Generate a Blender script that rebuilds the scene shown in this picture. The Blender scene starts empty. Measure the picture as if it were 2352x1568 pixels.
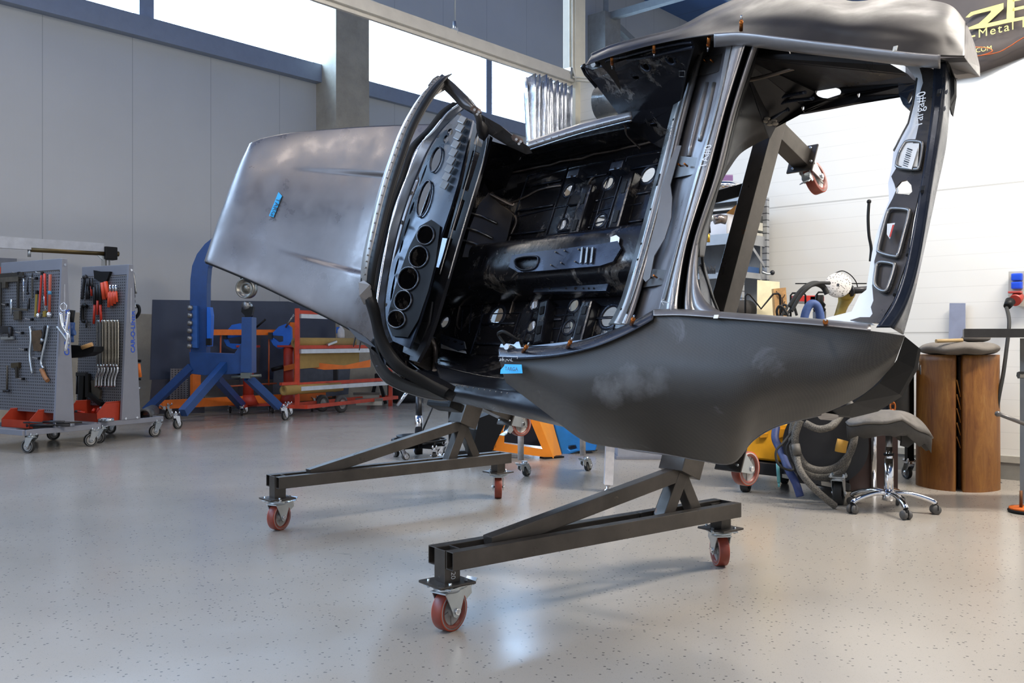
import bpy, bmesh, math, random
from mathutils import Vector, Matrix
from mathutils.geometry import tessellate_polygon
random.seed(7)
SC = bpy.context.scene
COL = SC.collection
V = Vector
# ---------------------------------------------------------------- camera, world, lights, exposure
CAM = V((0, 0, 1.05))
FPX = 2088.0
cam_d = bpy.data.cameras.new('camera'); cam = bpy.data.objects.new('camera', cam_d)
cam_d.sensor_width = 36.0; cam_d.lens = 36.0 * FPX / 2352.0
cam_d.clip_start = 0.05; cam_d.clip_end = 200
cam.location = CAM; cam.rotation_euler = (math.radians(90), 0, 0)
COL.objects.link(cam); SC.camera = cam
SC.view_settings.view_transform = 'Standard'; SC.view_settings.look = 'None'
SC.view_settings.gamma = 1.0; SC.view_settings.use_curve_mapping = False
SC.view_settings.exposure = 0.0
wd = bpy.data.worlds.new('world'); SC.world = wd; wd.use_nodes = True
bg = wd.node_tree.nodes['Background']
# overcast daylight: soft fill through the hall side left unbuilt behind the viewer, far brighter sky beyond the high window strip
_t = wd.node_tree; _tc = _t.nodes.new('ShaderNodeTexCoord'); _dp = _t.nodes.new('ShaderNodeVectorMath'); _dp.operation = 'DOT_PRODUCT'
_dp.inputs[1].default_value = (-0.70, 0.64, 0.30); _t.links.new(_tc.outputs['Generated'], _dp.inputs[0])
_mr = _t.nodes.new('ShaderNodeMapRange'); _t.links.new(_dp.outputs['Value'], _mr.inputs[0])
_mr.inputs[1].default_value = -0.1; _mr.inputs[2].default_value = 0.45; _mr.inputs[3].default_value = 0.80; _mr.inputs[4].default_value = 1.8
_t.links.new(_mr.outputs[0], bg.inputs[1]); bg.inputs[0].default_value = (0.86, 0.91, 1.0, 1)
def area(name, loc, target, sx, sy, power, col):
    ld = bpy.data.lights.new(name, 'AREA'); ld.shape = 'RECTANGLE'; ld.size = sx; ld.size_y = sy
    ld.energy = power; ld.color = col
    o = bpy.data.objects.new(name, ld); COL.objects.link(o); o.location = loc
    o.rotation_euler = (V(target) - V(loc)).to_track_quat('-Z', 'Y').to_euler(); return o
# ceiling lamps without housings, unseen fill lamps, blue daylight added behind left
LAMPS_AND_FILLS = [((2.2, 2.6, 4.9), 2.4, 0.35, 75), ((-0.8, 0.6, 4.9), 2.4, 0.35, 110), ((4.6, 4.4, 5.1), 2.4, 0.35, 460),
         ((1.9, 5.7, 5.0), 2.4, 0.35, 80), ((-4.2, 4.2, 5.6), 2.4, 0.35, 60), ((-4.6, 8.6, 6.2), 2.4, 0.35, 60), ((-0.5, 10.5, 6.2), 2.4, 0.35, 60)]  # far left lamps are unseen, added to brighten the left wall
for lp, a_, b_, w_ in LAMPS_AND_FILLS:
    area('ceiling_lamp_and_fill', (lp[0], lp[1], lp[2] - 0.06), (lp[0] + 0.001, lp[1], 0), a_, b_, w_, (1.0, 0.93, 0.84))
area('added_blue_daylight', (-6.5, 1.0, 3.2), (-0.5, 5.0, 1.2), 3.6, 3.4, 150, (0.45, 0.66, 1.0))  # unseen blue source put in for blue reflections; no door there

# ---------------------------------------------------------------- picture rays and frames
def RAY(x, y): return V(((x - 1176) / FPX, 1.0, (784 - y) / FPX))
def G(x, y, z=0.0): r = RAY(x, y); return CAM + r * ((z - CAM.z) / r.z)
def D(x, y, d): return CAM + RAY(x, y) * d
def H(x, y, P, n):
    r = RAY(x, y); n = V(n); return CAM + r * (n.dot(V(P) - CAM) / n.dot(r))
BV = V((0.768, 0.640, 0)).normalized()
CF = V((-BV.y, BV.x, 0)); _th = math.radians(23)
CL = V((0, 0, 1)) * math.cos(_th) + BV * math.sin(_th)
CU = V((0, 0, 1)) * math.sin(_th) - BV * math.cos(_th)
CO = V((0.90, 4.19, 1.34))
def CC(f, l, u): return CO + CF * f + CL * l + CU * u
def QU(x, y, u): return H(x, y, CO + CU * u, CU)
def QF(x, y, f): return H(x, y, CO + CF * f, CF)
def QL(x, y, l): return H(x, y, CO + CL * l, CL)
# ---------------------------------------------------------------- object helpers
def root(name, loc, label, cat, group=None):
    o = bpy.data.objects.new(name, None); COL.objects.link(o); o.location = V(loc); o.empty_display_size = 0.1
    tag(o, label, cat, group); return o
def tag(o, label=None, cat=None, group=None, kind=None):
    if label: o['label'] = label
    if cat: o['category'] = cat
    if group: o['group'] = group
    if kind: o['kind'] = kind
    return o
def wpos(o):
    p = V((0, 0, 0))
    while o is not None: p = p + V(o.location); o = o.parent
    return p
class MB:
    def __init__(s): s.v = []; s.f = []; s.sm = []
    def add(s, vs, fs, smooth=False):
        b = len(s.v); s.v += [V(p) for p in vs]
        for f in fs: s.f.append([b + i for i in f]); s.sm.append(smooth)
        return s
    def box(s, c, sx, sy, sz, ax=None, ay=None, az=None, ch=0.0):
        ax = V(ax or (1, 0, 0)).normalized(); ay = V(ay or (0, 1, 0)).normalized(); az = V(az or (0, 0, 1)).normalized(); c = V(c)
        if ch <= 0:
            vs = [c + ax * (i * sx / 2) + ay * (j * sy / 2) + az * (k * sz / 2) for i in (-1, 1) for j in (-1, 1) for k in (-1, 1)]
            return s.add(vs, [(0, 1, 3, 2), (4, 6, 7, 5), (0, 4, 5, 1), (2, 3, 7, 6), (0, 2, 6, 4), (1, 5, 7, 3)])
        bm = bmesh.new(); bmesh.ops.create_cube(bm, size=1)
        for v in bm.verts: v.co = V((v.co.x * sx, v.co.y * sy, v.co.z * sz))
        bmesh.ops.bevel(bm, geom=bm.edges[:], offset=min(ch, min(sx, sy, sz) * .45), segments=2, affect='EDGES', profile=.7)
        bm.verts.index_update()
        vs = [c + ax * v.co.x + ay * v.co.y + az * v.co.z for v in bm.verts]; fs = [[v.index for v in f.verts] for f in bm.faces]
        bm.free(); return s.add(vs, fs)
    def bar(s, p, q, w, h, up=(0, 0, 1), ch=0.0):
        p = V(p); q = V(q); az = (q - p).normalized(); up = V(up)
        if abs(az.dot(up.normalized())) > .98: up = V((1, 0, 0)) if abs(az.x) < .9 else V((0, 1, 0))
        ax = up.cross(az).normalized(); ay = az.cross(ax)
        return s.box((p + q) / 2, w, h, (q - p).length, ax, ay, az, ch)
    def cyl(s, p, q, r, r2=None, n=20, cap=True):
        p = V(p); q = V(q); r2 = r if r2 is None else r2; az = (q - p).normalized()
        ax = az.orthogonal().normalized(); ay = az.cross(ax); vs = []
        for P, R in ((p, r), (q, r2)):
            for i in range(n):
                a = 2 * math.pi * i / n; vs.append(P + ax * (R * math.cos(a)) + ay * (R * math.sin(a)))
        s.add(vs, [(i, (i + 1) % n, n + (i + 1) % n, n + i) for i in range(n)], True)
        if cap: s.add(vs, [list(range(n))[::-1], list(range(n, 2 * n))])
        return s
    def lathe(s, c, axis, prof, n=28, a0=0, smooth=True):
        c = V(c); az = V(axis).normalized(); ax = az.orthogonal().normalized(); ay = az.cross(ax); vs = []
        for (r, z) in prof:
            for i in range(n):
                a = 2 * math.pi * i / n + a0; vs.append(c + az * z + ax * (r * math.cos(a)) + ay * (r * math.sin(a)))
        fs = []
        for k in range(len(prof) - 1):
            for i in range(n): fs.append((k * n + i, k * n + (i + 1) % n, (k + 1) * n + (i + 1) % n, (k + 1) * n + i))
        return s.add(vs, fs, smooth)
    def tube(s, pts, r, n=8, closed=False, smooth=True, flat=1.0, rr=None):
        pts = [V(p) for p in pts]; m = len(pts); vs = []; pa = None
        for i, p in enumerate(pts):
            a = pts[(i - 1) % m] if (i > 0 or closed) else p; b = pts[(i + 1) % m] if (i < m - 1 or closed) else p
            t = (b - a).normalized()
            if pa is None: pa = t.orthogonal().normalized()
            pa = (pa - t * pa.dot(t)).normalized(); pb = t.cross(pa); R = rr[i] if rr else r
            for k in range(n):
                g = 2 * math.pi * k / n; vs.append(p + pa * (R * math.cos(g)) + pb * (R * flat * math.sin(g)))
        fs = []
        for i in range(m if closed else m - 1):
            for k in range(n): fs.append((i * n + k, i * n + (k + 1) % n, ((i + 1) % m) * n + (k + 1) % n, ((i + 1) % m) * n + k))
        s.add(vs, fs, smooth)
        if not closed: s.add(vs[:n] + vs[-n:], [list(range(n))[::-1], list(range(n, 2 * n))])
        return s
    def sphere(s, c, r, n=14, sc=(1, 1, 1)):
        c = V(c); vs = []; fs = []; h = n // 2
        for j in range(1, h):
            for i in range(n):
                a = math.pi * j / h; g = 2 * math.pi * i / n
                vs.append(c + V((r * sc[0] * math.sin(a) * math.cos(g), r * sc[1] * math.sin(a) * math.sin(g), r * sc[2] * math.cos(a))))
        vs += [c + V((0, 0, r * sc[2])), c - V((0, 0, r * sc[2]))]; N = (h - 1) * n
        for j in range(h - 2):
            for i in range(n): fs.append((j * n + i, (j + 1) * n + i, (j + 1) * n + (i + 1) % n, j * n + (i + 1) % n))
        for i in range(n): fs.append((N, i, (i + 1) % n)); fs.append((N + 1, (h - 2) * n + (i + 1) % n, (h - 2) * n + i))
        return s.add(vs, fs, True)
    def plate(s, outer, off, holes=()):
        """polygon of 3-D points with holes, given real thickness along the vector off"""
        loops = [[V(p) for p in outer]] + [[V(p) for p in h] for h in holes]; off = V(off)
        flat = [p for l in loops for p in l]; tris = tessellate_polygon(loops); n = len(flat)
        s.add(flat + [p + off for p in flat], [tuple(t) for t in tris] + [(t[2] + n, t[1] + n, t[0] + n) for t in tris])
        b = 0
        for l in loops:
            m = len(l); s.add(l + [p + off for p in l], [(i, (i + 1) % m, m + (i + 1) % m, m + i) for i in range(m)]); b += m
        return s
    def build(s, name, mat, parent=None, bevel=0, solid=0, sub=0, kind=None, label=None, loc=None, autosm=None):
        o_ = wpos(parent) if parent is not None else V(loc or (0, 0, 0))
        me = bpy.data.meshes.new(name); me.from_pydata([tuple(p - o_) for p in s.v], [], s.f)
        me.polygons.foreach_set('use_smooth', s.sm); me.update()
        bm = bmesh.new(); bm.from_mesh(me); bmesh.ops.remove_doubles(bm, verts=bm.verts, dist=1e-5)
        bmesh.ops.recalc_face_normals(bm, faces=bm.faces); bm.to_mesh(me); bm.free()
        o = bpy.data.objects.new(name, me); COL.objects.link(o)
        if parent is not None: o.parent = parent
        elif loc is not None: o.location = V(loc)
        if mat: me.materials.append(mat)
        if solid: m = o.modifiers.new('s', 'SOLIDIFY'); m.thickness = solid; m.offset = 0
        if bevel: m = o.modifiers.new('b', 'BEVEL'); m.width = bevel; m.segments = 2; m.limit_method = 'ANGLE'; m.angle_limit = math.radians(40)
        if kind: o['kind'] = kind
        if label: o['label'] = label
        return o
def cr(pts, n):
    """Catmull-Rom resample of a list of points to n+1 points"""
    pts = [V(p) for p in pts]; m = len(pts) - 1; out = []
    for k in range(n + 1):
        t = k * m / n; i = min(int(t), m - 1); t -= i
        p0 = pts[max(i - 1, 0)]; p1 = pts[i]; p2 = pts[i + 1]; p3 = pts[min(i + 2, m)]
        out.append(.5 * ((2 * p1) + (p2 - p0) * t + (2 * p0 - 5 * p1 + 4 * p2 - p3) * t * t + (3 * p1 - p0 - 3 * p2 + p3) * t ** 3))
    return out
def grid(rows, smooth=True, mb=None):
    mb = mb or MB(); nr = len(rows); nc = len(rows[0]); vs = [p for r in rows for p in r]
    return mb.add(vs, [(i * nc + j, i * nc + j + 1, (i + 1) * nc + j + 1, (i + 1) * nc + j) for i in range(nr - 1) for j in range(nc - 1)], smooth)
def loft(rows, nu, nv):
    a = [cr(r, nu) for r in rows]; cols = [cr([r[j] for r in a], nv) for j in range(nu + 1)]
    return [[cols[j][i] for j in range(nu + 1)] for i in range(nv + 1)]
def text_mb(txt, origin, xdir, ydir, size, depth=0.002, shear=0, spacing=1.0, bold=0.0, mb=None):
    cu = bpy.data.curves.new('t', 'FONT'); cu.body = txt; cu.size = 1; cu.shear = shear; cu.space_character = spacing; cu.offset = bold
    to = bpy.data.objects.new('t', cu); COL.objects.link(to); dg = bpy.context.evaluated_depsgraph_get()
    me = to.evaluated_get(dg).to_mesh(); xd = V(xdir).normalized(); yd = V(ydir).normalized(); nd = xd.cross(yd)
    mb = mb or MB(); vs = [V(origin) + xd * (v.co.x * size) + yd * (v.co.y * size) + nd * depth for v in me.vertices]
    mb.add(vs, [list(p.vertices) for p in me.polygons]); to.to_mesh_clear() if False else None
    bpy.data.objects.remove(to); bpy.data.curves.remove(cu); return mb
# ---------------------------------------------------------------- materials
def rgb(h):
    h = h.lstrip('#'); c = [int(h[i:i + 2], 16) / 255 for i in (0, 2, 4)]
    return tuple(((x / 12.92) if x <= .04045 else ((x + .055) / 1.055) ** 2.4) for x in c) + (1,)
class NT:
    def __init__(s, name):
        s.m = bpy.data.materials.new(name); s.m.use_nodes = True; s.t = s.m.node_tree; s.b = s.t.nodes['Principled BSDF']
        s.tc = s.n('ShaderNodeTexCoord')
    def n(s, k, **kw):
        x = s.t.nodes.new(k)
        for a, b in kw.items(): setattr(x, a, b)
        return x
    def l(s, a, b): s.t.links.new(a, b)
    def obj(s, sc=(1, 1, 1), rot=(0, 0, 0)):
        mp = s.n('ShaderNodeMapping'); mp.inputs['Scale'].default_value = sc; mp.inputs['Rotation'].default_value = rot
        s.l(s.tc.outputs['Object'], mp.inputs[0]); return mp.outputs[0]
    def noise(s, scale, detail=4, rough=.6, vec=None, dist=0):
        x = s.n('ShaderNodeTexNoise'); x.inputs['Scale'].default_value = scale; x.inputs['Detail'].default_value = detail
        x.inputs['Roughness'].default_value = rough; x.inputs['Distortion'].default_value = dist; s.l(vec or s.tc.outputs['Object'], x.inputs['Vector']); return x.outputs[0]
    def ramp(s, fac, stops):
        x = s.n('ShaderNodeValToRGB'); e = x.color_ramp.elements
        while len(e) < len(stops): e.new(.5)
        for i, (p, c) in enumerate(stops): e[i].position = p; e[i].color = c if len(c) == 4 else tuple(c) + (1,)
        s.l(fac, x.inputs[0]); return x.outputs[0]
    def math(s, op, a, b=None, c=None):
        x = s.n('ShaderNodeMath', operation=op)
        for i, q in enumerate((a, b, c)):
            if q is None: continue
            if isinstance(q, (int, float)): x.inputs[i].default_value = q
            else: s.l(q, x.inputs[i])
        return x.outputs[0]
    def mix(s, fac, a, b):
        x = s.n('ShaderNodeMix', data_type='RGBA')
        for sock, q in ((x.inputs[0], fac), (x.inputs[6], a), (x.inputs[7], b)):
            if isinstance(q, (int, float, tuple)): sock.default_value = q
            else: s.l(q, sock)
        return x.outputs[2]
    def col(s, o): s.l(o, s.b.inputs['Base Color'])
    def bump(s, h, st=.1, d=.01):
        x = s.n('ShaderNodeBump'); x.inputs['Strength'].default_value = st; x.inputs['Distance'].default_value = d
        s.l(h, x.inputs['Height']); s.l(x.outputs[0], s.b.inputs['Normal'])
    def xyz(s, vec=None):
        x = s.n('ShaderNodeSeparateXYZ'); s.l(vec or s.tc.outputs['Object'], x.inputs[0]); return x.outputs
_mc = {}
def M(c, rough=.5, metal=0, var=.12, scale=9, bump=.0, spec=.5, name=None):
    key = (c, rough, metal, var, scale, bump, spec)
    if key in _mc: return _mc[key]
    t = NT(name or ('surface_' + c.strip('#'))); base = rgb(c)
    lo = tuple(max(0, x * (1 - var)) for x in base[:3]) + (1,); hi = tuple(min(1, x * (1 + var)) for x in base[:3]) + (1,)
    nz = t.noise(scale, 5); t.col(t.ramp(nz, [(.3, lo), (.7, hi)]))
    t.b.inputs['Metallic'].default_value = metal; t.b.inputs['Specular IOR Level'].default_value = spec
    r = t.n('ShaderNodeMapRange'); t.l(nz, r.inputs[0]); r.inputs[3].default_value = max(.02, rough - .07); r.inputs[4].default_value = min(1, rough + .07)
    t.l(r.outputs[0], t.b.inputs['Roughness'])
    if bump: t.bump(t.noise(scale * 12, 3), bump, .01)
    _mc[key] = t.m; return t.m
def mat_floor():
    t = NT('epoxy_floor'); big = t.noise(.35, 3); c = t.ramp(big, [(.35, rgb('#958f86')), (.65, rgb('#a39c92'))])
    v = t.n('ShaderNodeTexVoronoi'); v.inputs['Scale'].default_value = 42; t.l(t.noise(3, 2), v.inputs['Randomness']) if False else None
    t.l(t.tc.outputs['Object'], v.inputs['Vector'])
    m = t.math('LESS_THAN', v.outputs['Distance'], .20); sel = t.math('GREATER_THAN', t.noise(38, 1), .50)
    dark = t.math('MULTIPLY', m, sel); c = t.mix(t.math('MULTIPLY', dark, .8), c, rgb('#4c4a48'))
    v2 = t.n('ShaderNodeTexVoronoi'); v2.inputs['Scale'].default_value = 140; t.l(t.tc.outputs['Object'], v2.inputs['Vector'])
    m2 = t.math('MULTIPLY', t.math('LESS_THAN', v2.outputs['Distance'], .2), .35); c = t.mix(m2, c, rgb('#77746f'))
    sc_ = t.noise(2.6, 2, .5, t.obj((1, 2.6, 1)), .4); sm = t.math('MULTIPLY', t.math('GREATER_THAN', sc_, .775), .35)
    c = t.mix(sm, c, rgb('#5b5a59')); t.col(c)
    r = t.ramp(t.noise(1.3, 4), [(.3, (.17, .17, .17)), (.7, (.26, .26, .26))]); t.l(r, t.b.inputs['Roughness']); t.bump(t.noise(3, 2), .015, .02); return t.m
def lines(t, axis, period, w, off=0.0):
    x = t.xyz()[axis]; a = t.math('FRACT', t.math('DIVIDE', t.math('ADD', x, off + 100 * period), period))
    return t.math('LESS_THAN', a, w / period)
def mat_wall(name, c, seams, micro=None, line='#55575b', rough=.6):
    t = NT(name); base = t.ramp(t.noise(.7, 4), [(.3, tuple(x * .93 for x in rgb(c)[:3])), (.7, rgb(c))])
    for ax, per, w, off, k in seams: base = t.mix(t.math('MULTIPLY', lines(t, ax, per, w, off), k), base, rgb(line))
    t.col(base); t.b.inputs['Roughness'].default_value = rough
    if micro: ax, per = micro; t.bump(lines(t, ax, per, per * .5), .25, .004)
    return t.m
def mat_concrete(c='#a39a86'):
    t = NT('concrete'); t.col(t.ramp(t.noise(3, 8, .7), [(.3, tuple(x * .7 for x in rgb(c)[:3])), (.7, rgb(c))]))
    t.b.inputs['Roughness'].default_value = .85; t.bump(t.noise(25, 5), .3, .01); return t.m
def mat_peg():
    t = NT('perforated_panel'); x, y, z = t.xyz()
    fx = t.math('FRACT', t.math('DIVIDE', t.math('ADD', x, 50), .030)); fz = t.math('FRACT', t.math('DIVIDE', t.math('ADD', z, 50), .030))
    a = t.math('MULTIPLY', t.math('GREATER_THAN', fx, .30), t.math('LESS_THAN', fx, .72)); b = t.math('MULTIPLY', t.math('GREATER_THAN', fz, .30), t.math('LESS_THAN', fz, .72))
    t.col(t.mix(t.math('MULTIPLY', a, b), rgb('#77787c'), rgb('#1b1b1d'))); t.b.inputs['Roughness'].default_value = .45; t.b.inputs['Metallic'].default_value = .3; return t.m
def mat_steel(name, c='#4d4a49', rough=.36, metal=.75, rust=.0, var=.35):
    t = NT(name); n1 = t.noise(2.2, 6, .65); b = rgb(c); col = t.ramp(n1, [(.3, tuple(x * (1 - var) for x in b[:3])), (.72, tuple(min(1, x * (1 + var)) for x in b[:3]))])
    if rust: col = t.mix(t.math('MULTIPLY', t.math('GREATER_THAN', t.noise(5, 6, .7), .68), rust), col, rgb('#6b4326'))
    t.col(col); t.b.inputs['Metallic'].default_value = metal
    t.l(t.ramp(t.noise(7, 5), [(.3, (rough - .08,) * 3), (.7, (rough + .12,) * 3)]), t.b.inputs['Roughness']); t.bump(t.noise(60, 2), .05, .003); return t.m
def mat_black_bare():
    """black electro-coat with ground bare-metal patches along the welds"""
    t = NT('black_ecoat_with_weld_scars'); n = t.noise(4.2, 7, .72, t.obj((1, 1, 1)), .6); m = t.ramp(n, [(.575, (0, 0, 0)), (.64, (1, 1, 1))])
    col = t.mix(m, rgb('#1b1b1f'), t.ramp(t.noise(30, 3), [(.3, rgb('#4a3f36')), (.7, rgb('#b5afa8'))])); t.col(col)
    t.l(t.math('MULTIPLY', m, .8), t.b.inputs['Metallic']); t.l(t.ramp(t.noise(6, 4), [(.3, (.13,) * 3), (.7, (.32,) * 3)]), t.b.inputs['Roughness'])
    t.bump(t.noise(9, 4), .25, .01); return t.m
def mat_carbon():
    t = NT('carbon_twill'); x, y, z = t.xyz(t.obj((1, 1, 1), (0, 0, math.radians(40))))
    c1 = t.n('ShaderNodeTexChecker'); c1.inputs['Scale'].default_value = 230; t.l(t.obj((1, 1, 1), (.3, .4, .78)), c1.inputs[0])
    base = t.ramp(t.noise(1.6, 5), [(.35, rgb('#2f2d2b')), (.65, rgb('#3c3936'))])
    col = t.mix(t.math('MULTIPLY', c1.outputs[1], .22), base, rgb('#5a554c'))
    sc_ = t.ramp(t.noise(2.6, 7, .75, None, .8), [(.62, (0, 0, 0)), (.7, (1, 1, 1))]); col = t.mix(t.math('MULTIPLY', sc_, .35), col, rgb('#77767a'))
    # hand sanded patches on the flank
    for (sx, sy), rad, k in (((1385, 905), .05, .4), ((1445, 886), .055, .3), ((1492, 878), .05, .22)):
        loc = QU(sx, sy, .655) - CC(0, 0, -.1); vd = t.n('ShaderNodeVectorMath'); vd.operation = 'DISTANCE'; vd.inputs[1].default_value = tuple(loc); t.l(t.tc.outputs['Object'], vd.inputs[0])
        dd = t.math('ADD', vd.outputs['Value'], t.math('MULTIPLY', t.math('SUBTRACT', t.noise(9, 6, .7), .5), .16))
        mk = t.ramp(dd, [(rad * .5, (1, 1, 1)), (rad * 1.6, (0, 0, 0))]); col = t.mix(t.math('MULTIPLY', mk, k), col, rgb('#8b8c8e'))
    t.col(col); t.b.inputs['Metallic'].default_value = .15; t.b.inputs['Roughness'].default_value = .5; t.bump(c1.outputs[1], .08, .001); return t.m
def mat_log():
    t = NT('bark_free_log'); v = t.obj((6, 6, .9)); n = t.noise(1.6, 9, .75, v, 1.2)
    t.col(t.ramp(n, [(.2, rgb('#2e1606')), (.42, rgb('#6a3d12')), (.6, rgb('#855722')), (.8, rgb('#9c7a48'))])); t.b.inputs['Roughness'].default_value = .5; t.bump(n, .3, .01); return t.m
def mat_emit(name, c, s):
    t = NT(name); t.b.inputs['Emission Color'].default_value = rgb(c); t.b.inputs['Emission Strength'].default_value = s; t.b.inputs['Base Color'].default_value = rgb(c); return t.m
def mat_glass():
    m = bpy.data.materials.new('window_glass'); m.use_nodes = True; t = m.node_tree; t.nodes.clear()
    o = t.nodes.new('ShaderNodeOutputMaterial'); mx = t.nodes.new('ShaderNodeMixShader'); tr = t.nodes.new('ShaderNodeBsdfTransparent'); g = t.nodes.new('ShaderNodeBsdfGlossy')
    g.inputs['Roughness'].default_value = .02; mx.inputs[0].default_value = .06; t.links.new(tr.outputs[0], mx.inputs[1]); t.links.new(g.outputs[0], mx.inputs[2]); t.links.new(mx.outputs[0], o.inputs[0]); return m
def mat_foil():
    t = NT('silver_foil_curtain'); t.b.inputs['Metallic'].default_value = .9; t.b.inputs['Roughness'].default_value = .22; t.col(t.ramp(t.noise(4, 4), [(.3, rgb('#a9adb5')), (.7, rgb('#e9edf2'))]))
    t.bump(t.noise(20, 4, .6, t.obj((3, 3, .4))), .6, .02); return t.m
FLOOR = mat_floor(); CONC = mat_concrete('#b3aa98'); PEG = mat_peg(); RAW = mat_steel('raw_steel_tube', '#4f4a45', .33, .65, .5, .4)
BODY = mat_steel('bare_body_steel', '#8a8684', .34, .6, 0, .16); HOODM = mat_steel('sanded_hood_metal', '#6b6563', .31, .55, 0, .16); BLK = mat_black_bare(); CARB = mat_carbon()
PLATED = mat_steel('plated_flange', '#8b8a88', .3, .85, 0, .2); SILV = mat_steel('ground_bright_steel', '#eeeeee', .35, .35, 0, .08)
NAVY = mat_steel('navy_ecoat', '#2c313c', .26, .45, 0, .2); LOGM = mat_log(); GLASS = mat_glass(); FOIL = mat_foil()
CHROME = M('#e2e2e4', .12, 1, .04); ZINC = M('#b9bec0', .32, .9, .1); PUR = M('#7e3626', .42, 0, .15); PURE = M('#b8421f', .45); HUBG = M('#9a9793', .5, .3, .1)
BLACKP = M('#101011', .5, spec=.25); RUB = M('#232322', .75); DKMET = M('#3a3a3c', .4, .7, .25); GREYP = M('#85868d', .45, .1, .04); WHT = M('#dcdad6', .6)
COPPER = M('#a9652f', .3, .9, .2); CARD = M('#a88a4e', .8, 0, .1); TAPE = M('#18a9e6', .55, 0, .03); INK = M('#20262f', .6); CHALK = M('#d8d8d8', .8)
# ================================================================= the hall
LD = V((0.670, 0.742, 0)).normalized(); LN = V((LD.y, -LD.x, 0)); LP = V((-5.35, 13.2, 0))
RD = V((-0.742, 0.670, 0)).normalized(); RN = V((-RD.y, RD.x, 0)) * -1; RP = V((3.04, 7.59, 0))
if RN.y > 0: RN = -RN
def wall_obj(name, P, d, boxes, mat, kind='structure'):
    """boxes in wall coordinates (t0,t1,z0,z1,depth0,depth1); y points away from the room"""
    n = V((-d.y, d.x, 0)); ang = math.atan2(d.y, d.x); mb = MB()
    for (t0, t1, z0, z1, a, b) in boxes: mb.box(((t0 + t1) / 2, (a + b) / 2, (z0 + z1) / 2), t1 - t0, b - a, z1 - z0)
    o = mb.build(name, mat, kind=kind); o.location = P; o.rotation_euler = (0, 0, ang); return o
WL = mat_wall('wall_panels', '#c2c2c0', [(0, 1.23, .012, .17, .45)], (0, .05), '#74767a')
tag(MB().add([(-26, -6, 0), (26, -6, 0), (26, 34, 0), (-26, 34, 0)], [(0, 1, 2, 3)]).build('floor', FLOOR, kind='structure'))
# left wall: local +y is away from the room (left of travel direction)
wall_obj('wall_left', LP, LD, [(-22, 8.7, 1.45, 5.5, 0, .2), (-6.1, 24, 7.05, 9.6, 0, .2), (-22, -6.1, 9.1, 9.6, 0, .2), (-22, -16, 5.5, 9.1, 0, .2), (12.5, 24, 0, 7.05, 0, .2)], WL)
wall_obj('baseboard_left', LP, LD, [(-22, 8.7, 0, 1.45, -.03, .2)], CONC)
SILLM = M('#8790a0', .45, .1, .05)
wall_obj('trim_1', LP, LD, [(-22, 3.02, 5.42, 5.72, -.16, .2)], SILLM)
wall_obj('trim_2', LP, LD, [(3.55, 8.7, 5.42, 5.68, -.10, .2)], SILLM)
wall_obj('trim_3', LP, LD, [(-.10, .12, 5.7, 7.1, -.08, .12)], SILLM)
wall_obj('trim_4', LP, LD, [(7.15, 7.32, 5.68, 7.05, -.05, .12)], SILLM)
wall_obj('trim_5', LP, LD, [(-6.2, -6.0, 5.7, 7.1, -.08, .12)], SILLM)
wall_obj('wall_left_column', LP, LD, [(3.02, 3.72, 0, 7.3, -.55, .1)], CONC).name = 'trim_6'
for k, (a, b) in enumerate([(-6.0, -.1), (.12, 3.02), (3.72, 7.15), (7.32, 8.7), (8.7, 12.5)]):
    w = wall_obj('window_%d' % (k + 1), LP, LD, [(a, b, 5.7 if k < 4 else 1.0, 7.05, .12, .14)], GLASS)
wall_obj('window_6', LP, LD, [(-16, -6.2, 5.7, 9.1, .12, .14)], GLASS)  # unseen taller window, added to give the hood front a blue reflection
# daylight outside the glass strip; the middle light is added for the hood's blue streak
def wl(t, off, z): return LP + LD * t + V((-LD.y, LD.x, 0)) * off + V((0, 0, z))
SKYC = (0.42, 0.66, 1.0)
for (t0, t1, z0, z1, e) in [(-6.0, 8.7, 5.6, 7.4, 2100), (-16, -6.4, 5.6, 9.2, 1500), (8.7, 12.6, .9, 7.4, 900)]:
    c = wl((t0 + t1) / 2, .45, (z0 + z1) / 2); a = area('window_and_added_daylight', c, c - V((-LD.y, LD.x, 0)), t1 - t0 + .5, z1 - z0, e, SKYC)
    a.visible_camera = True
    a.rotation_euler = Matrix((tuple(-LD), (0, 0, 1), tuple((-LD).cross(V((0, 0, 1)))))).transposed().to_euler()
# partition wall on the right
WR = mat_wall('white_plank_panels', '#e3e1da', [(2, .125, .004, .02, .22), (2, 1.135, .012, .02, .55)], None, '#8f8c84', .5)
wall_obj('wall_right', RP, RD, [(-9, 3.12, 0, 3.84, -.12, 0)], WR)
wall_obj('baseboard_right', RP, RD, [(-9, 3.12, 0, .13, -.13, .012)], M('#7e7b74', .7))
wall_obj('trim_7', RP, RD, [(-9, 3.12, .13, .18, -.13, .02)], M('#a9a59a', .5))
POSTM = M('#d8d2bf', .5, 0, .05)
PE = RP + RD * 3.2
mbp = MB().box(PE + V((0, 0, 4.8)), .17, .17, 9.6, RD, V((-RD.y, RD.x, 0))); mbp.build('trim_8', POSTM, kind='structure')
# ceiling with purlins and far steelwork
CEIL = mat_wall('roof_deck', '#3f6394', [(0, .9, .05, 0, .35)], (0, .3), '#31415a', .6)
wall_obj('ceiling', LP + V((0, 0, 9.6)), LD, [(-22, 24, 0, .2, -30, 1)], CEIL)
NAVYS = M('#5a7ba8', .5, .1, .1); BEAM = M('#8a8d8c', .55, .1, .1)
k = 9
for off in (-2.0, -3.6, -5.2, -6.8, -8.4, -10, -11.6):
    wall_obj('trim_%d' % k, LP, LD, [(2, 24, 9.3, 9.42, off, off + .12)], NAVYS); k += 1
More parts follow.
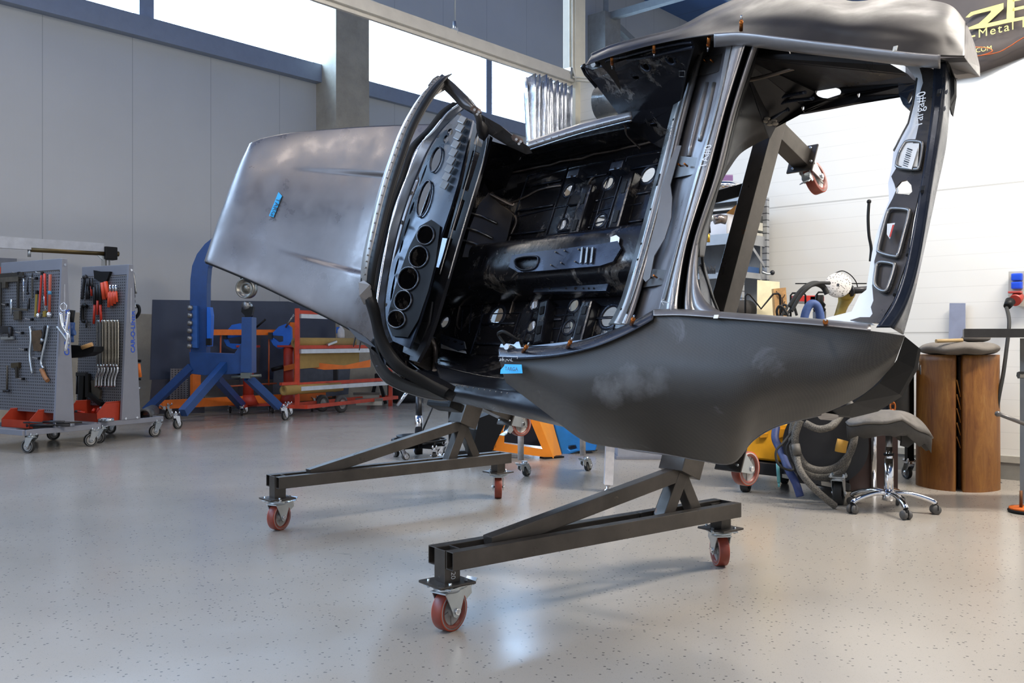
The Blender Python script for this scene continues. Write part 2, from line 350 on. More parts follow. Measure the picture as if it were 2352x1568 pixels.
# roof truss over the far column
def truss(t, zb, zt, L, nn, mat, name):
    mb = MB(); A = wl(t, -.3, zb); B = wl(t, -L, zb); up = V((0, 0, zt - zb))
    mb.bar(A, B, .16, .16); mb.bar(A + up, B + up, .16, .16)
    for i in range(nn):
        p = A.lerp(B, i / nn); q = A.lerp(B, (i + 1) / nn); mb.bar(p, p + up, .11, .11)
        mb.bar(p, q + up, .10, .10) if i % 2 else mb.bar(p + up, q, .10, .10)
    return mb.build(name, mat, kind='structure')
truss(10.9, 8.55, 9.45, 16, 9, BEAM, 'trim_%d' % k); k += 1
mb = MB().bar(wl(10.9, -.3, 8.6), wl(15.5, -.3, 7.2), .14, .14).bar(wl(10.9, -2.6, 8.9), wl(17, -2.6, 8.9), .12, .12)
for i in range(3): mb.bar(wl(14 + i * 2.2, -2.6, 7.2), wl(14 + i * 2.2, -2.6, 9.5), .12, .12)
mb.bar(wl(14, -2.6, 7.6), wl(18.4, -2.6, 9.4), .1, .1); mb.build('trim_%d' % k, BEAM, kind='structure'); k += 1
wall_obj('trim_%d' % k, LP, LD, [(10.6, 11.2, 0, 8.6, -.5, .1)], M('#8f8d87', .8)); k += 1
# cable tray hanging under the roof
mb = MB()
for o_ in (-3.9, -4.25): mb.bar(wl(6, o_, 8.6), wl(22, o_, 8.6), .03, .1)
for i in range(40): mb.bar(wl(6 + i * .4, -3.9, 8.58), wl(6 + i * .4, -4.25, 8.58), .03, .02)
ct = mb.build('cable_tray', NAVYS, loc=(0, 0, 0)); tag(ct, 'steel cable tray ladder hanging under the dark blue roof', 'cable tray')
# curtain rail, hanger wire, silver curtain
PRL = PE - V(LD) * .05 + V((0, 0, 3.83)) - V((-LD.y, LD.x, 0)) * 0.02
rl = root('curtain_rail', (PRL.x, PRL.y, 3.83), 'long white aluminium curtain rail running from the cream post to the top left', 'curtain rail')
mb = MB(); A = PRL; B = PRL - LD * 9; n_ = V((LN.x, LN.y, 0))
mb.bar(A, B, .10, .075).bar(A + V((0, 0, .055)) + n_ * .01, B + V((0, 0, .055)) + n_ * .01, .05, .04).bar(A - V((0, 0, .055)), B - V((0, 0, .055)), .03, .04)
mb.build('rail', M('#c9c4ba', .4, .3, .05), rl)
hp = PRL - LD * 1.75
MB().cyl(hp + V((0, 0, .06)), hp + V((0, 0, 5.7)), .007, n=8).build('hanger_wire', ZINC, rl)
MB().cyl(hp + V((0, 0, .05)), hp + V((0, 0, .17)), .018, n=10).box(hp + V((0, 0, .08)), .06, .05, .05).build('hanger_clamp', ZINC, rl)
MB().box(PRL - LD * .04 + V((0, 0, .05)), .12, .1, .12, LD, LN).build('end_bracket', ZINC, rl)
rows = []
c0 = PRL - LD * .08 - V((0, 0, .10)); W_ = .62
for j in range(25):
    z = j / 24; row = []
    for i in range(121):
        s = i / 120; a = .055 * math.sin(s * 2 * math.pi * 13) * (1 - .3 * z) + .02 * math.sin(s * 50 + z * 3)
        w = W_ * (1 - .12 * z); fl = (.12 * math.sin(s * 9 + 1) * max(0, 1 - z * 4)) if s > .7 else 0
        row.append(c0 - LD * (s * w) + n_ * (a + fl * .4) + V((0, 0, -z * 3.6 + .02 * math.sin(s * 26 * math.pi))))
    rows.append(row)
cu_ = grid(rows).build('welding_curtain', FOIL, loc=tuple(c0), solid=.004); tag(cu_, 'crumpled silver foil curtain gathered at the end of the ceiling rail', 'curtain')
# conduit and duct at the post
PS = PE + V((0, 0, 0)); off = -LD * .1
mb = MB()
for d_ in (.02, .06): mb.tube([PS + off + RD * (-.0 - d_) + V((0, 0, z)) for z in (9, 6, 4.2, 3.95)] + [PS + off - RD * (d_ + .05) + V((0, 0, 3.86 - d_)), PS + off - RD * .35 + V((0, 0, 3.80 - d_))] + [PS + off - RD * (.42 + d_) + V((0, 0, 3.7)), PS + off - RD * (.42 + d_) + V((0, 0, 2.6))], .012, 8)
cd = mb.build('cable_conduit', M('#cfc9b8', .5), loc=(0, 0, 0)); tag(cd, 'pair of thin cream conduits bending from the post onto the partition wall', 'conduit')
dc = D(1418, 232, 9.0)
mb = MB().lathe(dc, (.6, -.45, 0), [(.0, -.2), (.17, -.2), (.17, .1), (.18, .12), (.18, .2), (.15, .2), (.15, .05), (0, .05)], 32)
dk = mb.build('vent_duct', PLATED, loc=tuple(dc)); tag(dk, 'round galvanised duct elbow behind the open triangular side panel', 'duct')
# ================================================================= roll-over dolly carrying the car shell
def caster(parent, c, dn, ax, R, W, tread=PUR, edge=PURE, hub=HUBG, forkm=ZINC, pl=.13, trail=.03, brake=True, lod=0, plate_r=0, stem=False):
    """c plate centre, dn direction towards the wheel, ax wheel axle"""
    c = V(c); dn = V(dn).normalized(); ax = V(ax); ax = (ax - dn * ax.dot(dn)).normalized(); fw = ax.cross(dn).normalized()
    ext = max(R * 1.12, c.z - R) if dn.z < -.9 else R * 1.45; wc = c + dn * ext + fw * trail; mb = MB()
    if stem: mb.cyl(c, c + dn * .03, .03 * R / .06, n=16).lathe(c + dn * .02, dn, [(0, 0), (.8 * W, 0), (.9 * W, .012), (.8 * W, .02)], 16)
    else:
        mb.box(c, pl, pl * .85, .006, ax, fw, dn, .002).lathe(c, dn, [(0, .003), (pl * .36, .003), (pl * .40, .012), (pl * .36, .022), (.0, .022)], 24)
        for i in (-1, 1):
            for j in (-1, 1):
                p = c + ax * (i * pl * .4) + fw * (j * pl * .33); mb.cyl(p - dn * .022, p + dn * .008, .006, n=8).cyl(p - dn * .012, p, .011, n=6)
    for s_ in (-1, 1):
        a = ax * (s_ * (W / 2 + .008)); t = ax * (s_ * .004); q = c + dn * .018 + a
        sh = [q + fw * (-.5 * pl), q + fw * (.38 * pl), wc + a + fw * .022, wc + a + fw * .016 + dn * .016, wc + a + dn * .024, wc + a - fw * .016 + dn * .016, wc + a - fw * .024]
        mb.plate(sh, t)
    mb.box(c + dn * .02, W + .024, pl * .8, .005, ax, fw, dn)
    cs = mb.build('caster', forkm, parent, label=None)
    T = W / 2; prof = [(R * .72, -T), (R * .97, -T), (R, -T * .85), (R, T * .85), (R * .97, T), (R * .72, T), (R * .72, -T)]
    w = MB().lathe(wc, ax, prof, 36).build('wheel', tread, cs)
    hb = MB().lathe(wc, ax, [(R * .73, -T * .98), (R * .93, -T * 1.01), (R * .93, -T * .98), (R * .80, -T * .9), (R * .74, -T * .5), (R * .3, -T * .45), (R * .26, -T * .95), (0, -T * .95)], 30)
    hb.lathe(wc, ax, [(R * .73, T * .98), (R * .93, T * 1.01), (R * .93, T * .98), (R * .80, T * .9), (R * .74, T * .5), (R * .3, T * .45), (R * .26, T * .95), (0, T * .95)], 30)
    if not lod:
        for i in range(5):
            a = i * 2 * math.pi / 5 + .3; d_ = fw * math.cos(a) + dn * math.sin(a)
            for s_ in (-1, 1): hb.bar(wc + d_ * (R * .2) + ax * (s_ * T * .5), wc + d_ * (R * .78) + ax * (s_ * T * .5), T * .5, .005, ax)
    hb.build('hub', hub, cs)
    if edge and not lod: MB().lathe(wc, ax, [(R * .93, T), (R * .985, T * 1.01), (R * .97, T * .9)], 36).lathe(wc, ax, [(R * .93, -T), (R * .985, -T * 1.01), (R * .97, -T * .9)], 36).build('tread_edge', edge, cs)
    MB().cyl(wc - ax * (W / 2 + .02), wc + ax * (W / 2 + .02), .007, n=8).cyl(wc + ax * (W / 2 + .012), wc + ax * (W / 2 + .02), .013, n=6).cyl(wc - ax * (W / 2 + .012), wc - ax * (W / 2 + .02), .013, n=6).build('axle_bolt', CHROME, cs)
    if brake:
        q = c + dn * .02 - fw * (pl * .45)
        b = MB().box(q + dn * .012 - fw * .03, W * .8, .07, .004, ax, (fw * -1 - dn * .25), None or (dn - fw * .25)).box(q - fw * .075 - dn * .008, W * 1.1, .03, .004, ax, (fw * -1 - dn * .9), (dn - fw * .9))
        for s_ in (-1, 1): b.plate([q + ax * (s_ * W * .42), q + ax * (s_ * W * .42) + dn * .055 - fw * .01, q + ax * (s_ * W * .42) + dn * .03 - fw * .055, q + ax * (s_ * W * .42) - fw * .05 - dn * .002], ax * (s_ * .003))
        b.build('brake_lever', forkm, cs)
    return cs
dly = root('rollover_dolly', (-.225, 3.28, 0), 'raw steel tube roll-over dolly on red caster wheels carrying the stripped car shell', 'dolly')
Z = V((0, 0, 1)); PB = V((-BV.y, BV.x, 0))
def tube_box(p, q, w, h, up=Z, wall=.004, mb=None):
    """open square tube"""
    p = V(p); q = V(q); az = (q - p).normalized(); ax = V(up).cross(az).normalized(); ay = az.cross(ax); mb = mb or MB()
    def ring(P, a, b): return [P + ax * i * a / 2 + ay * j * b / 2 for i, j in ((-1, -1), (1, -1), (1, 1), (-1, 1))]
    o1, o2, i1, i2 = ring(p, w, h), ring(q, w, h), ring(p, w - 2 * wall, h - 2 * wall), ring(q, w - 2 * wall, h - 2 * wall)
    vs = o1 + o2 + i1 + i2; fs = []
    for k in range(4):
        n = (k + 1) % 4; fs += [(k, n, 4 + n, 4 + k), (8 + k, 12 + k, 12 + n, 8 + n), (k, 8 + k, 8 + n, n), (4 + k, 4 + n, 12 + n, 12 + k)]
    return mb.add(vs, fs)
def stand(P0, P1, axL, axR, zlo, zhi, tm, scrib):
    P0 = V(P0); P1 = V(P1); d = (P1 - P0).normalized(); n = V((-d.y, d.x, 0)); zc = (zlo + zhi) / 2; h = zhi - zlo
    for s_ in (-1, 1):
        tube_box(P0 - d * .03 + n * (s_ * .058) + Z * zc, P1 + d * .05 + n * (s_ * .058) + Z * zc, .045, h).build('base_tube', RAW, dly, bevel=.003)
    for P, ax in ((P0, axL), (P1, axR)):
        tube_box(P + Z * .18, P + Z * (zhi if P is P0 else zhi - .012), .068, .068, d, .004).build('caster_post', RAW, dly, bevel=.003)
        MB().box(P + Z * .178, .155, .145, .010, (d if P is P0 else n), (n if P is P0 else d), Z, .004).build('mounting_plate', RAW, dly)
        caster(dly, P + Z * .168, -Z, ax, .074, .046, trail=-.012)
    MB().bar(P1 + d * .048 + n * -.08 + Z * zc, P1 + d * .048 + n * .08 + Z * zc, .005, h * .96).build('end_cap', RAW, dly)
    T = P0.lerp(P1, tm); T = V((T.x, T.y, zhi))
    return d, n, T
# near stand (rear of the car) and far stand (front of the car)
A0, A1 = (-.235, 3.30, 0), (.975, 4.25, 0); B0, B1 = (-1.305, 5.06, 0), (-.093, 6.09, 0)
for (P0, P1, axl, axr, zl, zh, M0) in ((A0, A1, (-.80, .6, 0), (-1, -.12, 0), .235, .302, V((.76, 4.07, .50))), (B0, B1, (-.90, .43, 0), (-1, -.05, 0), .240, .305, V((-.31, 5.88, .55)))):
    d, n, T = stand(P0, P1, axl, axr, zl, zh, .8, 0)
    top = M0 + CL * -.02
    P0 = V(P0); P1 = V(P1)
    # A-frame legs, long brace
    l1 = P0.lerp(P1, .735) + Z * (zl + .02); l2 = P0.lerp(P1, .885) + Z * (zl + .02)
    MB().bar(l1, top, .062, .062, n, .004).build('frame_leg', RAW, dly); MB().bar(l2, top + CL * -.03, .055, .055, n, .004).build('frame_leg', RAW, dly)
    MB().bar(P0.lerp(P1, .12) + Z * (zh - .012), top - CL * .02 - d * .02, .062, .055, n, .004).build('long_brace', RAW, dly)
    # collar block and mast along the car's width
    MB().bar(M0 - CL * .045, M0 + CL * .16, .135, .135, CU, .004).build('mast_collar', RAW, dly)
    mt = M0 + CL * 1.80
    tube_box(M0 + CL * .10, mt, .092, .092, CU).build('mast', RAW, dly, bevel=.003)
    for s0, ln in ((.15, .33), (1.745, .30)):
        a = M0 + CL * s0; e = a - CU * ln
        MB().bar(a - CU * .03, e, .088, .088, CL, .003).build('cross_arm', RAW, dly)
        MB().box(e, .15, .15, .010, CF, CL, CU, .006).build('mounting_plate', RAW, dly)
        caster(dly, e - CU * .008, -CU, (CF * -.9 + CL * .25) if s0 > 1 else (CF * -1.0), .083, .046, brake=(s0 > 1 or P0.y > 4), trail=(-.045 if s0 > 1 else -.02))
    if P0.y < 4: MB().bar(M0 + CL * 1.42, M0 + CL * 1.30 + CU * .05 + CF * .62, .006, .07, CL).build('flat_brace', DKMET, dly); nb = M0
    else: fb = M0
MB().bar(fb + CL * .14 - CU * .16, nb + CL * .10 - CU * .10, .03, .035, CL).build('lower_tie_bar', RAW, dly)
# chalk number on the near post
pp = V(A0) + (V(A1) - V(A0)).normalized() * -.0 ; dd = (V(A1) - V(A0)).normalized(); nn = V((dd.y, -dd.x, 0))
q = pp + nn * .0355 + Z * .236
text_mb('120', q + dd * -.008, -Z, dd, .028, .001).build('chalk_number', CHALK, dly, label='white handwritten 120 on the caster post')
# ================================================================= car shell
car = root('car_body_shell', tuple(CC(0, 0, -.1)), 'stripped dark metal sports car shell lying on its side on the roll-over dolly, hood raised', 'car body')
def P3(l, k='u'): return [QU(x, y, u) if k == 'u' else (QF(x, y, u) if k == 'f' else QL(x, y, u)) for (x, y, u) in l]
# --- lower rear quarter panel
cols = [((1145, 803, .72), (1147, 826, .70), (1163, 878, .50)), ((1185, 806, .72), (1185, 838, .70), (1195, 902, .48)), ((1240, 804, .72), (1245, 850, .69), (1258, 950, .40)),
        ((1300, 797, .71), (1308, 860, .67), (1335, 1008, .30)), ((1370, 780, .70), (1380, 860, .66), (1395, 1024, .27)), ((1440, 752, .68), (1450, 860, .65), (1465, 1032, .26)),
        ((1500, 722, .66), (1510, 850, .64), (1535, 1042, .25)), ((1600, 724, .64), (1604, 850, .62), (1612, 1056, .22)), ((1690, 729, .63), (1690, 850, .60), (1682, 1062, .20)),
        ((1790, 737, .61), (1780, 845, .58), (1730, 1008, .24)), ((1880, 746, .58), (1860, 840, .55), (1790, 974, .28)), ((1970, 756, .55), (1950, 835, .52), (1886, 950, .30)),
        ((2040, 765, .52), (2020, 820, .48), (1985, 902, .34)), ((2078, 771, .50), (2068, 800, .46), (2052, 836, .40))]
rows = []
for t in (0, .04, .18, .38, .58, .76, .9, 1.0):
    row = []
    for a, m, b in cols:
        ma, mb_ = .38, 1.0
        x = a[0] + (b[0] - a[0]) * t; y = a[1] + (b[1] - a[1]) * t; bow = 4 * t * (1 - t); mx = m[0] - (a[0] + (b[0] - a[0]) * .4); x += mx * bow * .5
        if t < .4: u = a[2] + (m[2] - a[2]) * (t / .4)
        else: s = (t - .4) / .6; u = m[2] + (b[2] - m[2]) * s ** 1.7
        row.append(QU(x, y, u))
    rows.append(row)
qp = grid(loft(rows, 90, 46)).build('rear_quarter_panel', CARB, car, solid=.004, label='lower rear quarter panel with dull woven finish')
# inner turned lip of the door shut and lid channel
edge = [(1145, 803, .72), (1185, 806, .72), (1240, 804, .72), (1300, 797, .71), (1370, 780, .70), (1440, 752, .68), (1500, 720, .66)]
r1 = [QU(x, y + 20 - (i * 1.0), u + .012) for i, (x, y, u) in enumerate(edge)]; r0 = [QU(x + 1, y - 1, u + .004) for x, y, u in edge]; r2 = [QU(x + 2, y - 8, u - .045) for x, y, u in edge]
grid(loft([r1, r0, r2], 50, 6)).build('shut_lip', NAVY, qp, solid=.003)
e2 = [(1500, 720, .66), (1560, 719, .65), (1640, 724, .645), (1760, 733, .62), (1880, 742, .60), (2000, 754, .56)]
grid(loft([[QU(x, y + 5, u + .01) for x, y, u in e2], [QU(x, y - 3, u) for x, y, u in e2], [QU(x, y - 9, u - .03) for x, y, u in e2]], 40, 5)).build('lid_channel', BODY, qp, solid=.003)
for pts in ([(1165, 800, .69), (1350, 785, .66)], ): pass
# grey sanded inner sill end and dark wheel arch edge
MB().plate(P3([(1166, 866, .47), (1195, 878, .47), (1240, 886, .45), (1268, 908, .43), (1290, 945, .40), (1322, 990, .34), (1330, 1004, .30), (1262, 952, .34), (1196, 902, .42)]), CU * -.01).build('sill_closing_plate', BODY, car)
arch = [(1335, 1004, .29), (1380, 1018, .25), (1450, 1034, .22), (1540, 1046, .2), (1610, 1058, .18), (1682, 1064, .17), (1730, 1012, .2), (1790, 978, .24), (1886, 954, .26)]
grid(loft([P3(arch), [QU(x, y, u - .08) - CL * -.06 for x, y, u in arch]], 40, 2)).build('wheel_arch_lip', BODY, car, solid=.003)
MB().plate(P3([(2078, 772, .44), (2109, 797, .38), (2100, 845, .34), (2066, 905, .28), (2010, 940, .22), (1950, 955, .20), (1890, 950, .22), (1960, 925, .30), (2020, 880, .36), (2060, 826, .40)]), CU * -.02).build('rear_valance', BLACKP, car)
MB().plate(P3([(1873, 948, .27), (1884, 946, .28), (1930, 953, .2), (1905, 962, .18), (1880, 960, .2)]), CU * -.015).build('valance_bracket', BODY, car)
# --- tape labels
def tape(pts, parent, word, org, xd, yd, size):
    P = P3(pts); n_ = (P[1] - P[0]).cross(P[-1] - P[0]).normalized(); n_ = n_ if n_.dot(CAM - P[0]) > 0 else -n_
    tp = MB().plate([p + n_ * .004 for p in P], n_ * .0012).build('masking_tape', TAPE, parent, label='bright blue tape label reading ' + word)
    return P, n_
tp = [(1151, 859, .725), (1152, 850, .725), (1160, 841, .725), (1161, 837, .725), (1200, 838, .725), (1202, 858, .725)]
P, n_ = tape(tp, qp, 'TARGA', None, None, None, 0)
a, b_ = QU(1163, 852, .735), QU(1198, 854, .735); up_ = QU(1163, 840, .735) - a
text_mb('TARGA', a + n_ * .008, b_ - a, up_, .026, .001).build('tape_writing', INK, qp)
def stroke(strokes, parent, mat, name, r=.0012, lift=.006, k='u', label=None):
    mb = MB()
    for s in strokes: mb.tube([p + (CAM - p).normalized() * lift for p in P3(s, k)], r, 5)
    return mb.build(name, mat, parent, label=label)
u_ = .745
stroke([[(1145, 818, u_), (1189, 819, u_), (1188, 824, u_)], [(1147, 829, u_), (1150, 823, u_), (1149, 828, u_), (1153, 826, u_), (1155, 820, u_), (1154, 829, u_), (1157, 824, u_), (1158, 829, u_)], [(1161, 831, u_), (1163, 825, u_), (1166, 826, u_), (1168, 829, u_), (1171, 825, u_), (1173, 829, u_), (1175, 822, u_), (1174, 829, u_), (1178, 829, u_)]], qp, CHALK, 'chalk_writing', .0011, label='white handwritten note with a bracket line')
# --- upper rear quarter panel (outer skin) seen edge on from inside
uc = [((1345, 150, .70), (1352, 134, .69), (1360, 127, .62)), ((1400, 131, .70), (1405, 112, .69), (1412, 105, .60)), ((1480, 108, .69), (1485, 92, .68), (1490, 85, .58)),
      ((1560, 91, .68), (1560, 76, .66), (1560, 66, .55)), ((1640, 80, .67), (1635, 55, .62), (1632, 27, .48)), ((1700, 77, .66), (1700, 40, .62), (1702, -4, .42)),
      ((1780, 86, .65), (1785, 30, .62), (1790, -34, .38)), ((1860, 96, .64), (1865, 40, .62), (1872, -28, .38)), ((1940, 105, .62), (1942, 55, .62), (1950, 4, .42)),
      ((2020, 115, .60), (2025, 60, .60), (2036, -2, .40)), ((2100, 124, .57), (2110, 70, .56), (2126, 1, .36)), ((2160, 129, .54), (2172, 80, .52), (2184, 14, .34)), ((2215, 130, .50), (2218, 95, .46), (2217, 52, .34))]
rows = []
for t in (0, .2, .45, .7, .88, 1.0):
    row = []
    for a, m, b in uc:
        x = (1 - t) ** 2 * a[0] + 2 * t * (1 - t) * m[0] + t * t * b[0]; y = a[1] + (b[1] - a[1]) * t
        u = a[2] + (m[2] - a[2]) * min(1, t / .45) if t < .45 else m[2] + (b[2] - m[2]) * ((t - .45) / .55) ** 2
        row.append(QU(x, y, u))
    rows.append(row)
ext = [1 if i < 8 else max(0, 1 - (i - 7) / 4) for i in range(len(uc))]
rows.append([QU(b[0], b[1], b[2]) - CU * (.02 + .12 * ext[i]) - CL * .02 for i, (a, m, b) in enumerate(uc)]); rows.append([QU(b[0], b[1], b[2]) - CU * (.03 + .25 * ext[i]) - CL * .06 for i, (a, m, b) in enumerate(uc)])
uq = grid(loft(rows, 80, 40)).build('rear_quarter_panel', mat_steel('upper_quarter_skin', '#2c2723', .42, .3, 0, .3), car, solid=.004, label='upper rear quarter panel with satin metal finish')
ue = [(c[0]) for c in uc[4:12]]
grid(loft([[QU(x, y - 3, u + .01) for x, y, u in ue], [QU(x, y + 9, u) for x, y, u in ue], [QU(x, y + 24, u - .03) for x, y, u in ue], [QU(x, y + 28, u - .06) for x, y, u in ue]], 40, 8)).build('lid_channel', BODY, uq, solid=.003)
MB().plate(P3([(2217, 52, .33), (2232, 92, .28), (2243, 140, .24), (2244, 167, .22), (2196, 172, .28), (2160, 158, .34), (2130, 133, .40), (2215, 131, .44)]), CU * -.03).build('bumper_corner', BODY, uq, bevel=.003)
for x, y in ((1808, 88), (2056, 112)): MB().box(QU(x, y, .64), .016, .022, .003, CF, CL, CU, .003).cyl(QU(x, y + 4, .645), QU(x, y + 4, .65), .003).build('clip_tab', M('#cfcabd', .4, .3), uq)
MB().box(QU(1645, 727, .655), .02, .014, .003, CF, CL, CU, .003).build('clip_tab', M('#cfcabd', .4, .3), qp)
# --- inner quarter panel (dark triangle)
hl = []
def ell(x, y, rx, ry, u, rot=0, n=16, k='u'):
    o = []
    for i in range(n):
        a = 2 * math.pi * i / n; dx = rx * math.cos(a); dy = ry * math.sin(a); c_, s_ = math.cos(math.radians(rot)), math.sin(math.radians(rot))
        o.append((x + dx * c_ - dy * s_, y + dx * s_ + dy * c_, u))
    return P3(o, k)
def slerp_u(pts, f): return [QU(x, y, f(x, y)) for x, y in pts]
fu = lambda x, y: .62 - .52 * max(0, min(1, (y - 100) / 230.0))
tri = slerp_u([(1340, 152), (1360, 160), (1400, 148), (1440, 136), (1500, 118), (1560, 106), (1592, 102), (1575, 160), (1560, 240), (1548, 300), (1530, 345), (1500, 330), (1450, 298), (1420, 262), (1390, 222), (1360, 185)], fu)
hs = [[QU(x, y, fu(x, y)) for x, y in [(cx + r1_ * math.cos(i * .524) * .8 + r2_ * math.sin(i * .524) * .5, cy + r2_ * math.sin(i * .524)) for i in range(12)]] for cx, cy, r1_, r2_ in ((1483, 152, 10, 9), (1540, 137, 10, 9), (1460, 177, 10, 5), (1500, 285, 12, 6))]
iq = MB().plate(tri, CU * -.012, hs).build('inner_quarter_panel', BLK, car, label='black triangular inner side panel with round holes')
for cx, cy in ((1483, 152), (1540, 137)):
    MB().tube([QU(cx + 10 * math.cos(i * .393) * .95 + 5 * math.sin(i * .393), cy + 11 * math.sin(i * .393), fu(cx, cy) + .005) for i in range(16)], .006, 6, True).build('hole_rim', NAVY, iq)
for pts in ([(1362, 150), (1385, 152), (1395, 138), (1440, 128), (1500, 112), (1560, 100), (1590, 97)], [(1440, 138), (1500, 128), (1550, 117), (1592, 108)]):
    MB().tube(cr([QU(x, y, fu(x, y) + .02) for x, y in pts], 30), .007, 7).build('pressed_rib', NAVY, iq)
MB().tube([QU(1560, 163, .49), QU(1573, 163, .49), QU(1573, 176, .46), QU(1560, 176, .46)], .0022, 5, True).box(QU(1511, 143, .56), .02, .02, .004, CF, CL, CU).build('clip_frame', PLATED, iq)
MB().tube([QU(1342, 150, .67), QU(1337, 153, .64), QU(1345, 170, .6), QU(1370, 200, .52)], .009, 7).build('panel_point', BLK, iq)
MB().cyl(QU(1362, 148, .64), QU(1374, 148, .60), .013, n=14).build('latch_bush', PLATED, iq)
# --- cleco pins
def cleco(a, b, u, u2, L=.0):
    p = QU(a[0], a[1], u); q = QU(b[0], b[1], u2); d = (q - p).normalized(); l = (q - p).length
    c = MB().cyl(p, p + d * l * .66, .0075, n=12).cyl(p + d * l * .5, p + d * l * .56, .0085, n=12).build('cleco_pin', COPPER, car)
    MB().cyl(p + d * l * .66, q, .0045, .003, n=10).build('pin_tip', CHROME, c)
cleco((1405, 131), (1406, 158), .69, .62); cleco((1502, 102), (1502, 132), .68, .62); cleco((1629, 85), (1625, 118), .66, .60); cleco((1702, 70), (1703, 36), .66, .72)
cleco((1201, 808), (1215, 787), .73, .78); cleco((1303, 798), (1315, 775), .72, .78); cleco((1450, 745), (1457, 724), .69, .74); cleco((1896, 745), (1896, 733), .6, .68); cleco((1808, 101), (1815, 123), .62, .58)
# --- rear bulkhead / lid surround band
U_ = [.30, .33, .38, .38, .32, .36, .47, .60, .62, .55, .55, .61, .59, .40]
X_ = {96: [1589, 1609, 1613, 1622, 1626, 1645, 1668, 1674, 1718, 1722, 1732, 1736, 1748, 1760], 250: [1545, 1563, 1567, 1577, 1582, 1605, 1638, 1643, 1666, 1669, 1679, 1682, 1692, 1700],
      400: [1507, 1527, 1531, 1540, 1545, 1570, 1595, 1600, 1626, 1629, 1641, 1644, 1655, 1662], 560: [1464, 1484, 1489, 1499, 1504, 1530, 1552, 1556, 1577, 1580, 1590, 1593, 1603, 1608],
      690: [1426, 1446, 1450, 1462, 1466, 1490, 1514, 1520, 1556, 1559, 1571, 1574, 1592, 1606], 745: [1398, 1422, 1428, 1443, 1448, 1475, 1500, 1508, 1560, 1563, 1574, 1580, 1612, 1640]}
ks = sorted(X_)
def band(i0, i1, name, mat, parent, n=40, du=0.0, y0=None, y1=None, solid=.004, k2=1):
    cols_ = []
    for i in range(i0, i1 + 1): cols_.append(cr([QU(X_[y][i], y - (12 if i >= 7 and y == 96 else 0), U_[i] + du) for y in ks], n))
    if k2 > 1:
        cols_ = [cr([c[j] for c in cols_], (len(cols_) - 1) * k2) for j in range(n + 1)]; return grid(cols_).build(name, mat, parent, solid=solid)
    return grid(cols_).build(name, mat, parent, solid=solid)
bh = band(1, 4, 'rear_bulkhead', BODY, car); band(0, 1, 'bulkhead_flange', PLATED, bh); band(4, 7, 'bulkhead_pressing', mat_steel('bulkhead_pressing', '#98969a', .34, .65, 0, .2), bh, k2=4); band(7, 8, 'lid_surround', BODY, bh); band(8, 11, 'seal_channel', BLACKP, bh); band(11, 12, 'surround_lip', BODY, bh); band(12, 13, 'inner_return', BLACKP, bh)
def bx(i, y):  # point on the band: fractional column i at height y
    c = cr([QU(X_[k][int(i)], k, U_[int(i)]) * (1 - (i % 1)) + QU(X_[k][min(13, int(i) + 1)], k, U_[min(13, int(i) + 1)]) * (i % 1) for k in ks], 60)
    return min(c, key=lambda p: abs(784 - FPX * (p.z - 1.05) / p.y - y))
def bandline(i, y0, y1, r, name, mat, lift=.004, n=10):
    pts = [bx(i, y0 + (y1 - y0) * k / n) + CU * lift for k in range(n + 1)]; return MB().tube(pts, r, 6).build(name, mat, bh)
for i, y0, y1 in ((.5, 130, 140), (.5, 195, 210), (.5, 400, 420), (.5, 640, 660)): bandline(i, y0, y1, .012, 'slot_hole', BLACKP, -.006, 3)
for i, y in ((.5, 155), (.5, 270), (.5, 480), (.5, 560), (.5, 710), (.6, 600)): MB().sphere(bx(i, y) + CU * .001, .006, 10).build('bolt_hole', BLACKP, bh)
bandline(7.25, 100, 690, .0025, 'seam_line', PLATED); bandline(7.85, 100, 700, .002, 'seam_line', PLATED); bandline(3.2, 110, 700, .006, 'pressed_rib', PLATED, .002); bandline(2.2, 110, 720, .004, 'pressed_rib', PLATED, .004)
bandline(5.2, 190, 360, .014, 'pressed_rib', BODY, .004); bandline(5.75, 190, 330, .010, 'pressed_rib', PLATED, .006)
for y in (150, 385, 640):
    a = bx(4.3, y - 20); b_ = bx(5.9, y - 24); c_ = bx(5.9, y + 16); d_ = bx(4.3, y + 22)
    st = MB().plate([a + CU * .012, b_ - CU * .004, c_ - CU * .004, d_ + CU * .012], CU * .004).build('stiffener_plate', mat_steel('stiffener_grey', '#5c5958', .4, .6, 0, .15), bh)
    for i in (4.9, 5.5): q = bx(i, y); MB().cyl(q + CU * .02, q + CU * .045, .004, n=8).build('stud', COPPER, st)
pl_ = [(1566, 335), (1552, 385), (1541, 425), (1545, 455), (1543, 500), (1528, 548), (1504, 588), (1494, 640), (1484, 648), (1478, 640), (1490, 580), (1510, 500), (1522, 430), (1540, 370), (1556, 335)]
MB().plate([QU(x, y, .41) for x, y in pl_], CU * .004).build('seat_back_flange', mat_steel('flange_grey', '#63605e', .4, .6, 0, .15), bh)
# handwriting on the band
def band_text(txt, i, y0, y1, size, nm, lab):
    a = bx(i, y0) + CU * .006; b_ = bx(i, y1) + CU * .006; xd = (b_ - a); text_mb(txt, a, xd, xd.cross(CU) * -1, size, .001).build(nm, CHALK, bh, label=lab)
band_text('TA#0', 7.75, 381, 340, .046, 'chalk_writing', 'white handwritten TA#0')
stroke([[(1524, 700, .635), (1519, 692, .635), (1525, 686, .635)], [(1519, 692, .635), (1536, 695, .635)], [(1545, 660, .635), (1546, 690, .635), (1541, 705, .635), (1541, 718, .635)]], bh, CHALK, 'chalk_arrow', .0012, .004)
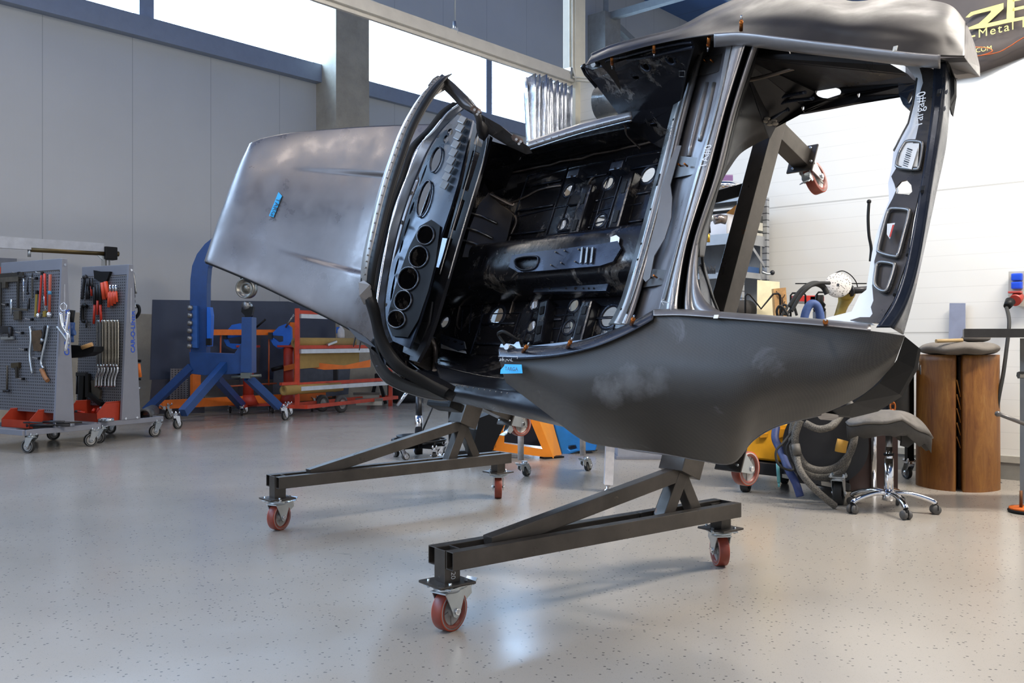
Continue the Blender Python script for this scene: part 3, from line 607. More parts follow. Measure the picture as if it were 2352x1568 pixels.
# corner of the lid opening at the lower end
lc = [(1603, 560, .60), (1600, 620, .60), (1606, 660, .60), (1625, 695, .61), (1665, 722, .62)]; lo_ = [(1592, 560, .60), (1588, 640, .60), (1590, 690, .61), (1600, 715, .62), (1640, 724, .63)]
grid(loft([P3(lo_), P3(lc)], 30, 2)).build('lid_corner', BODY, bh, solid=.004)
uc_ = [(1745, 96, .6), (1728, 110, .6), (1712, 150, .6), (1704, 200, .6)]; uo_ = [(1760, 86, .62), (1742, 92, .61), (1722, 104, .61), (1690, 190, .6)]
# --- engine bay upper inner wall (black) and lower boundary
eb = [(1735, 96, .52), (1800, 108, .50), (1900, 118, .48), (2010, 128, .45), (2050, 150, .42), (2085, 170, .38), (2104, 190, .34), (2092, 215, .26), (2066, 214, .22), (2015, 226, .2), (1960, 237, .18), (1900, 249, .16), (1850, 258, .14), (1815, 262, .14), (1790, 282, .14), (1778, 290, .14), (1765, 316, .14), (1700, 130, .52)]
ebp = MB().plate(P3(eb), CU * -.012, [ell(1902, 211, 30, 15, .2), ell(1972, 217, 3, 7, .19), ell(1844, 248, 3, 7, .16)]).build('engine_bay_side', mat_steel('bay_black', '#1d1a1a', .34, .25, 0, .5), car)
e_o = [(1765, 316, .14), (1735, 330, .16), (1700, 352, .2), (1675, 385, .24), (1655, 420, .28), (1640, 470, .32), (1625, 540, .36), (1616, 590, .4)]
e_i = [(1700, 130, .52), (1690, 180, .52), (1676, 240, .52), (1658, 310, .51), (1642, 380, .5), (1622, 450, .49), (1606, 540, .47), (1604, 590, .44)]
grid(loft([P3(e_i), P3(e_o)], 40, 4)).build('bay_side_lip', mat_steel('bay_black_lip', '#1a1819', .34, .25, 0, .5), ebp, solid=.006)
for pts in ([(1755, 250, .22), (1790, 225, .24), (1850, 212, .26)], [(1762, 258, .2), (1800, 235, .22), (1868, 226, .24)], [(1772, 274, .18), (1800, 255, .18), (1812, 252, .18)]): MB().tube(cr(P3(pts), 10), .008, 7).build('pressed_rib', NAVY, ebp)
MB().tube(cr(P3([(1700, 188, .44), (1760, 175, .42), (1830, 155, .4), (1920, 133, .4)]), 24), .009, 6).build('weld_seam', mat_steel('weld_bead', '#6f655c', .4, .7, 0, .6), ebp)
for i in range(14):
    x = 1738 + i * 3.6 + random.uniform(-3, 3); y = 258 + i * 2.6 + random.uniform(-7, 7); 
    MB().sphere(QU(x, y, .21), .012, 8, (1.4, 1, .7)).build('weld_blob', M('#8d8374', .7), ebp) if i < 12 else None
MB().plate(P3([(2062, 180, .34), (2082, 176, .34), (2104, 186, .34), (2110, 200, .33), (2094, 240, .28), (2086, 250, .27), (2074, 240, .27), (2064, 215, .27)]), CU * -.02, [P3([(2098, 206, .31), (2090, 212, .30), (2083, 228, .28), (2088, 238, .28), (2094, 226, .29)])]).build('bay_corner_bracket', NAVY, ebp)
# lower inner flank of the engine bay, dark
MB().plate(P3([(1604, 610, .40), (1616, 600, .30), (1630, 650, .24), (1648, 716, .22), (1640, 724, .5), (1612, 700, .52)]), CU * -.006).build('engine_bay_side', NAVY, car)
MB().tube(cr(P3([(1612, 570, .4), (1616, 620, .34), (1630, 665, .3), (1650, 716, .3)]), 16), .006, 6).build('bay_seal', RUB, car)
# --- rear end panel with pockets, bright torn edge, channel
rp = root_rp = None
torn_r = [(2130, 152), (2112, 156), (2117, 172), (2120, 190), (2112, 215), (2111, 240), (2107, 262), (2110, 287), (2103, 318), (2096, 330), (2080, 336), (2066, 352), (2060, 383), (2047, 405), (2054, 422), (2058, 437), (2050, 456), (2038, 478), (2033, 490), (2022, 528), (2016, 560), (2013, 582), (2008, 600), (2009, 637), (2003, 655), (2006, 690), (2000, 705), (2004, 720), (1998, 728), (1975, 728), (1952, 735), (2006, 741)]
chl = [(2020, 742), (2052, 690), (2082, 600), (2098, 500), (2118, 410), (2132, 320), (2140, 250), (2145, 160)]
fr = lambda x, y: .40 + .05 * max(0, min(1, (y - 150) / 600))
hole = [(2058, 444), (2058, 430), (2070, 416), (2082, 413), (2093, 425), (2095, 440), (2088, 447)]
outer = [QU(x, y, fr(x, y)) for x, y in torn_r + chl]
rpn = MB().plate(outer, CU * -.006, [[QU(x, y, fr(x, y)) for x, y in hole]]).build('rear_panel', mat_steel('rear_panel_grey', '#5b5652', .3, .7, 0, .35), car)
sl = [(2025, 128), (2060, 138), (2085, 156), (2100, 176), (2106, 184), (2096, 240), (2085, 284), (2070, 312), (2052, 347), (2048, 385), (2040, 420), (2042, 460), (2026, 500), (2012, 540), (2003, 580), (1996, 625), (1990, 665), (1974, 678), (1956, 715), (1905, 728), (1882, 736)]
MB().plate([QU(x, y, fr(x, y) - .012) for x, y in sl + [(2008, 746)] + [(x + 5, y) for x, y in torn_r[::-1][2:]]], CU * -.004).build('bright_edge', SILV, rpn, label='ragged bright ground metal edge')
MB().tube([QU(x, y, fr(x, y) + .012) for x, y in [(2106, 180), (2097, 240), (2086, 283), (2070, 312), (2053, 346)]], .006, 6, flat=.5).build('edge_strip', PLATED, rpn)
ch0 = [(2145, 140, .42), (2139, 250, .44), (2119, 400, .46), (2085, 590, .48), (2052, 692, .49), (2012, 752, .50)]; ch1 = [(x + dx, y, u - .02) for (x, y, u), dx in zip(ch0, (26, 24, 22, 26, 30, 34))]
ch2 = [(2184, 172, .30), (2174, 320, .30), (2150, 440, .31), (2118, 590, .33), (2098, 680, .34), (2074, 768, .36)]
grid(loft([P3(ch0), P3(ch1)], 30, 3)).build('rear_channel', NAVY, rpn, solid=.004); grid(loft([P3(ch1), P3(ch2)], 30, 3)).build('rear_outer_rail', NAVY, rpn, solid=.004)
MB().plate(P3([(2140, 130, .44), (2176, 140, .40), (2192, 180, .30), (2192, 215, .28), (2184, 262, .26), (2178, 240, .3), (2184, 172, .31), (2145, 145, .42)]), CU * -.02).build('rear_corner', BLACKP, rpn)
for x, y in ((2157, 215), (2120, 437), (2087, 583), (2057, 674), (2064, 714)): MB().box(QU(x, y - 5, .47), .012, .018, .003, CF, CL, CU).cyl(QU(x - 2, y + 3, .462), QU(x - 2, y + 3, .47), .006, n=10).build('slot_hole', BLACKP, rpn)
for x, y in ((2173, 212), (2168, 250), (2137, 432), (2126, 468), (2104, 560), (2076, 663), (2063, 704)): MB().plate([QU(x + a, y + b, .39) for a, b in ((-4, -6), (0, -3), (4, -7), (5, 0), (1, 6), (-3, 3))], CU * .002).build('bare_metal_spot', M('#a8a9ae', .5, .4), rpn)
def rim(pts, r=.006, nm='pocket_rim', m=None):
    q = [QU(x, y, fr(x, y) + .012) for x, y in pts]; return MB().tube(cr(q + [q[0]], 40)[:-1], r, 7, True).build(nm, m or PLATED, rpn)
rim([(2066, 350), (2076, 332), (2085, 324), (2112, 325), (2119, 335), (2112, 380), (2104, 388), (2064, 384), (2060, 372)]); MB().plate([QU(x, y, fr(x, y) + .008) for x, y in [(2066, 352), (2080, 330), (2112, 330), (2108, 384), (2064, 382)]], CU * .003).build('pocket_face', WHT, rpn)
lb = [(2085, 334), (2108, 341), (2094, 389), (2071, 384)]; lbo = MB().plate([QU(x, y, .44) for x, y in lb], CU * .001).build('paper_label', WHT, rpn, label='white paper label with printed lines')
mb = MB()
for k in range(9):
    t = .08 + k * .1; a = QU(2084 - 13 * t + 1, 337 + 47 * t, .443); b_ = QU(2096 - 13 * t, 341 + 47 * t, .443); mb.bar(a, b_, .0022 if k % 3 else .004, .0006, CU)
mb.build('label_print', INK, lbo)
rim([(2040, 484), (2050, 478), (2084, 481), (2088, 492), (2076, 540), (2064, 583), (2054, 588), (2022, 580), (2018, 570), (2028, 528)], .007)
rim([(2014, 606), (2024, 601), (2050, 605), (2055, 614), (2040, 660), (2030, 668), (2016, 662), (2009, 648)], .007)
lb2 = MB().plate([QU(x, y, .455) for x, y in [(2038, 514), (2056, 512), (2044, 549), (2037, 538)]], CU * .001).build('paper_label', WHT, rpn, label='small white triangular sticker with a red stripe'); MB().bar(QU(2052, 516, .459), QU(2044, 544, .459), .006, .0006, CU).build('label_print', M('#c03a2c', .5), lb2)
a = QU(2118, 292, .45); b_ = QU(2127, 205, .45); text_mb('Targa#0', a, b_ - a, (b_ - a).cross(CU) * -1, .045, .002).build('chalk_writing', CHALK, rpn, label='white handwritten Targa#0')
# --- floor pan in car coordinates: f forward, l up across the width, u out of the floor
def fl(x, y, u=0): d = QU(x, y, u) - CO; return d.dot(CF), d.dot(CL)
def circ(f, l, r, u, n=18): return [CC(f + r * math.cos(2 * math.pi * i / n), l + r * math.sin(2 * math.pi * i / n), u) for i in range(n)]
fh = [(1142, 727, .055), (1228, 700, .032), (1222, 749, .032), (1319, 702, .034), (1306, 752, .034), (1307, 438, .036), (1292, 517, .034), (1398, 421, .036), (1379, 507, .036), (1361, 553, .034), (1490, 402, .045), (1022, 677, .036), (1023, 740, .036), (1401, 727, .055)]
holes = []; hpos = []
for x, y, r in fh:
    f, l = fl(x, y); hpos.append((f, l, r)); holes.append(circ(f, l, r, 0))
fo = [CC(.22, -.60, 0), CC(2.12, -.62, 0), CC(2.12, 1.0, 0), CC(.22, 1.0, 0)]
fp = MB().plate(fo, CU * -.004, holes).build('floor_pan', BLK, car, label='black floor pan with round holes and bare weld seams')
for f, l, r in hpos: MB().lathe(CC(f, l, 0), CU, [(r, -.004), (r, .006), (r * 1.25, .008), (r * 1.4, .001)], 20).build('hole_rim', NAVY, fp)
def cbox(f0, f1, l0, l1, u0, u1, mb=None, ch=0.0):
    mb = mb or MB(); return mb.box(CC((f0 + f1) / 2, (l0 + l1) / 2, (u0 + u1) / 2), f1 - f0, l1 - l0, u1 - u0, CF, CL, CU, ch)
# lateral stiffener beams with slots, between tunnel and sills
for (x0, y0), (x1, y1) in (((1352, 425), (1312, 560)), ((1447, 395), (1405, 545)), ((1252, 690), (1236, 790)), ((1352, 690), (1325, 790)), ((1445, 690), (1425, 760))):
    f0, l0 = fl(x0, y0, .06); f1, l1 = fl(x1, y1, .06); f = (f0 + f1) / 2
    bmm = MB().bar(CC(f0, l0, .035), CC(f1, l1, .035), .075, .07, CU, .012).build('cross_stiffener', BLK, fp)
    for t in (.25, .7): MB().bar(CC(f0, l0, .072).lerp(CC(f1, l1, .072), t - .09), CC(f0, l0, .072).lerp(CC(f1, l1, .072), t + .09), .028, .004, CU, .01).build('slot_hole', BLACKP, bmm)
def seg(pts, r, nm, mat, u=.0, par=None, n=14, flat=.6): return MB().tube(cr([QU(x, y, u) for x, y in pts], n), r, 7, flat=flat).build(nm, mat, par or fp)
for pts in ([(1180, 500), (1270, 478), (1330, 468)], [(1185, 560), (1260, 540), (1310, 532)], [(1352, 465), (1415, 450)], [(1345, 490), (1405, 476)], [(1340, 520), (1400, 505)], [(1440, 450), (1480, 440)], [(1435, 475), (1475, 466)],
            [(1262, 725), (1318, 722)], [(1258, 755), (1310, 752)], [(1352, 730), (1400, 728)], [(1065, 690), (1060, 760)], [(1085, 690), (1078, 765)], [(1110, 690), (1102, 765)]): seg(pts, .007, 'pressed_rib', NAVY)
WELD = mat_steel('weld_bead_steel', '#8d8177', .38, .75, 0, .7)
for pts in ([(1150, 470), (1185, 500), (1172, 540), (1160, 580)], [(1128, 440), (1155, 468), (1200, 455), (1240, 435), (1290, 425)], [(1345, 435), (1330, 470), (1325, 520), (1318, 560)], [(1372, 400), (1352, 420), (1345, 470)], [(1440, 400), (1430, 440), (1425, 500), (1415, 545)],
            [(1262, 690), (1255, 720), (1246, 780)], [(1365, 690), (1352, 720), (1340, 775)], [(1060, 690), (1050, 740), (1055, 755)], [(1180, 690), (1172, 720)]): seg(pts, .009, 'weld_seam', WELD, .004, n=26, flat=.5)
for x, y in ((1325, 405), (1425, 387)):
    b_ = MB().box(QU(x, y, .10), .09, .05, .07, CF, CL, CU, .006).build('seat_bracket', NAVY, fp)
    for dx in (-12, 0, 12): MB().cyl(QU(x + dx, y, .137), QU(x + dx, y, .139), .007, n=10).build('bolt_hole', BLACKP, b_)
# transmission tunnel
tp = [(1030, 650), (1530, 575)]; lt0 = .10
tun = [[CC(f, lt0 + dl * (1 + .25 * max(0, f - 1.5)), uu) for dl, uu in ((-.17, 0), (-.15, .12), (-.11, .20), (0, .215), (.11, .20), (.15, .12), (.17, 0))] for f in (.22, .35, .5, .9, 1.3, 1.7, 2.1)]
tn = grid(loft(tun, 30, 40)).build('transmission_tunnel', BLK, car, solid=.004)
co_ = [(1168, 612), (1176, 586), (1215, 580), (1380, 560), (1418, 553), (1426, 570), (1408, 600), (1378, 610), (1240, 622), (1190, 625)]
ho_ = [(1185, 612), (1183, 597), (1200, 590), (1232, 589), (1236, 600), (1226, 616), (1200, 620)]
cn = MB().plate(P3([(x, y, .235) for x, y in co_]), CU * -.012, [P3([(x, y, .235) for x, y in ho_])]).build('console_plate', mat_steel('console_blue_black', '#3a3f4c', .28, .7, 0, .25), car)
MB().tube(cr(P3([(x, y, .238) for x, y in ho_ + ho_[:1]]), 40)[:-1], .006, 6, True).build('opening_rim', NAVY, cn)
for i in range(3): a = QU(1338 + i * 12, 568, .243); b_ = QU(1334 + i * 12, 604, .243); MB().bar(a, b_, .012, .008, CU).build('pressed_rib', PLATED, cn)
for x, y in ((1296, 575), (1328, 572), (1288, 603), (1320, 600), (1275, 578), (1265, 608)): MB().cyl(QU(x, y, .236), QU(x, y, .252), .004, n=8).build('stud', PLATED, cn)
MB().lathe(QU(1425, 553, .20), CU, [(.05, 0), (.05, .01), (.035, .014)], 20).build('tunnel_cover', SILV, tn)
MB().plate(P3([(1403, 545, .23), (1416, 540, .23), (1424, 546, .23), (1420, 570, .23), (1408, 574, .23), (1402, 565, .23)]), CU * .003).build('bare_metal_spot', SILV, tn)
MB().bar(QU(1232, 664, .10), QU(1400, 660, .10), .05, .03, CU, .004).build('tunnel_rail', NAVY, tn)
for x in (1245, 1262, 1300, 1322, 1340, 1352, 1364): MB().cyl(QU(x, 662, .118), QU(x, 662, .12), .008 if x == 1322 else .005, n=10).build('bolt_hole', BLACKP, tn)
# sills: upper (far) and lower (near)
us = [[QU(1206, 352, .16), QU(1210, 340, .26), QU(1214, 336, .33), QU(1208, 326, .33)], [QU(1330, 318, .15), QU(1330, 302, .26), QU(1330, 298, .33), QU(1330, 286, .33)], [QU(1450, 292, .14), QU(1450, 274, .26), QU(1450, 268, .33), QU(1450, 258, .33)]]
usi = grid(loft(us, 12, 24)).build('side_sill', NAVY, car, solid=.006, label='upper side sill')
grid(loft([[QU(1200, 350, .2), QU(1195, 365, .1), QU(1190, 385, .0), QU(1188, 430, -.0)], [QU(1330, 318, .18), QU(1330, 332, .1), QU(1330, 352, .0), QU(1330, 385, .0)], [QU(1520, 280, .18), QU(1520, 300, .1), QU(1520, 325, .0), QU(1520, 350, .0)]], 12, 20)).build('inner_sill', BLK, usi, solid=.004)
grid(loft([[QU(1207, 344, .33), QU(1330, 305, .33), QU(1452, 272, .33)], [QU(1209, 337, .345), QU(1330, 297, .345), QU(1451, 265, .345)], [QU(1210, 326, .335), QU(1330, 285, .335), QU(1450, 256, .335)]], 24, 6)).build('sill_flange', BODY, usi, solid=.004)
MB().tube(cr([QU(1207, 347, .33), QU(1330, 308, .33), QU(1452, 276, .33)], 20), .006, 6).build('sill_edge', M('#9a9ea6', .22, .95, .05), usi)
for x in range(1232, 1440, 17): MB().sphere(QU(x, 331 - (x - 1210) * .262, .352), .004, 8).build('spot_weld', PLATED, usi)
MB().tube(cr([QU(1425, 280, .3), QU(1436, 290, .26), QU(1440, 310, .2), QU(1470, 340, .1)], 16), .012, 7, flat=.4).build('weld_seam', WELD, usi)
ls = [[QU(1000, 838, .30), QU(1010, 870, .36), QU(1014, 880, .38), QU(1016, 902, .38), QU(1012, 914, .30)], [QU(1120, 866, .26), QU(1130, 890, .34), QU(1134, 897, .36), QU(1140, 925, .36), QU(1142, 944, .28)], [QU(1290, 880, .22), QU(1290, 910, .32), QU(1300, 920, .34), QU(1330, 975, .30), QU(1335, 988, .22)]]
lsi = grid(loft(ls, 20, 30)).build('side_sill', mat_steel('sill_black', '#202126', .34, .3, 0, .3), car, solid=.006, label='lower side sill')
grid(loft([[QU(1000, 838, .30), QU(990, 815, .15), QU(985, 800, .0)], [QU(1120, 866, .26), QU(1120, 840, .1), QU(1120, 815, .0)], [QU(1290, 880, .22), QU(1290, 850, .1), QU(1290, 800, .0)]], 10, 20)).build('inner_sill', BLK, lsi, solid=.004)
for x in range(1048, 1170, 13): MB().sphere(QU(x, 884 + (x - 1040) * .15, .385), .004, 8).build('spot_weld', PLATED, lsi)
MB().box(QU(1023, 930, .22), .22, .05, .10, CF, CL, CU, .02).build('jacking_block', BLACKP, lsi)
# door lock strip on the lower B post
MB().plate(P3([(1147, 800, .70), (1150, 790, .70), (1160, 788, .70), (1180, 791, .70), (1186, 785, .70), (1192, 784, .70), (1196, 797, .70), (1220, 794, .70), (1340, 780, .66), (1420, 755, .64), (1300, 794, .67), (1200, 804, .70)]), CU * -.006).build('lock_strip', mat_steel('lock_strip_steel', '#70747b', .3, .8, 0, .2), car)
MB().tube(cr(P3([(1160, 792, .7), (1145, 770, .72), (1148, 763, .74), (1160, 762, .74), (1185, 778, .7), (1200, 790, .66)]), 20), .007, 7).build('hinge_loop', BLACKP, car)
MB().cyl(QU(1163, 796, .74), QU(1176, 800, .70), .013, n=14).build('latch_bush', PLATED, car)
# raised seat pans, inner rails and stamped ridges that break up the floor
for f0, f1, l0, l1 in ((.50, .78, .28, .78), (.88, 1.16, .28, .78), (1.26, 1.62, .30, .80), (.50, .78, -.52, -.12), (.88, 1.16, -.52, -.12), (1.26, 1.60, -.52, -.14)):
    for k in range(3):
        ll = l0 + (l1 - l0) * (k + .5) / 3
        MB().tube([CC(f0 + .02, ll, .004), CC(f1 - .02, ll, .004)], .011, 6, flat=.5).build('pressed_rib', NAVY, fp)
    MB().tube([CC(f0, l0, .002), CC(f1, l0, .002), CC(f1, l1, .002), CC(f0, l1, .002)], .008, 6, True, flat=.5).build('pan_edge', NAVY, fp)
for l in (.88, -.56): MB().bar(CC(.25, l, .05), CC(2.05, l, .05), .05, .10, CU, .012).build('inner_rail', BLK, fp)
for l in (.84, -.535): MB().tube([CC(.25 + i * .09, l + .004 * math.sin(i * 2.3), .012 + .004 * math.sin(i * 1.7)) for i in range(20)], .007, 6).build('weld_seam', WELD, fp)
# seat back / rear inner walls (dark masses behind the bulkhead) and front firewall
MB().plate([CC(.24, -.58, 0), CC(.24, .98, 0), CC(.16, .92, .22), CC(.16, -.5, .22)], CF * -.006).build('seat_back_wall', BLK, car)
fw_ = MB().plate([CC(2.08, -.62, 0), CC(2.08, 1.0, 0), CC(1.80, .98, .52), CC(1.80, -.60, .52)], CF * -.006).build('firewall', BLK, car)
tb = [(1062, 590), (1080, 520), (1100, 470), (1122, 442), (1150, 470), (1178, 492), (1165, 545), (1150, 600), (1105, 590)]
tb_u = lambda x, y: .05 + .0016 * max(0, 1180 - x)
MB().plate([QU(x, y, tb_u(x, y)) for x, y in tb], CU * -.004).build('toe_board', mat_steel('toe_board_grey', '#5a534c', .4, .6, 0, .15), car)
for dy in (0, 34, 62): MB().tube([QU(x, y + dy, tb_u(x, y) + .006) for x, y in ((1078 - dy * .3, 488), (1110 - dy * .3, 497), (1142 - dy * .3, 512))], .008, 7, flat=.4).build('pressed_rib', PLATED, car.children[-1] if False else fw_)
MB().tube(cr([QU(x, y, tb_u(x, y) + .01) for x, y in ((1126, 445), (1145, 455), (1175, 470), (1180, 468))], 14), .012, 7, flat=.5).build('weld_seam', WELD, fw_)
# side wall ahead of the doors (upper and lower)
MB().plate([QU(1115, 320, .48), QU(1205, 345, .30), QU(1186, 372, .10), QU(1160, 430, .02), QU(1125, 440, .04), QU(1100, 400, .20)], CU * -.006).build('kick_panel', BLK, car)
MB().plate([QU(965, 800, .40), QU(985, 770, .30), QU(1000, 775, .12), QU(1010, 805, .04), QU(1000, 845, .20), QU(980, 850, .36), QU(950, 835, .46)], CU * -.006).build('kick_panel', mat_steel('kick_grey', '#48423d', .4, .6, 0, .2), car)
MB().tube(cr([QU(978, 762, .3), QU(992, 780, .22), QU(1000, 805, .2), QU(998, 850, .3)], 20), .014, 7, flat=.5).build('weld_seam', WELD, car)
MB().plate([QU(x, y, .16) for x, y in ((1016, 768), (1068, 785), (1072, 802), (1052, 806), (1014, 790))], CU * .01, [[QU(x + 5 * math.cos(i), y + 2.6 * math.sin(i), .16) for i in range(6)] for x, y in ((1032, 781), (1048, 786), (1063, 791))]).build('step_bracket', NAVY, car)
MB().plate([QU(x, y, .13) for x, y in ((1014, 790), (1070, 806), (1072, 812), (1014, 800))], CU * .004).build('bare_metal_spot', SILV, car)
# --- dashboard
dl = [(1048, 262), (1015, 300), (990, 340), (960, 405), (934, 480), (910, 560), (893, 640), (884, 700), (886, 745), (896, 780)]
dr = [(1086, 276), (1078, 310), (1066, 360), (1052, 420), (1034, 480), (1012, 545), (998, 610), (984, 670), (962, 740), (940, 800)]
du = lambda x, y: .70
def dpt(x, y, o=0): return QU(x, y, .70 + o)
def lellipse(x, y, rx, ry, rot, o=0, n=20):
    c_, s_ = math.cos(math.radians(rot)), math.sin(math.radians(rot)); return [dpt(x + rx * math.cos(a) * c_ - ry * math.sin(a) * s_, y + rx * math.cos(a) * s_ + ry * math.sin(a) * c_, o) for a in [2 * math.pi * i / n for i in range(n)]]
gz = [(978, 540, 19, 22, 18), (962, 590, 21, 25, 18), (938, 640, 23, 27, 18), (926, 690, 19, 23, 18), (911, 733, 20, 20, 0)]
vents = [(1001, 366, 11, 30, 17), (974, 456, 13, 43, 15), (1024, 320, 5, 10, 15), (1034, 303, 6, 8, 20), (1052, 330, 6, 9, 15)]
slots = [(972, 402, 2, 26, 20), (946, 478, 2.2, 16, 20), (935, 522, 2.2, 22, 18), (922, 566, 2.2, 16, 16), (911, 612, 2.4, 20, 14), (902, 662, 2.6, 30, 10)]
dsh = MB().plate([dpt(x, y) for x, y in dl] + [dpt(x, y, -.0) for x, y in dr[::-1]], CU * -.012, [lellipse(*g) for g in gz] + [lellipse(*g) for g in vents + slots]).build('dashboard', mat_steel('dash_blue_black', '#1d232e', .3, .7, 0, .08), car, label='dashboard shell with five round gauge holes')
MB().plate([dpt(x, y, .006) for x, y in [(992, 505), (1012, 520), (1002, 600), (985, 668), (962, 735), (938, 775), (903, 772), (890, 740), (898, 700), (915, 640), (940, 570), (965, 520)]], CU * .004, [lellipse(*g, .006) for g in gz]).build('gauge_panel', M('#08080a', .6, spec=.12), dsh)
for g in gz: MB().tube(lellipse(*g, .014), .006, 7, True).build('gauge_ring', M('#3b3c40', .22, .8), dsh); MB().add(lellipse(*g, .01) + [dpt(g[0] + (q - 0), g[1], 0) for q in ()], []).add(lellipse(g[0], g[1], g[2], g[3], g[4], .008) + lellipse(g[0] + 4, g[1] - 1, g[2] * .9, g[3] * .9, g[4], -.09), [(i, (i + 1) % 20, 20 + (i + 1) % 20, 20 + i) for i in range(20)], True).build('gauge_cup', M('#26272b', .25, .7), dsh)
for g in vents[:2]: MB().tube(lellipse(*g, .008), .005, 6, True).build('vent_rim', NAVY, dsh)
for k in range(9):  # corrugated duct
    t = k / 8; x = 1063 - 42 * t; y = 275 + 150 * t; MB().bar(QU(x - 7, y - 3, .72), QU(x + 6, y + 3, .72), .040, .008, CU, .003).build('duct_rib', mat_steel('duct_grey', '#5a5856', .4, .5, 0, .15), dsh)
for x, y in ((1004, 312), (954, 407), (943, 443), (921, 510), (898, 580), (890, 620), (884, 700)): MB().box(QU(x, y, .735), .025, .018, .012, CF, CL, CU, .003).cyl(QU(x, y, .742), QU(x, y, .745), .006).build('spring_clip', PLATED, dsh)
# right-hand rail under the dash with openings
ro = [(1088, 280), (1112, 300), (1126, 312), (1118, 345), (1090, 440), (1062, 530), (1040, 600), (1020, 668), (1000, 735), (980, 790), (958, 830), (940, 826), (945, 800), (966, 745), (990, 668), (1016, 590), (1040, 500), (1062, 420), (1078, 345)]
rh = [[(1096, 300), (1112, 312), (1106, 338), (1088, 330)], [(1086, 345), (1102, 352), (1075, 440), (1062, 434)], [(1030, 545), (1040, 548), (1020, 612), (1010, 608)], [(1058, 455), (1068, 460), (1046, 530), (1036, 526)], [(955, 716), (974, 722), (968, 738), (950, 733)], [(948, 745), (966, 750), (960, 770), (942, 768)]]
rl_ = MB().plate(P3([(x, y, .60) for x, y in ro]), CU * -.02, [P3([(x, y, .60) for x, y in h]) for h in rh]).build('dash_support_rail', mat_steel('rail_black', '#26262b', .35, .5, 0, .3), car)
MB().tube(cr(P3([(1100, 300, .62), (1088, 360, .62), (1062, 450, .62), (1036, 540, .62), (1010, 630, .62)]), 24), .004, 6).build('rail_edge', PLATED, rl_); MB().tube(cr(P3([(1120, 318, .62), (1110, 370, .62), (1080, 470, .62), (1050, 570, .62), (1030, 640, .62)]), 24), .005, 6).build('rail_edge', PLATED, rl_)
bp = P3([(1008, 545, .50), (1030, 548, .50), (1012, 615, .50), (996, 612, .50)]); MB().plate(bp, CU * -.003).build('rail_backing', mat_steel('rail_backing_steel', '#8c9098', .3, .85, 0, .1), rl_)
MB().plate(P3([(958, 690, .64), (992, 692, .64), (985, 740, .62), (965, 790, .60), (950, 820, .60), (925, 808, .62), (930, 780, .62), (945, 730, .64)]), CU * -.01, [P3([(962, 712, .635), (974, 716, .635), (970, 730, .63), (957, 727, .63)]), P3([(950, 740, .63), (966, 745, .63), (958, 768, .62), (943, 764, .62)])]).build('knee_bracket', DKMET, rl_)
# cowl: bright strip and inner windscreen base
cs_l = [(1060, 240, .80), (1030, 262, .82), (1000, 300, .83), (958, 345, .84), (935, 410, .84), (908, 480, .84), (890, 560, .84), (876, 640, .84), (868, 700, .84), (876, 760, .82), (898, 805, .78)]
cs_r = [(1066, 250, .76), (1045, 268, .78), (1014, 300, .79), (985, 345, .79), (955, 412, .79), (929, 484, .79), (908, 560, .79), (892, 640, .79), (885, 700, .79), (888, 745, .77), (902, 785, .74)]
grid(loft([P3(cs_l), [p.lerp(q, .5) + CU * .03 for p, q in zip(P3(cs_l), P3(cs_r))], P3(cs_r)], 60, 8)).build('cowl_strip', M('#ccd6e4', .22, .95, .03, 3), car, solid=.004)  # pale blue base colour carries the strip's bright highlight
grid(loft([P3([(x - 3, y - 3, u - .01) for x, y, u in cs_l]), P3([(x - 20, y - 6, u + .02) for x, y, u in cs_l])], 60, 2)).build('cowl_channel', BLACKP, car, solid=.004)
# windscreen frame
hd = [(1012, 184, 1.02), (1000, 190, 1.06), (978, 212, 1.10), (950, 255, 1.13), (925, 305, 1.15), (905, 360, 1.16), (885, 420, 1.17), (866, 490, 1.17), (850, 560, 1.16), (840, 610, 1.14), (836, 655, 1.10)]
def strip_w(pts, w0, w1, off0=0, off1=0, k=0):
    """two edge polylines displaced sideways in the picture-facing plane of the car frame"""
    a = []; b = []; P = P3(pts)
    for i, p in enumerate(P):
        t = (P[min(i + 1, len(P) - 1)] - P[max(i - 1, 0)]).normalized(); s_ = t.cross(CU).normalized(); a.append(p + s_ * w0 + CU * off0); b.append(p + s_ * w1 + CU * off1)
    return a, b
wf = MB(); a, b = strip_w(hd, -.034, .044); a2, b2 = strip_w(hd, -.026, .030, -.045, -.06)
rows = [cr(a, 60), cr([(p + q) / 2 + CU * .008 for p, q in zip(a, b)], 60), cr(b, 60), cr(b2, 60), cr(a2, 60), cr(a, 60)]
wf_ = P3([(984, 198, 1.09), (996, 182, 1.06), (1008, 174, 1.04), (1019, 178, 1.02), (1026, 190, 1.0), (1014, 205, 1.03), (998, 214, 1.06)])
wfo = grid(rows).build('windscreen_frame', mat_steel('header_satin', '#8c8883', .38, .6, 0, .12), car, label='windscreen frame header and pillars')
MB().plate([q + CU * .01 for q in wf_], CU * -.03).build('corner_cap', mat_steel('cap_steel', '#7a7774', .3, .7, 0, .2), wfo, bevel=.006)
a, b = strip_w(hd, -.030, -.066, .0, -.02); grid([cr(a, 60), cr(b, 60)]).build('header_flange', BLACKP, wfo, solid=.006)
for i, p in enumerate(cr(strip_w(hd, -.016, -.01, .01)[0], 34)): MB().sphere(p, .0045, 8).build('spot_weld', PLATED, wfo) if 1 < i < 33 else None
pu = [(1008, 180, 1.03), (1022, 190, 1.02), (1045, 212, .98), (1068, 236, .94), (1086, 256, .90), (1098, 285, .82), (1104, 305, .74)]
a, b = strip_w(pu, -.028, .030); a2, b2 = strip_w(pu, -.026, .024, -.04, -.05)
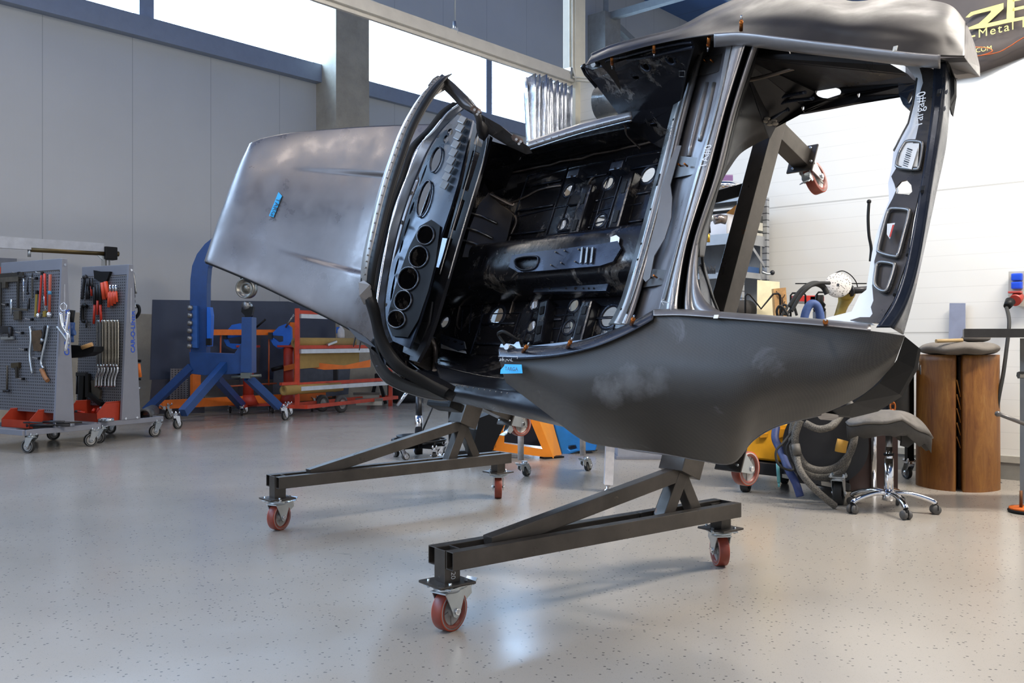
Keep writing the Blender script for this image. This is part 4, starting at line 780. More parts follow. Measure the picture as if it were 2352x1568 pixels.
grid([cr(a, 30), cr([(p + q) / 2 + CU * .008 for p, q in zip(a, b)], 30), cr(b, 30), cr(b2, 30), cr(a2, 30), cr(a, 30)]).build('pillar', mat_steel('pillar_satin', '#5f5d5c', .32, .8, 0, .2), wfo)
pl2 = [(834, 640, 1.11), (836, 672, 1.08), (846, 700, 1.05), (856, 740, .98), (868, 780, .92), (888, 815, .86), (915, 845, .80), (950, 865, .72), (985, 885, .64), (1025, 905, .56)]
a, b = strip_w(pl2, -.030, .024); a2, b2 = strip_w(pl2, -.026, .02, -.05, -.05)
grid([cr(a, 40), cr([(p + q) / 2 + CU * .01 for p, q in zip(a, b)], 40), cr(b, 40), cr(b2, 40), cr(a2, 40), cr(a, 40)]).build('pillar', BLACKP, wfo, label='black lower pillar sweeping into the cowl side')
MB().plate(P3([(826, 650, 1.13), (838, 645, 1.12), (852, 655, 1.1), (855, 680, 1.06), (846, 690, 1.06), (838, 700, 1.05), (828, 680, 1.10)]), CU * .006).build('corner_gusset', BODY, wfo)
# upper cowl side / hinge post
hp_ = [(1086, 250, .86), (1104, 262, .82), (1150, 288, .70), (1186, 318, .60), (1206, 330, .52), (1214, 345, .44), (1200, 348, .40), (1160, 330, .48), (1120, 306, .60), (1098, 290, .74)]
hpl = MB().plate(P3(hp_), CU * -.03, [ell(1107, 279, 5, 6, .76), ell(1133, 295, 3, 3, .68)]).build('hinge_post', BODY, car)
for x, y, u in ((1190, 322, .64), (1094, 254, .90)):
    h = MB().plate(P3([(x - 10, y - 4, u), (x - 4, y - 10, u), (x + 10, y - 3, u), (x + 13, y + 6, u), (x + 3, y + 10, u), (x - 7, y + 4, u)]), CU * .02).build('door_hinge', M('#5a4638', .45, .6, .3), hpl)
    for dx, dy in ((-4, -2), (6, 3), (2, 8)): MB().cyl(QU(x + dx, y + dy, u + .02), QU(x + dx, y + dy, u + .03), .007, n=10).build('hinge_bolt', CHROME, h)
# lower cowl side (dark curved body below the screen)
lc_ = [(852, 800, .86), (866, 812, .84), (890, 830, .82), (915, 850, .78), (950, 868, .70), (990, 885, .62), (1030, 900, .52), (1036, 882, .50), (1000, 862, .52), (960, 848, .56), (930, 825, .60), (905, 800, .66), (880, 780, .72), (862, 770, .8)]
lcs = MB().plate(P3(lc_), CU * -.03, [ell(918, 855, 5, 6, .76)]).build('cowl_side', mat_steel('cowl_black', '#1d1d21', .3, .4, 0, .3), car)
oc = [(848, 792, .80), (856, 832, .76), (880, 872, .70), (920, 895, .62), (965, 910, .54), (1005, 918, .46), (1028, 918, .42)]
grid(loft([P3(oc), P3([(x + 14, y - 22, u + .08) for x, y, u in oc])], 30, 3)).build('lower_flange', BLACKP, lcs, solid=.006)
MB().tube(cr(P3([(x, y + 1, u) for x, y, u in oc]), 30), .003, 6).build('flange_edge', PLATED, lcs)
MB().plate(P3([(874, 800, .84), (888, 825, .82), (886, 838, .80), (864, 842, .76), (872, 822, .8)]), CU * .004).build('corner_tab', M('#565b66', .35, .6), lcs)
MB().plate(P3([(795, 748, .95), (815, 756, .92), (840, 775, .88), (866, 800, .84), (880, 835, .78), (862, 820, .8), (845, 798, .84), (820, 778, .9)]), CU * -.01).build('hood_hinge_flange', DKMET, lcs)
MB().bar(QU(818, 768, .9), QU(812, 793, .86), .02, .004, CU).bar(QU(830, 775, .88), QU(826, 795, .84), .05, .004, CU).build('hinge_tab', DKMET, lcs)
# --- hood
N = 112; top = cr([QF(x, y, f) for x, y, f in ((573, 331, 2.90), (600, 319, 2.84), (660, 307, 2.66), (740, 299, 2.42), (830, 292, 2.14), (920, 288, 1.86), (1003, 286, 1.58))], N)
bot = cr([QF(x, y, f) for x, y, f in ((470, 600, 2.90), (520, 620, 2.76), (590, 650, 2.58), (680, 693, 2.30), (760, 732, 2.04), (820, 765, 1.80), (868, 796, 1.55))], N)
fe = cr([QF(x, y, f) for x, y, f in ((573, 331, 2.90), (548, 385, 2.93), (520, 455, 2.95), (495, 525, 2.94), (470, 600, 2.90))], N)
re_ = cr([QF(x, y, f) for x, y, f in ((1003, 286, 1.58), (965, 390, 1.60), (925, 500, 1.61), (890, 640, 1.60), (868, 796, 1.55))], N)
rows = []
for j in range(N + 1):
    v = j / N; row = []
    for i in range(N + 1):
        s = i / N; p = top[i] * (1 - v) + bot[i] * v + fe[j] * (1 - s) + re_[j] * s - (top[0] * (1 - s) * (1 - v) + top[N] * s * (1 - v) + bot[0] * (1 - s) * v + bot[N] * s * v)
        vb = 4 * v * (1 - v); bulge = .045 * vb + .10 * (math.sin(math.pi * min(1, s ** .45)) if s < 1 else 0) * (.6 + .4 * vb)
        sunk = 0
        if s > .40:
            k_ = min(1, (s - .40) / .35); e0 = 1 / (1 + math.exp(-(v - (.27 + .02 * s)) * 330)); e1 = 1 / (1 + math.exp((v - (.80 - .05 * s)) * 330)); sunk = .017 * k_ * e0 * e1
        row.append(p + (CAM - p).normalized() * bulge * .8 - CU * sunk)
    rows.append(row)
hood = grid(rows).build('hood', HOODM, car, solid=.006, label='large sanded grey hood raised at its front edge')
hb_ = MB().tube([p - CU * .012 for p in top], .010, 6).tube([p - CU * .012 for p in bot], .010, 6).tube([p - CU * .012 for p in fe], .010, 6).build('hood_inner_edge', BLACKP, hood)
def hoodpt(x, y):
    best = min((p for r in rows for p in r), key=lambda p: (1176 + FPX * p.x / p.y - x) ** 2 + (784 - FPX * (p.z - 1.05) / p.y - y) ** 2); r = RAY(x, y); return CAM + r * (best.y - .012)
P = [hoodpt(x, y) for x, y in ((640, 441), (648, 450), (629, 499), (618, 496))]; n_ = (P[1] - P[0]).cross(P[3] - P[0]).normalized(); n_ = n_ if n_.dot(CAM - P[0]) > 0 else -n_
tp_ = MB().plate([p + n_ * .001 for p in P], n_ * .001).build('masking_tape', TAPE, hood, label='bright blue tape label on the hood')
a = hoodpt(637, 455) + n_ * .006; b_ = hoodpt(624, 492) + n_ * .006; text_mb('TARGA', a, b_ - a, n_.cross(b_ - a), .045, .001).build('tape_writing', INK, hood)
# ================================================================= left side of the hall
def DP(pts, d): return [D(x, y, d) for x, y in pts]
def WPT(x, y, off=0.0): return H(x, y, LP + LN * off, LN)
YB = V((0, 1, 0))
ORANGE = M('#e0701a', .5); ORED = M('#c7452a', .55, 0, .2); BLUEP = M('#173f78', .45, 0, .12); BLUEB = M('#1763c8', .45, 0, .08); BINR = M('#a83418', .5); HANDR = M('#c9331c', .45); HANDO = M('#e4502a', .45)
def thing1(name, mb, mat, label, cat, group=None, loc=None, **k):
    c = loc or sum(mb.v, V((0, 0, 0))) / len(mb.v); o = mb.build(name, mat, loc=tuple(c), **k); return tag(o, label, cat, group)
def board(P0, P1, e, sp, length, ztop, label, grp):
    """tool board on wheels: P0/P1 wheel points of the end bar, e its direction, sp plate extents, length of the board away from the plate"""
    e = V(e).normalized(); w = V((-e.y, e.x, 0)); P0 = V(P0 + (0,)); c = P0 + e * ((sp[0] + sp[1]) / 2); Z = V((0, 0, 1))
    r = root('tool_board', c, label, 'tool board', grp)
    L_ = (V(P1 + (0,)) - P0).length
    a, b_ = P0 + e * sp[0], P0 + e * sp[1]; tl, tr = c - e * .028, c + e * .028
    MB().plate([a + Z * .22, b_ + Z * .22, tr + Z * ztop, tl + Z * ztop], -w * .03).build('end_panel', GREYP, r, bevel=.004)
    m = MB()
    s_ = MB().plate([tl + Z * (ztop - .25) + e * .015 - w * .031, tl + Z * (ztop - .25) + e * .032 - w * .031, tl + Z * (ztop - .62) + e * .03 - w * .031, tl + Z * (ztop - .62) + e * .012 - w * .031], -w * .003).build('handle_slot', M('#a2a3a9', .4), r)
    for z_, q in ((.235, a.lerp(b_, .2)), (.235, a.lerp(b_, .8)), (ztop - .06, c)): MB().cyl(q + Z * z_ - w * .03, q + Z * z_ - w * .038, .012, n=12).build('bolt_head', CHROME, r)
    ca, cb = P0 - e * .06, P0 + e * (L_ + .06)
    m.bar(ca + Z * .195, cb + Z * .195, .05, .05); m.bar(ca + w * (length + .05) + Z * .195, cb + w * (length + .05) + Z * .195, .05, .05)
    for q in (ca, cb): m.bar(q + Z * .195, q + w * (length + .05) + Z * .195, .05, .05)
    m.box((ca + cb) / 2 + w * (length / 2) + Z * .18, L_ + .1, length, .006, e, w); m.build('base_frame', GREYP, r, bevel=.003)
    for q in (P0, P0 + e * L_, P0 + w * length, P0 + e * L_ + w * length):
        caster(r, q + Z * .17, -Z, (w * .3 + e) if q is P0 else (w + e * .2), .065, .036, RUB, None, HUBG, WHT if 0 else ZINC, pl=.09, lod=1, brake=False)
    top0, top1 = c + Z * ztop, c + w * length + Z * ztop
    MB().bar(top0 - Z * .055 , top1 - Z * .055, .055, .11).build('header_rail', GREYP, r, bevel=.003)
    n = -e; fr_ = []
    for s_ in (1, -1):
        q0 = c - e * (s_ * .035) + Z * (ztop - .12); q1 = c - e * (s_ * .095) + Z * .36
        pe = MB(); pe.box((q0 + q1) / 2 + w * (length / 2), length, .003, (q0 - q1).length, w, (q0 - q1).cross(w), (q0 - q1))
        # pegboard keeps its own local frame so the holes line up
        X = w; Zl = (q0 - q1).normalized(); Yl = Zl.cross(X).normalized(); ln = (q0 - q1).length; cen = (q0 + q1) / 2 + w * (length / 2)
        me = MB().box((0, 0, 0), length, .004, ln); o = me.build('peg_panel', PEG, loc=(0, 0, 0)); o.parent = r; o.location = cen - wpos(r); o.rotation_euler = Matrix((tuple(X), tuple(Yl), tuple(Zl))).transposed().to_euler()
        fr_.append((q0, (q0 - q1).cross(w).normalized() * 1))
    n0 = (V((0, 0, 1)).cross(w)).normalized(); n0 = n0 if n0.dot(CAM - c) > 0 else -n0
    q0 = c - e * .035 + Z * (ztop - .12); q1 = c - e * .095 + Z * .36; nn_ = w.cross(q0 - q1).normalized(); nn_ = nn_ if nn_.dot(CAM - c) > 0 else -nn_
    # lettering, reading upwards on the end panel
    tq = c + Z * .62 - w * .034; 
    text_mb('CAR-O-LINER', c + Z * (ztop - .94) - w * .0325 + e * .045, Z, -e, .074, .001, spacing=1.0, bold=.014).build('lettering', M('#1a4fc0', .5), r)
    return r, q0, nn_, e, w
GB = 'tool boards on wheels'
b1, q1_, n1_, e1_, w1_ = board((-4.53, 8.56), (-4.20, 9.13), (.5, .87, 0), (.22, .43), .98, 1.855, 'grey perforated tool board at the left edge, hung with hammers and steel squares', GB)
b2, q2_, n2_, e2_, w2_ = board((-4.24, 9.40), (-3.91, 10.03), (.46, .885, 0), (.217, .46), .72, 1.87, 'grey perforated tool board nearest the blue rolling machine, hung with red handled pliers', GB)
def T1(x, y, o=.03): return H(x, y, q1_, n1_) + n1_ * o
def T2(x, y, o=.03): return H(x, y, q2_, n2_) + n2_ * o
def tool(T, name, label, cat, parts, group=None):
    """parts: (kind, points, radius/size, material, part name); first is the body"""
    allp = [T(x, y) for x, y in parts[0][1]]; r = root(name, allp[0], label, cat, group)
    for kd, pts, s, mat, nm in parts:
        P = [T(x, y) for x, y in pts]; m = MB()
        if kd == 't': m.tube(cr(P, max(6, len(P) * 3)) if len(P) > 2 else P, s, 8)
        elif kd == 'b': m.bar(P[0], P[1], s[0], s[1], n1_, .002)
        elif kd == 's': m.sphere(P[0], s, 12)
        elif kd == 'p': m.plate(P, n1_ * -s)
        elif kd == 'c': m.cyl(P[0], P[1], s, n=14)
        m.build(nm, mat, r)
    return r
DK = M('#3b362f', .55, .5, .3); OLD = M('#5d564b', .5, .6, .3); BRS = M('#a48a3c', .45, .5); WOOD = M('#96663f', .6)
tool(T1, 'steel_square', 'large dark steel carpenter square on the left tool board', 'square', [('b', [(8, 632), (8, 752)], (.04, .012), DK, 'blade'), ('b', [(6, 635), (60, 631)], (.05, .015), DK, 'beam')])
tool(T1, 'steel_square', 'heavy steel square with a block, hanging inside the larger square', 'square', [('b', [(48, 642), (48, 708)], (.035, .012), DK, 'blade'), ('b', [(8, 644), (50, 641)], (.05, .02), OLD, 'beam'), ('b', [(18, 648), (18, 662)], (.06, .03), OLD, 'block')])
tool(T1, 'punch_bar', 'thin silver rod hanging beside the steel squares', 'rod', [('t', [(61, 638), (61, 694)], .005, CHROME, 'rod'), ('s', [(61, 636)], .012, DKMET, 'eye')])
tool(T1, 'combination_spanner', 'short dark spanner hanging right of the thin rod', 'spanner', [('t', [(70, 638), (70, 672)], .008, DKMET, 'shaft'), ('s', [(70, 674)], .016, DKMET, 'jaw')])
tool(T1, 'flat_file', 'long dark flat file on the left tool board', 'file', [('b', [(81, 636), (81, 686)], (.025, .008), OLD, 'blade'), ('t', [(81, 628), (81, 637)], .008, DKMET, 'tang')])
tool(T1, 'folding_rule', 'yellow strip hanging left of the red handled hammers', 'ruler', [('b', [(91, 671), (88, 728)], (.03, .008), BRS, 'strip'), ('b', [(92, 668), (92, 676)], (.03, .02), BLACKP, 'hook')])
tool(T1, 'panel_hammer', 'leftmost red handled hammer on the left tool board', 'hammer', [('t', [(102, 633), (99, 680), (96, 718)], .011, HANDR, 'handle'), ('s', [(95, 725)], .026, CHROME, 'head')], 'red handled hammers')
tool(T1, 'panel_hammer', 'red handled tool with brass block, middle of the three hammers', 'hammer', [('t', [(109, 629), (112, 702)], .012, HANDR, 'handle'), ('t', [(108, 680), (111, 714)], .006, CHROME, 'shaft'), ('b', [(111, 715), (111, 728)], (.045, .03), BRS, 'head')], 'red handled hammers')
tool(T1, 'panel_hammer', 'worn red hammer with blue band and bright ball head', 'hammer', [('t', [(122, 631), (120, 718)], .014, M('#a9543f', .55), 'handle'), ('c', [(121, 669), (121, 677)], .016, M('#4a8fb4', .5), 'band'), ('s', [(120, 723)], .030, CHROME, 'head')], 'red handled hammers')
tool(T1, 'bench_vice_clamp', 'silver screw clamp with square pad in the middle of the left board', 'clamp', [('t', [(33, 688), (33, 723)], .012, ZINC, 'screw'), ('b', [(34, 709), (70, 712)], (.02, .012), OLD, 'arm'), ('b', [(47, 715), (47, 735)], (.09, .03), OLD, 'pad'), ('t', [(73, 685), (72, 710)], .014, DKMET, 'upright')])
tool(T1, 'bent_pry_bar', 'long bent silver bar at the lower middle of the left board', 'pry bar', [('t', [(76, 750), (78, 780), (75, 816), (81, 858)], .014, ZINC, 'bar')])
tool(T1, 'worn_steel_plate', 'worn brown steel plate hanging on the left board', 'plate', [('p', [(80, 760), (100, 758), (104, 775), (100, 806), (84, 806), (80, 785)], .008, M('#5a452f', .6, .3, .5), 'plate')])
tool(T1, 'tyre_iron', 'dark straight lever hanging beside the brown plate', 'lever', [('t', [(110, 748), (106, 770), (101, 790)], .014, DKMET, 'shaft'), ('s', [(104, 781)], .02, ZINC, 'collar')])
tool(T1, 'dinging_spoon', 'long spoon bar with brown handle on the left board', 'body spoon', [('t', [(118, 748), (112, 780), (101, 830), (107, 846)], .012, ZINC, 'shaft'), ('t', [(102, 848), (110, 866), (116, 874)], .022, WOOD, 'grip')])
tool(T1, 'hatchet', 'brown headed hatchet low on the left board', 'hatchet', [('b', [(45, 842), (46, 868)], (.03, .02), DK, 'handle'), ('p', [(31, 834), (49, 832), (49, 845), (32, 845)], .03, M('#4a3f2c', .6, .4), 'head')])
tool(T1, 't_handle_wrench', 'rusty T handle wrench low on the left board', 'wrench', [('t', [(23, 839), (23, 896)], .011, OLD, 'shaft'), ('t', [(15, 898), (28, 897)], .012, DKMET, 'bar')])
for k, (x, y) in enumerate(((23, 700), (80, 734), (58, 765), (66, 803), (97, 823), (90, 640), (104, 628), (50, 628), (60, 870))):
    tool(T1, 'peg_hook', 'empty wire hook on the left perforated board', 'hook', [('t', [(x, y), (x - 10, y - 1), (x - 16, y - 3)], .005, CHROME, 'wire'), ('b', [(x, y - 3), (x, y + 3)], (.03, .02), BLACKP, 'clip')], 'empty hooks on the left tool board')
tool(T1, 'drill_stand', 'dark drill press vice at the left edge of the left board', 'vice', [('b', [(10, 757), (30, 757)], (.07, .03), DKMET, 'bar'), ('t', [(30, 752), (30, 775)], .02, DKMET, 'post'), ('b', [(10, 777), (38, 776)], (.03, .02), ZINC, 'jaw'), ('s', [(4, 762)], .035, CHROME, 'knob')])
tool(T2, 'long_spanner', 'long black spanner at the left edge of the right board', 'spanner', [('t', [(200, 640), (197, 660), (194, 688)], .016, DKMET, 'shaft'), ('s', [(201, 637)], .03, DKMET, 'jaw')])
for k, x in enumerate((205, 209, 216)):
    tool(T2, 'tin_snips', 'dark snips with short red grips, third from the left edge of the right board' if k == 2 else ('slim dark pliers hanging next to the long spanner' if k == 0 else 'slim dark pliers with drooping legs near the red snips'), 'pliers', [('t', [(x, 640), (x + 1, 664)], .014, DKMET, 'jaw'), ('t', [(x - 1, 658), (x, 680 if k == 2 else 688)], .012, HANDR if k == 2 else DKMET, 'grip')], 'hand tools hanging on the right tool board')
tool(T2, 'bolt_cutter', 'large black bolt cutter with orange grips at the top of the right board', 'bolt cutter', [('p', [(220, 621), (236, 624), (258, 624), (252, 640), (245, 655), (236, 648), (222, 640)], .03, BLACKP, 'head'), ('t', [(241, 650), (245, 688)], .024, HANDO, 'grip'), ('t', [(248, 648), (254, 684)], .024, HANDO, 'grip')])
for k, (a, b_, c_) in enumerate((((222, 660), (223, 700), (221, 744)), ((229, 655), (230, 690), (229, 723)), ((235, 650), (236, 700), (238, 740)))):
    tool(T2, 'long_pliers', ['long reach pliers with red ends, left of three', 'long reach pliers hanging shortest of three', 'long reach pliers with red ends, nearest the orange pliers'][k], 'pliers', [('t', [a, b_], .017, DKMET, 'jaw'), ('t', [b_, c_], .014, HANDR, 'grip')], 'long pliers')
for k, x in enumerate((257, 264, 270)):
    tool(T2, 'pliers', ['orange gripped pliers, left of the trio near the end panel', 'orange gripped pliers, middle of the trio near the end panel', 'orange gripped pliers closest to the lettered end panel'][k], 'pliers', [('t', [(x + 2, 655), (x + 1, 672)], .013, CHROME, 'jaw'), ('t', [(x, 672), (x - 2, 706 - k * 4)], .018, HANDO, 'grip'), ('t', [(x + 2, 670), (x + 4, 702 - k * 4)], .014, HANDO, 'grip')], 'orange pliers')
tool(T2, 'g_clamp', 'black G clamp at the left edge of the right board', 'clamp', [('t', [(205, 704), (196, 703), (195, 735), (203, 738)], .02, BLACKP, 'frame'), ('t', [(204, 735), (204, 753)], .01, DKMET, 'screw')])
for k, x in enumerate((229, 236, 242, 250, 258, 265, 272)):
    tool(T2, 'locking_clamp', 'long bright locking clamp, number %s from the left in the row of seven' % ['first', 'second', 'third', 'fourth', 'fifth', 'sixth', 'last'][k], 'clamp', [('t', [(x, 842), (x, 744), (x + 3, 740), (x + 5, 744), (x + 5, 842)], .011, PLATED if k < 2 else M('#b8ae9c', .2, .95), 'frame'), ('t', [(x + 2, 838), (x + 4, 850), (x - 2, 868), (x - 3, 888)], .013, CHROME, 'jaw')], 'row of bright clamps')
tool(T2, 'clamp_set', 'dark heavy screw clamp at the lower left of the right board', 'clamp', [('b', [(182, 859), (205, 859)], (.04, .03), DKMET, 'beam'), ('t', [(183, 862), (182, 905)], .012, DKMET, 'screw'), ('b', [(196, 862), (193, 920)], (.08, .04), BLACKP, 'body'), ('b', [(208, 858), (208, 912)], (.05, .04), BLACKP, 'leg')])
tool(T2, 'pulling_clamp', 'rusty toothed pulling clamp above the red bin', 'clamp', [('p', [(214, 874), (228, 872), (230, 890), (236, 898), (232, 920), (220, 918), (216, 900)], .06, OLD, 'body'), ('b', [(212, 905), (240, 928)], (.05, .05), BLACKP, 'foot')])
# things around the end plates
tool(lambda x, y, o=.0: D(x, y, 8.72), 'shears', 'silver grip pliers hung over the lettered end of the left board', 'pliers', [('t', [(139, 718), (143, 745), (150, 758), (156, 772), (150, 806)], .016, CHROME, 'handle'), ('t', [(158, 716), (155, 740), (151, 762)], .016, CHROME, 'handle'), ('t', [(131, 750), (148, 772), (158, 790)], .012, ZINC, 'arm'), ('t', [(146, 695), (138, 702), (141, 712), (150, 712), (153, 702), (147, 695)], .004, CHROME, 'ring')])
tool(lambda x, y, o=.0: D(x, y, 9.0), 'caulking_gun', 'blue caulking gun with black grip behind the lettered left board', 'caulking gun', [('t', [(166, 712), (162, 745)], .03, BLACKP, 'grip'), ('t', [(163, 740), (162, 768)], .04, BLUEP, 'body'), ('c', [(160, 765), (172, 763)], .03, BLUEP, 'cap'), ('t', [(162, 770), (163, 786)], .03, BLUEP, 'tip')])
tr_ = root('tool_tray', D(190, 805, 9.25), 'black side tray hooked on the left tool board with a wooden handle in it', 'tray')
MB().plate(DP([(161, 792), (217, 796), (214, 808), (195, 818), (162, 822)], 9.25), YB * .22).build('tray', BLACKP, tr_)
wh = thing1('wooden_mallet', MB().tube(DP([(188, 798), (200, 794), (212, 790)], 9.2), .022, 10), M('#b98d55', .6), 'light wooden mallet handle sticking out of the black tray', 'mallet')
tool(lambda x, y, o=.0: D(x, y, 10.0), 'door_spring_pair', 'pair of bright bent spring tools hanging off the end of the right board', 'spring tool', [('t', [(301, 626), (305, 655), (309, 672)], .014, PLATED, 'leg'), ('t', [(306, 626), (309, 645), (312, 674)], .014, PLATED, 'leg')])
tool(lambda x, y, o=.0: D(x, y, 10.02), 'pull_chain', 'long dark chain hanging off the end of the right tool board', 'chain', [('t', [(307 + (i % 2) * 1.6, 674 + i * 6) for i in range(21)], .013, DKMET, 'links')])
tool(lambda x, y, o=.0: D(x, y, 10.03), 'black_c_clamp', 'black curved clamp hooked beside the hanging chain', 'clamp', [('t', [(311, 702), (318, 703), (320, 716), (313, 728), (310, 726)], .018, BLACKP, 'frame'), ('c', [(308, 704), (314, 702)], .025, ZINC, 'nut')])
tool(lambda x, y, o=.0: D(x, y, 10.0), 'orange_clamp', 'orange quick clamp hanging on the side of the right tool board', 'clamp', [('t', [(317, 835), (321, 866)], .025, ORANGE, 'body'), ('b', [(311, 828), (324, 829)], (.03, .02), BLACKP, 'jaw'), ('t', [(321, 868), (321, 873)], .015, BLACKP, 'tip')])
tool(lambda x, y, o=.0: D(x, y, 10.02), 'black_hook_tool', 'small black hook tool below the orange clamp', 'hook', [('t', [(315, 893), (316, 905), (315, 915)], .022, BLACKP, 'body'), ('t', [(314, 893), (322, 890)], .008, CHROME, 'hook')])
# bins and scrap on the bases
def bin_(P, ex, ey, sx, sy, sz, label):
    P = V(P); ex = V(ex).normalized(); ey = V(ey).normalized(); r = root('parts_bin', P, label, 'bin', 'red parts bins'); Zv = V((0, 0, 1)); t = .006; m = MB()
    def wall(a, b_, h0, h1, o): m.plate([a, b_, b_ + Zv * h1, a + Zv * h0], o * t)
    A, B, C_, D_ = P - ex * sx / 2 - ey * sy / 2, P + ex * sx / 2 - ey * sy / 2, P + ex * sx / 2 + ey * sy / 2, P - ex * sx / 2 + ey * sy / 2
    wall(A, B, sz * .45, sz * .45, ey); wall(D_, C_, sz, sz, -ey)
    for a, d_, o in ((A, D_, ex), (B, C_, -ex)): m.plate([a, d_, d_ + Zv * sz, a + (d_ - a) * .35 + Zv * sz, a + Zv * sz * .45], o * t)
    m.plate([A, B, C_, D_], Zv * t); m.build('bin_shell', BINR, r)
    MB().tube([A + (D_ - A) * .35 + Zv * sz, D_ + Zv * sz, C_ + Zv * sz, B + (C_ - B) * .35 + Zv * sz], .007, 6).build('bin_rim', BINR, r); return r
bin_(tuple(V((-4.75, 8.92, .215))), (.87, -.48, 0), (.48, .87, 0), .44, .26, .17, 'red open bin on the base of the left tool board')
bin_(tuple(V((-4.42, 9.62, .215))), (.87, -.48, 0), (.48, .87, 0), .48, .30, .20, 'red open bin on the base of the right tool board, full of small parts')
for i in range(7):
    c_ = V((-4.42, 9.58, .26)) + V((random.uniform(-.16, .16), random.uniform(-.08, .08), random.uniform(.0, .06)))
    thing1('small_part', MB().cyl(c_, c_ + V((random.uniform(-.08, .08), random.uniform(-.05, .05), random.uniform(.0, .07))), random.uniform(.012, .026), n=10), random.choice([HANDR, ZINC, DKMET]), 'small steel or red part lying in the red bin of the right board', 'part', 'small parts in the red bin')
for i in range(10):
    a = V((-4.5 + random.uniform(-.18, .12), 8.78 + random.uniform(-.1, .12), .225 + i * .006)); ang = random.uniform(-.6, .6); l = random.uniform(.15, .35)
    thing1('scrap_tool', MB().tube([a, a + V((math.cos(ang), math.sin(ang), .06)) * l * .5, a + V((math.cos(ang + .2), math.sin(ang + .2), .02)) * l], random.uniform(.008, .016), 6), random.choice([DKMET, OLD, DK]), 'dark loose lever lying in the pile on the left board base', 'lever', 'loose levers on the left board base')
for i in range(4):
    a = V((-4.33 + i * .05, 9.42 - i * .03, .235)); thing1('socket_piece', MB().cyl(a, a + V((.07, .05, .01)), .02, n=12), ZINC, 'bright short tube lying beside the red bin on the board base', 'tube', 'short tubes beside the red bin')
pc = D(330, 955, 10.0); thing1('steel_pipe', MB().lathe(pc, (-.25, 1, 0), [(.055, 0), (.075, 0), (.075, .7), (.055, .7), (.055, 0)], 28), M('#5c5b5a', .45, .7), 'thick open ended steel pipe lying on the right board base', 'pipe')
# jib arm behind the boards
jb = root('balancer_arm', WPT(252, 700, .9), 'white beam with bronze tube and black drive box by the left wall', 'jib arm')
jd = 11.6
def J(x, y): return WPT(x, y, .9)
MB().bar(J(-160, 546), J(237, 571), .06, .14).build('beam', M('#b7b9bd', .4, .1), jb); MB().cyl(J(70, 572), J(272, 583), .035, n=14).build('guide_tube', M('#6b5b3c', .35, .7), jb)
MB().box(J(251, 582), .16, .14, .17, LD, LN, ch=.015).build('drive_box', BLACKP, jb); MB().bar(J(239, 590), V((J(239, 590).x, J(239, 590).y, 0)), .05, .05).bar(J(251, 598), V((J(251, 598).x, J(251, 598).y, 0)), .015, .015).build('post', M('#8e8c86', .4, .5), jb)
MB().cyl(J(67, 570), J(67, 590), .02, n=10).tube([J(-100, 563), J(0, 567), J(67, 571)], .008, 6).build('cable_end', ZINC, jb); MB().plate([J(222, 586), J(240, 588), J(240, 602)], LN * .02).build('bracket', ZINC, jb)
wn = thing1('notice_board', MB().plate([WPT(-60, 590, .2), WPT(36, 594, .2), WPT(36, 616, .2), WPT(26, 616, .2), WPT(26, 657, .2), WPT(-60, 657, .2)], LN * .04), M('#7f8288', .5), 'grey panel with orange stripes behind the left board', 'panel')
for k in range(3): MB().plate([WPT(-12 + k * 8, 613, .25), WPT(-7 + k * 8, 613, .25), WPT(-7 + k * 8, 636, .25), WPT(-12 + k * 8, 636, .25)], LN * .01).build('orange_stripe', ORED, wn)
# big dark blue board and sheets leaning on the wall
SHB = M('#3d4557', .42, .2, .18, 2); SHD = M('#45454e', .5, .2, .25, 2)
thing1('leaning_board', MB().plate([WPT(352, 688, .75), WPT(662, 692, .75), WPT(770, 716, .75), WPT(770, 870, .75), WPT(346, 872, .75)], -LN * .03), SHB, 'large dark blue sheet leaning upright behind the blue rolling machine', 'sheet')
thing1('metal_sheet', MB().plate([WPT(350, 872, .82), WPT(470, 868, .82), WPT(470, 948, .82), WPT(342, 951, .82)], -LN * .02), SHD, 'dark grey metal sheet standing in front of the blue sheet at its left end', 'sheet')
PRF = mat_peg(); thing1('perforated_sheet', MB().plate([WPT(392, 846, .9), WPT(432, 846, .9), WPT(432, 922, .9), WPT(390, 922, .9)], -LN * .01), PRF, 'narrow perforated steel sheet leaning behind the blue machine leg', 'sheet')
thing1('metal_sheet', MB().plate([WPT(560, 770, .82), WPT(600, 768, .82), WPT(590, 935, .82), WPT(545, 938, .82)], -LN * .02), SHD, 'tall dark offcut sheet standing behind the blue machine column', 'sheet')
thing1('metal_sheet', MB().plate([WPT(630, 850, .86), WPT(805, 842, .86), WPT(800, 905, .86), WPT(625, 925, .86)], -LN * .02), M('#555c68', .45, .3, .2), 'low grey blue sheet behind the red paper trolley', 'sheet')
thing1('cardboard_scrap', MB().plate([WPT(770, 888, .95), WPT(789, 884, .95), WPT(789, 896, .95), WPT(768, 900, .95)], -LN * .01), M('#c08a30', .8), 'yellow scrap stuck on the grey sheet behind the red trolley', 'scrap')
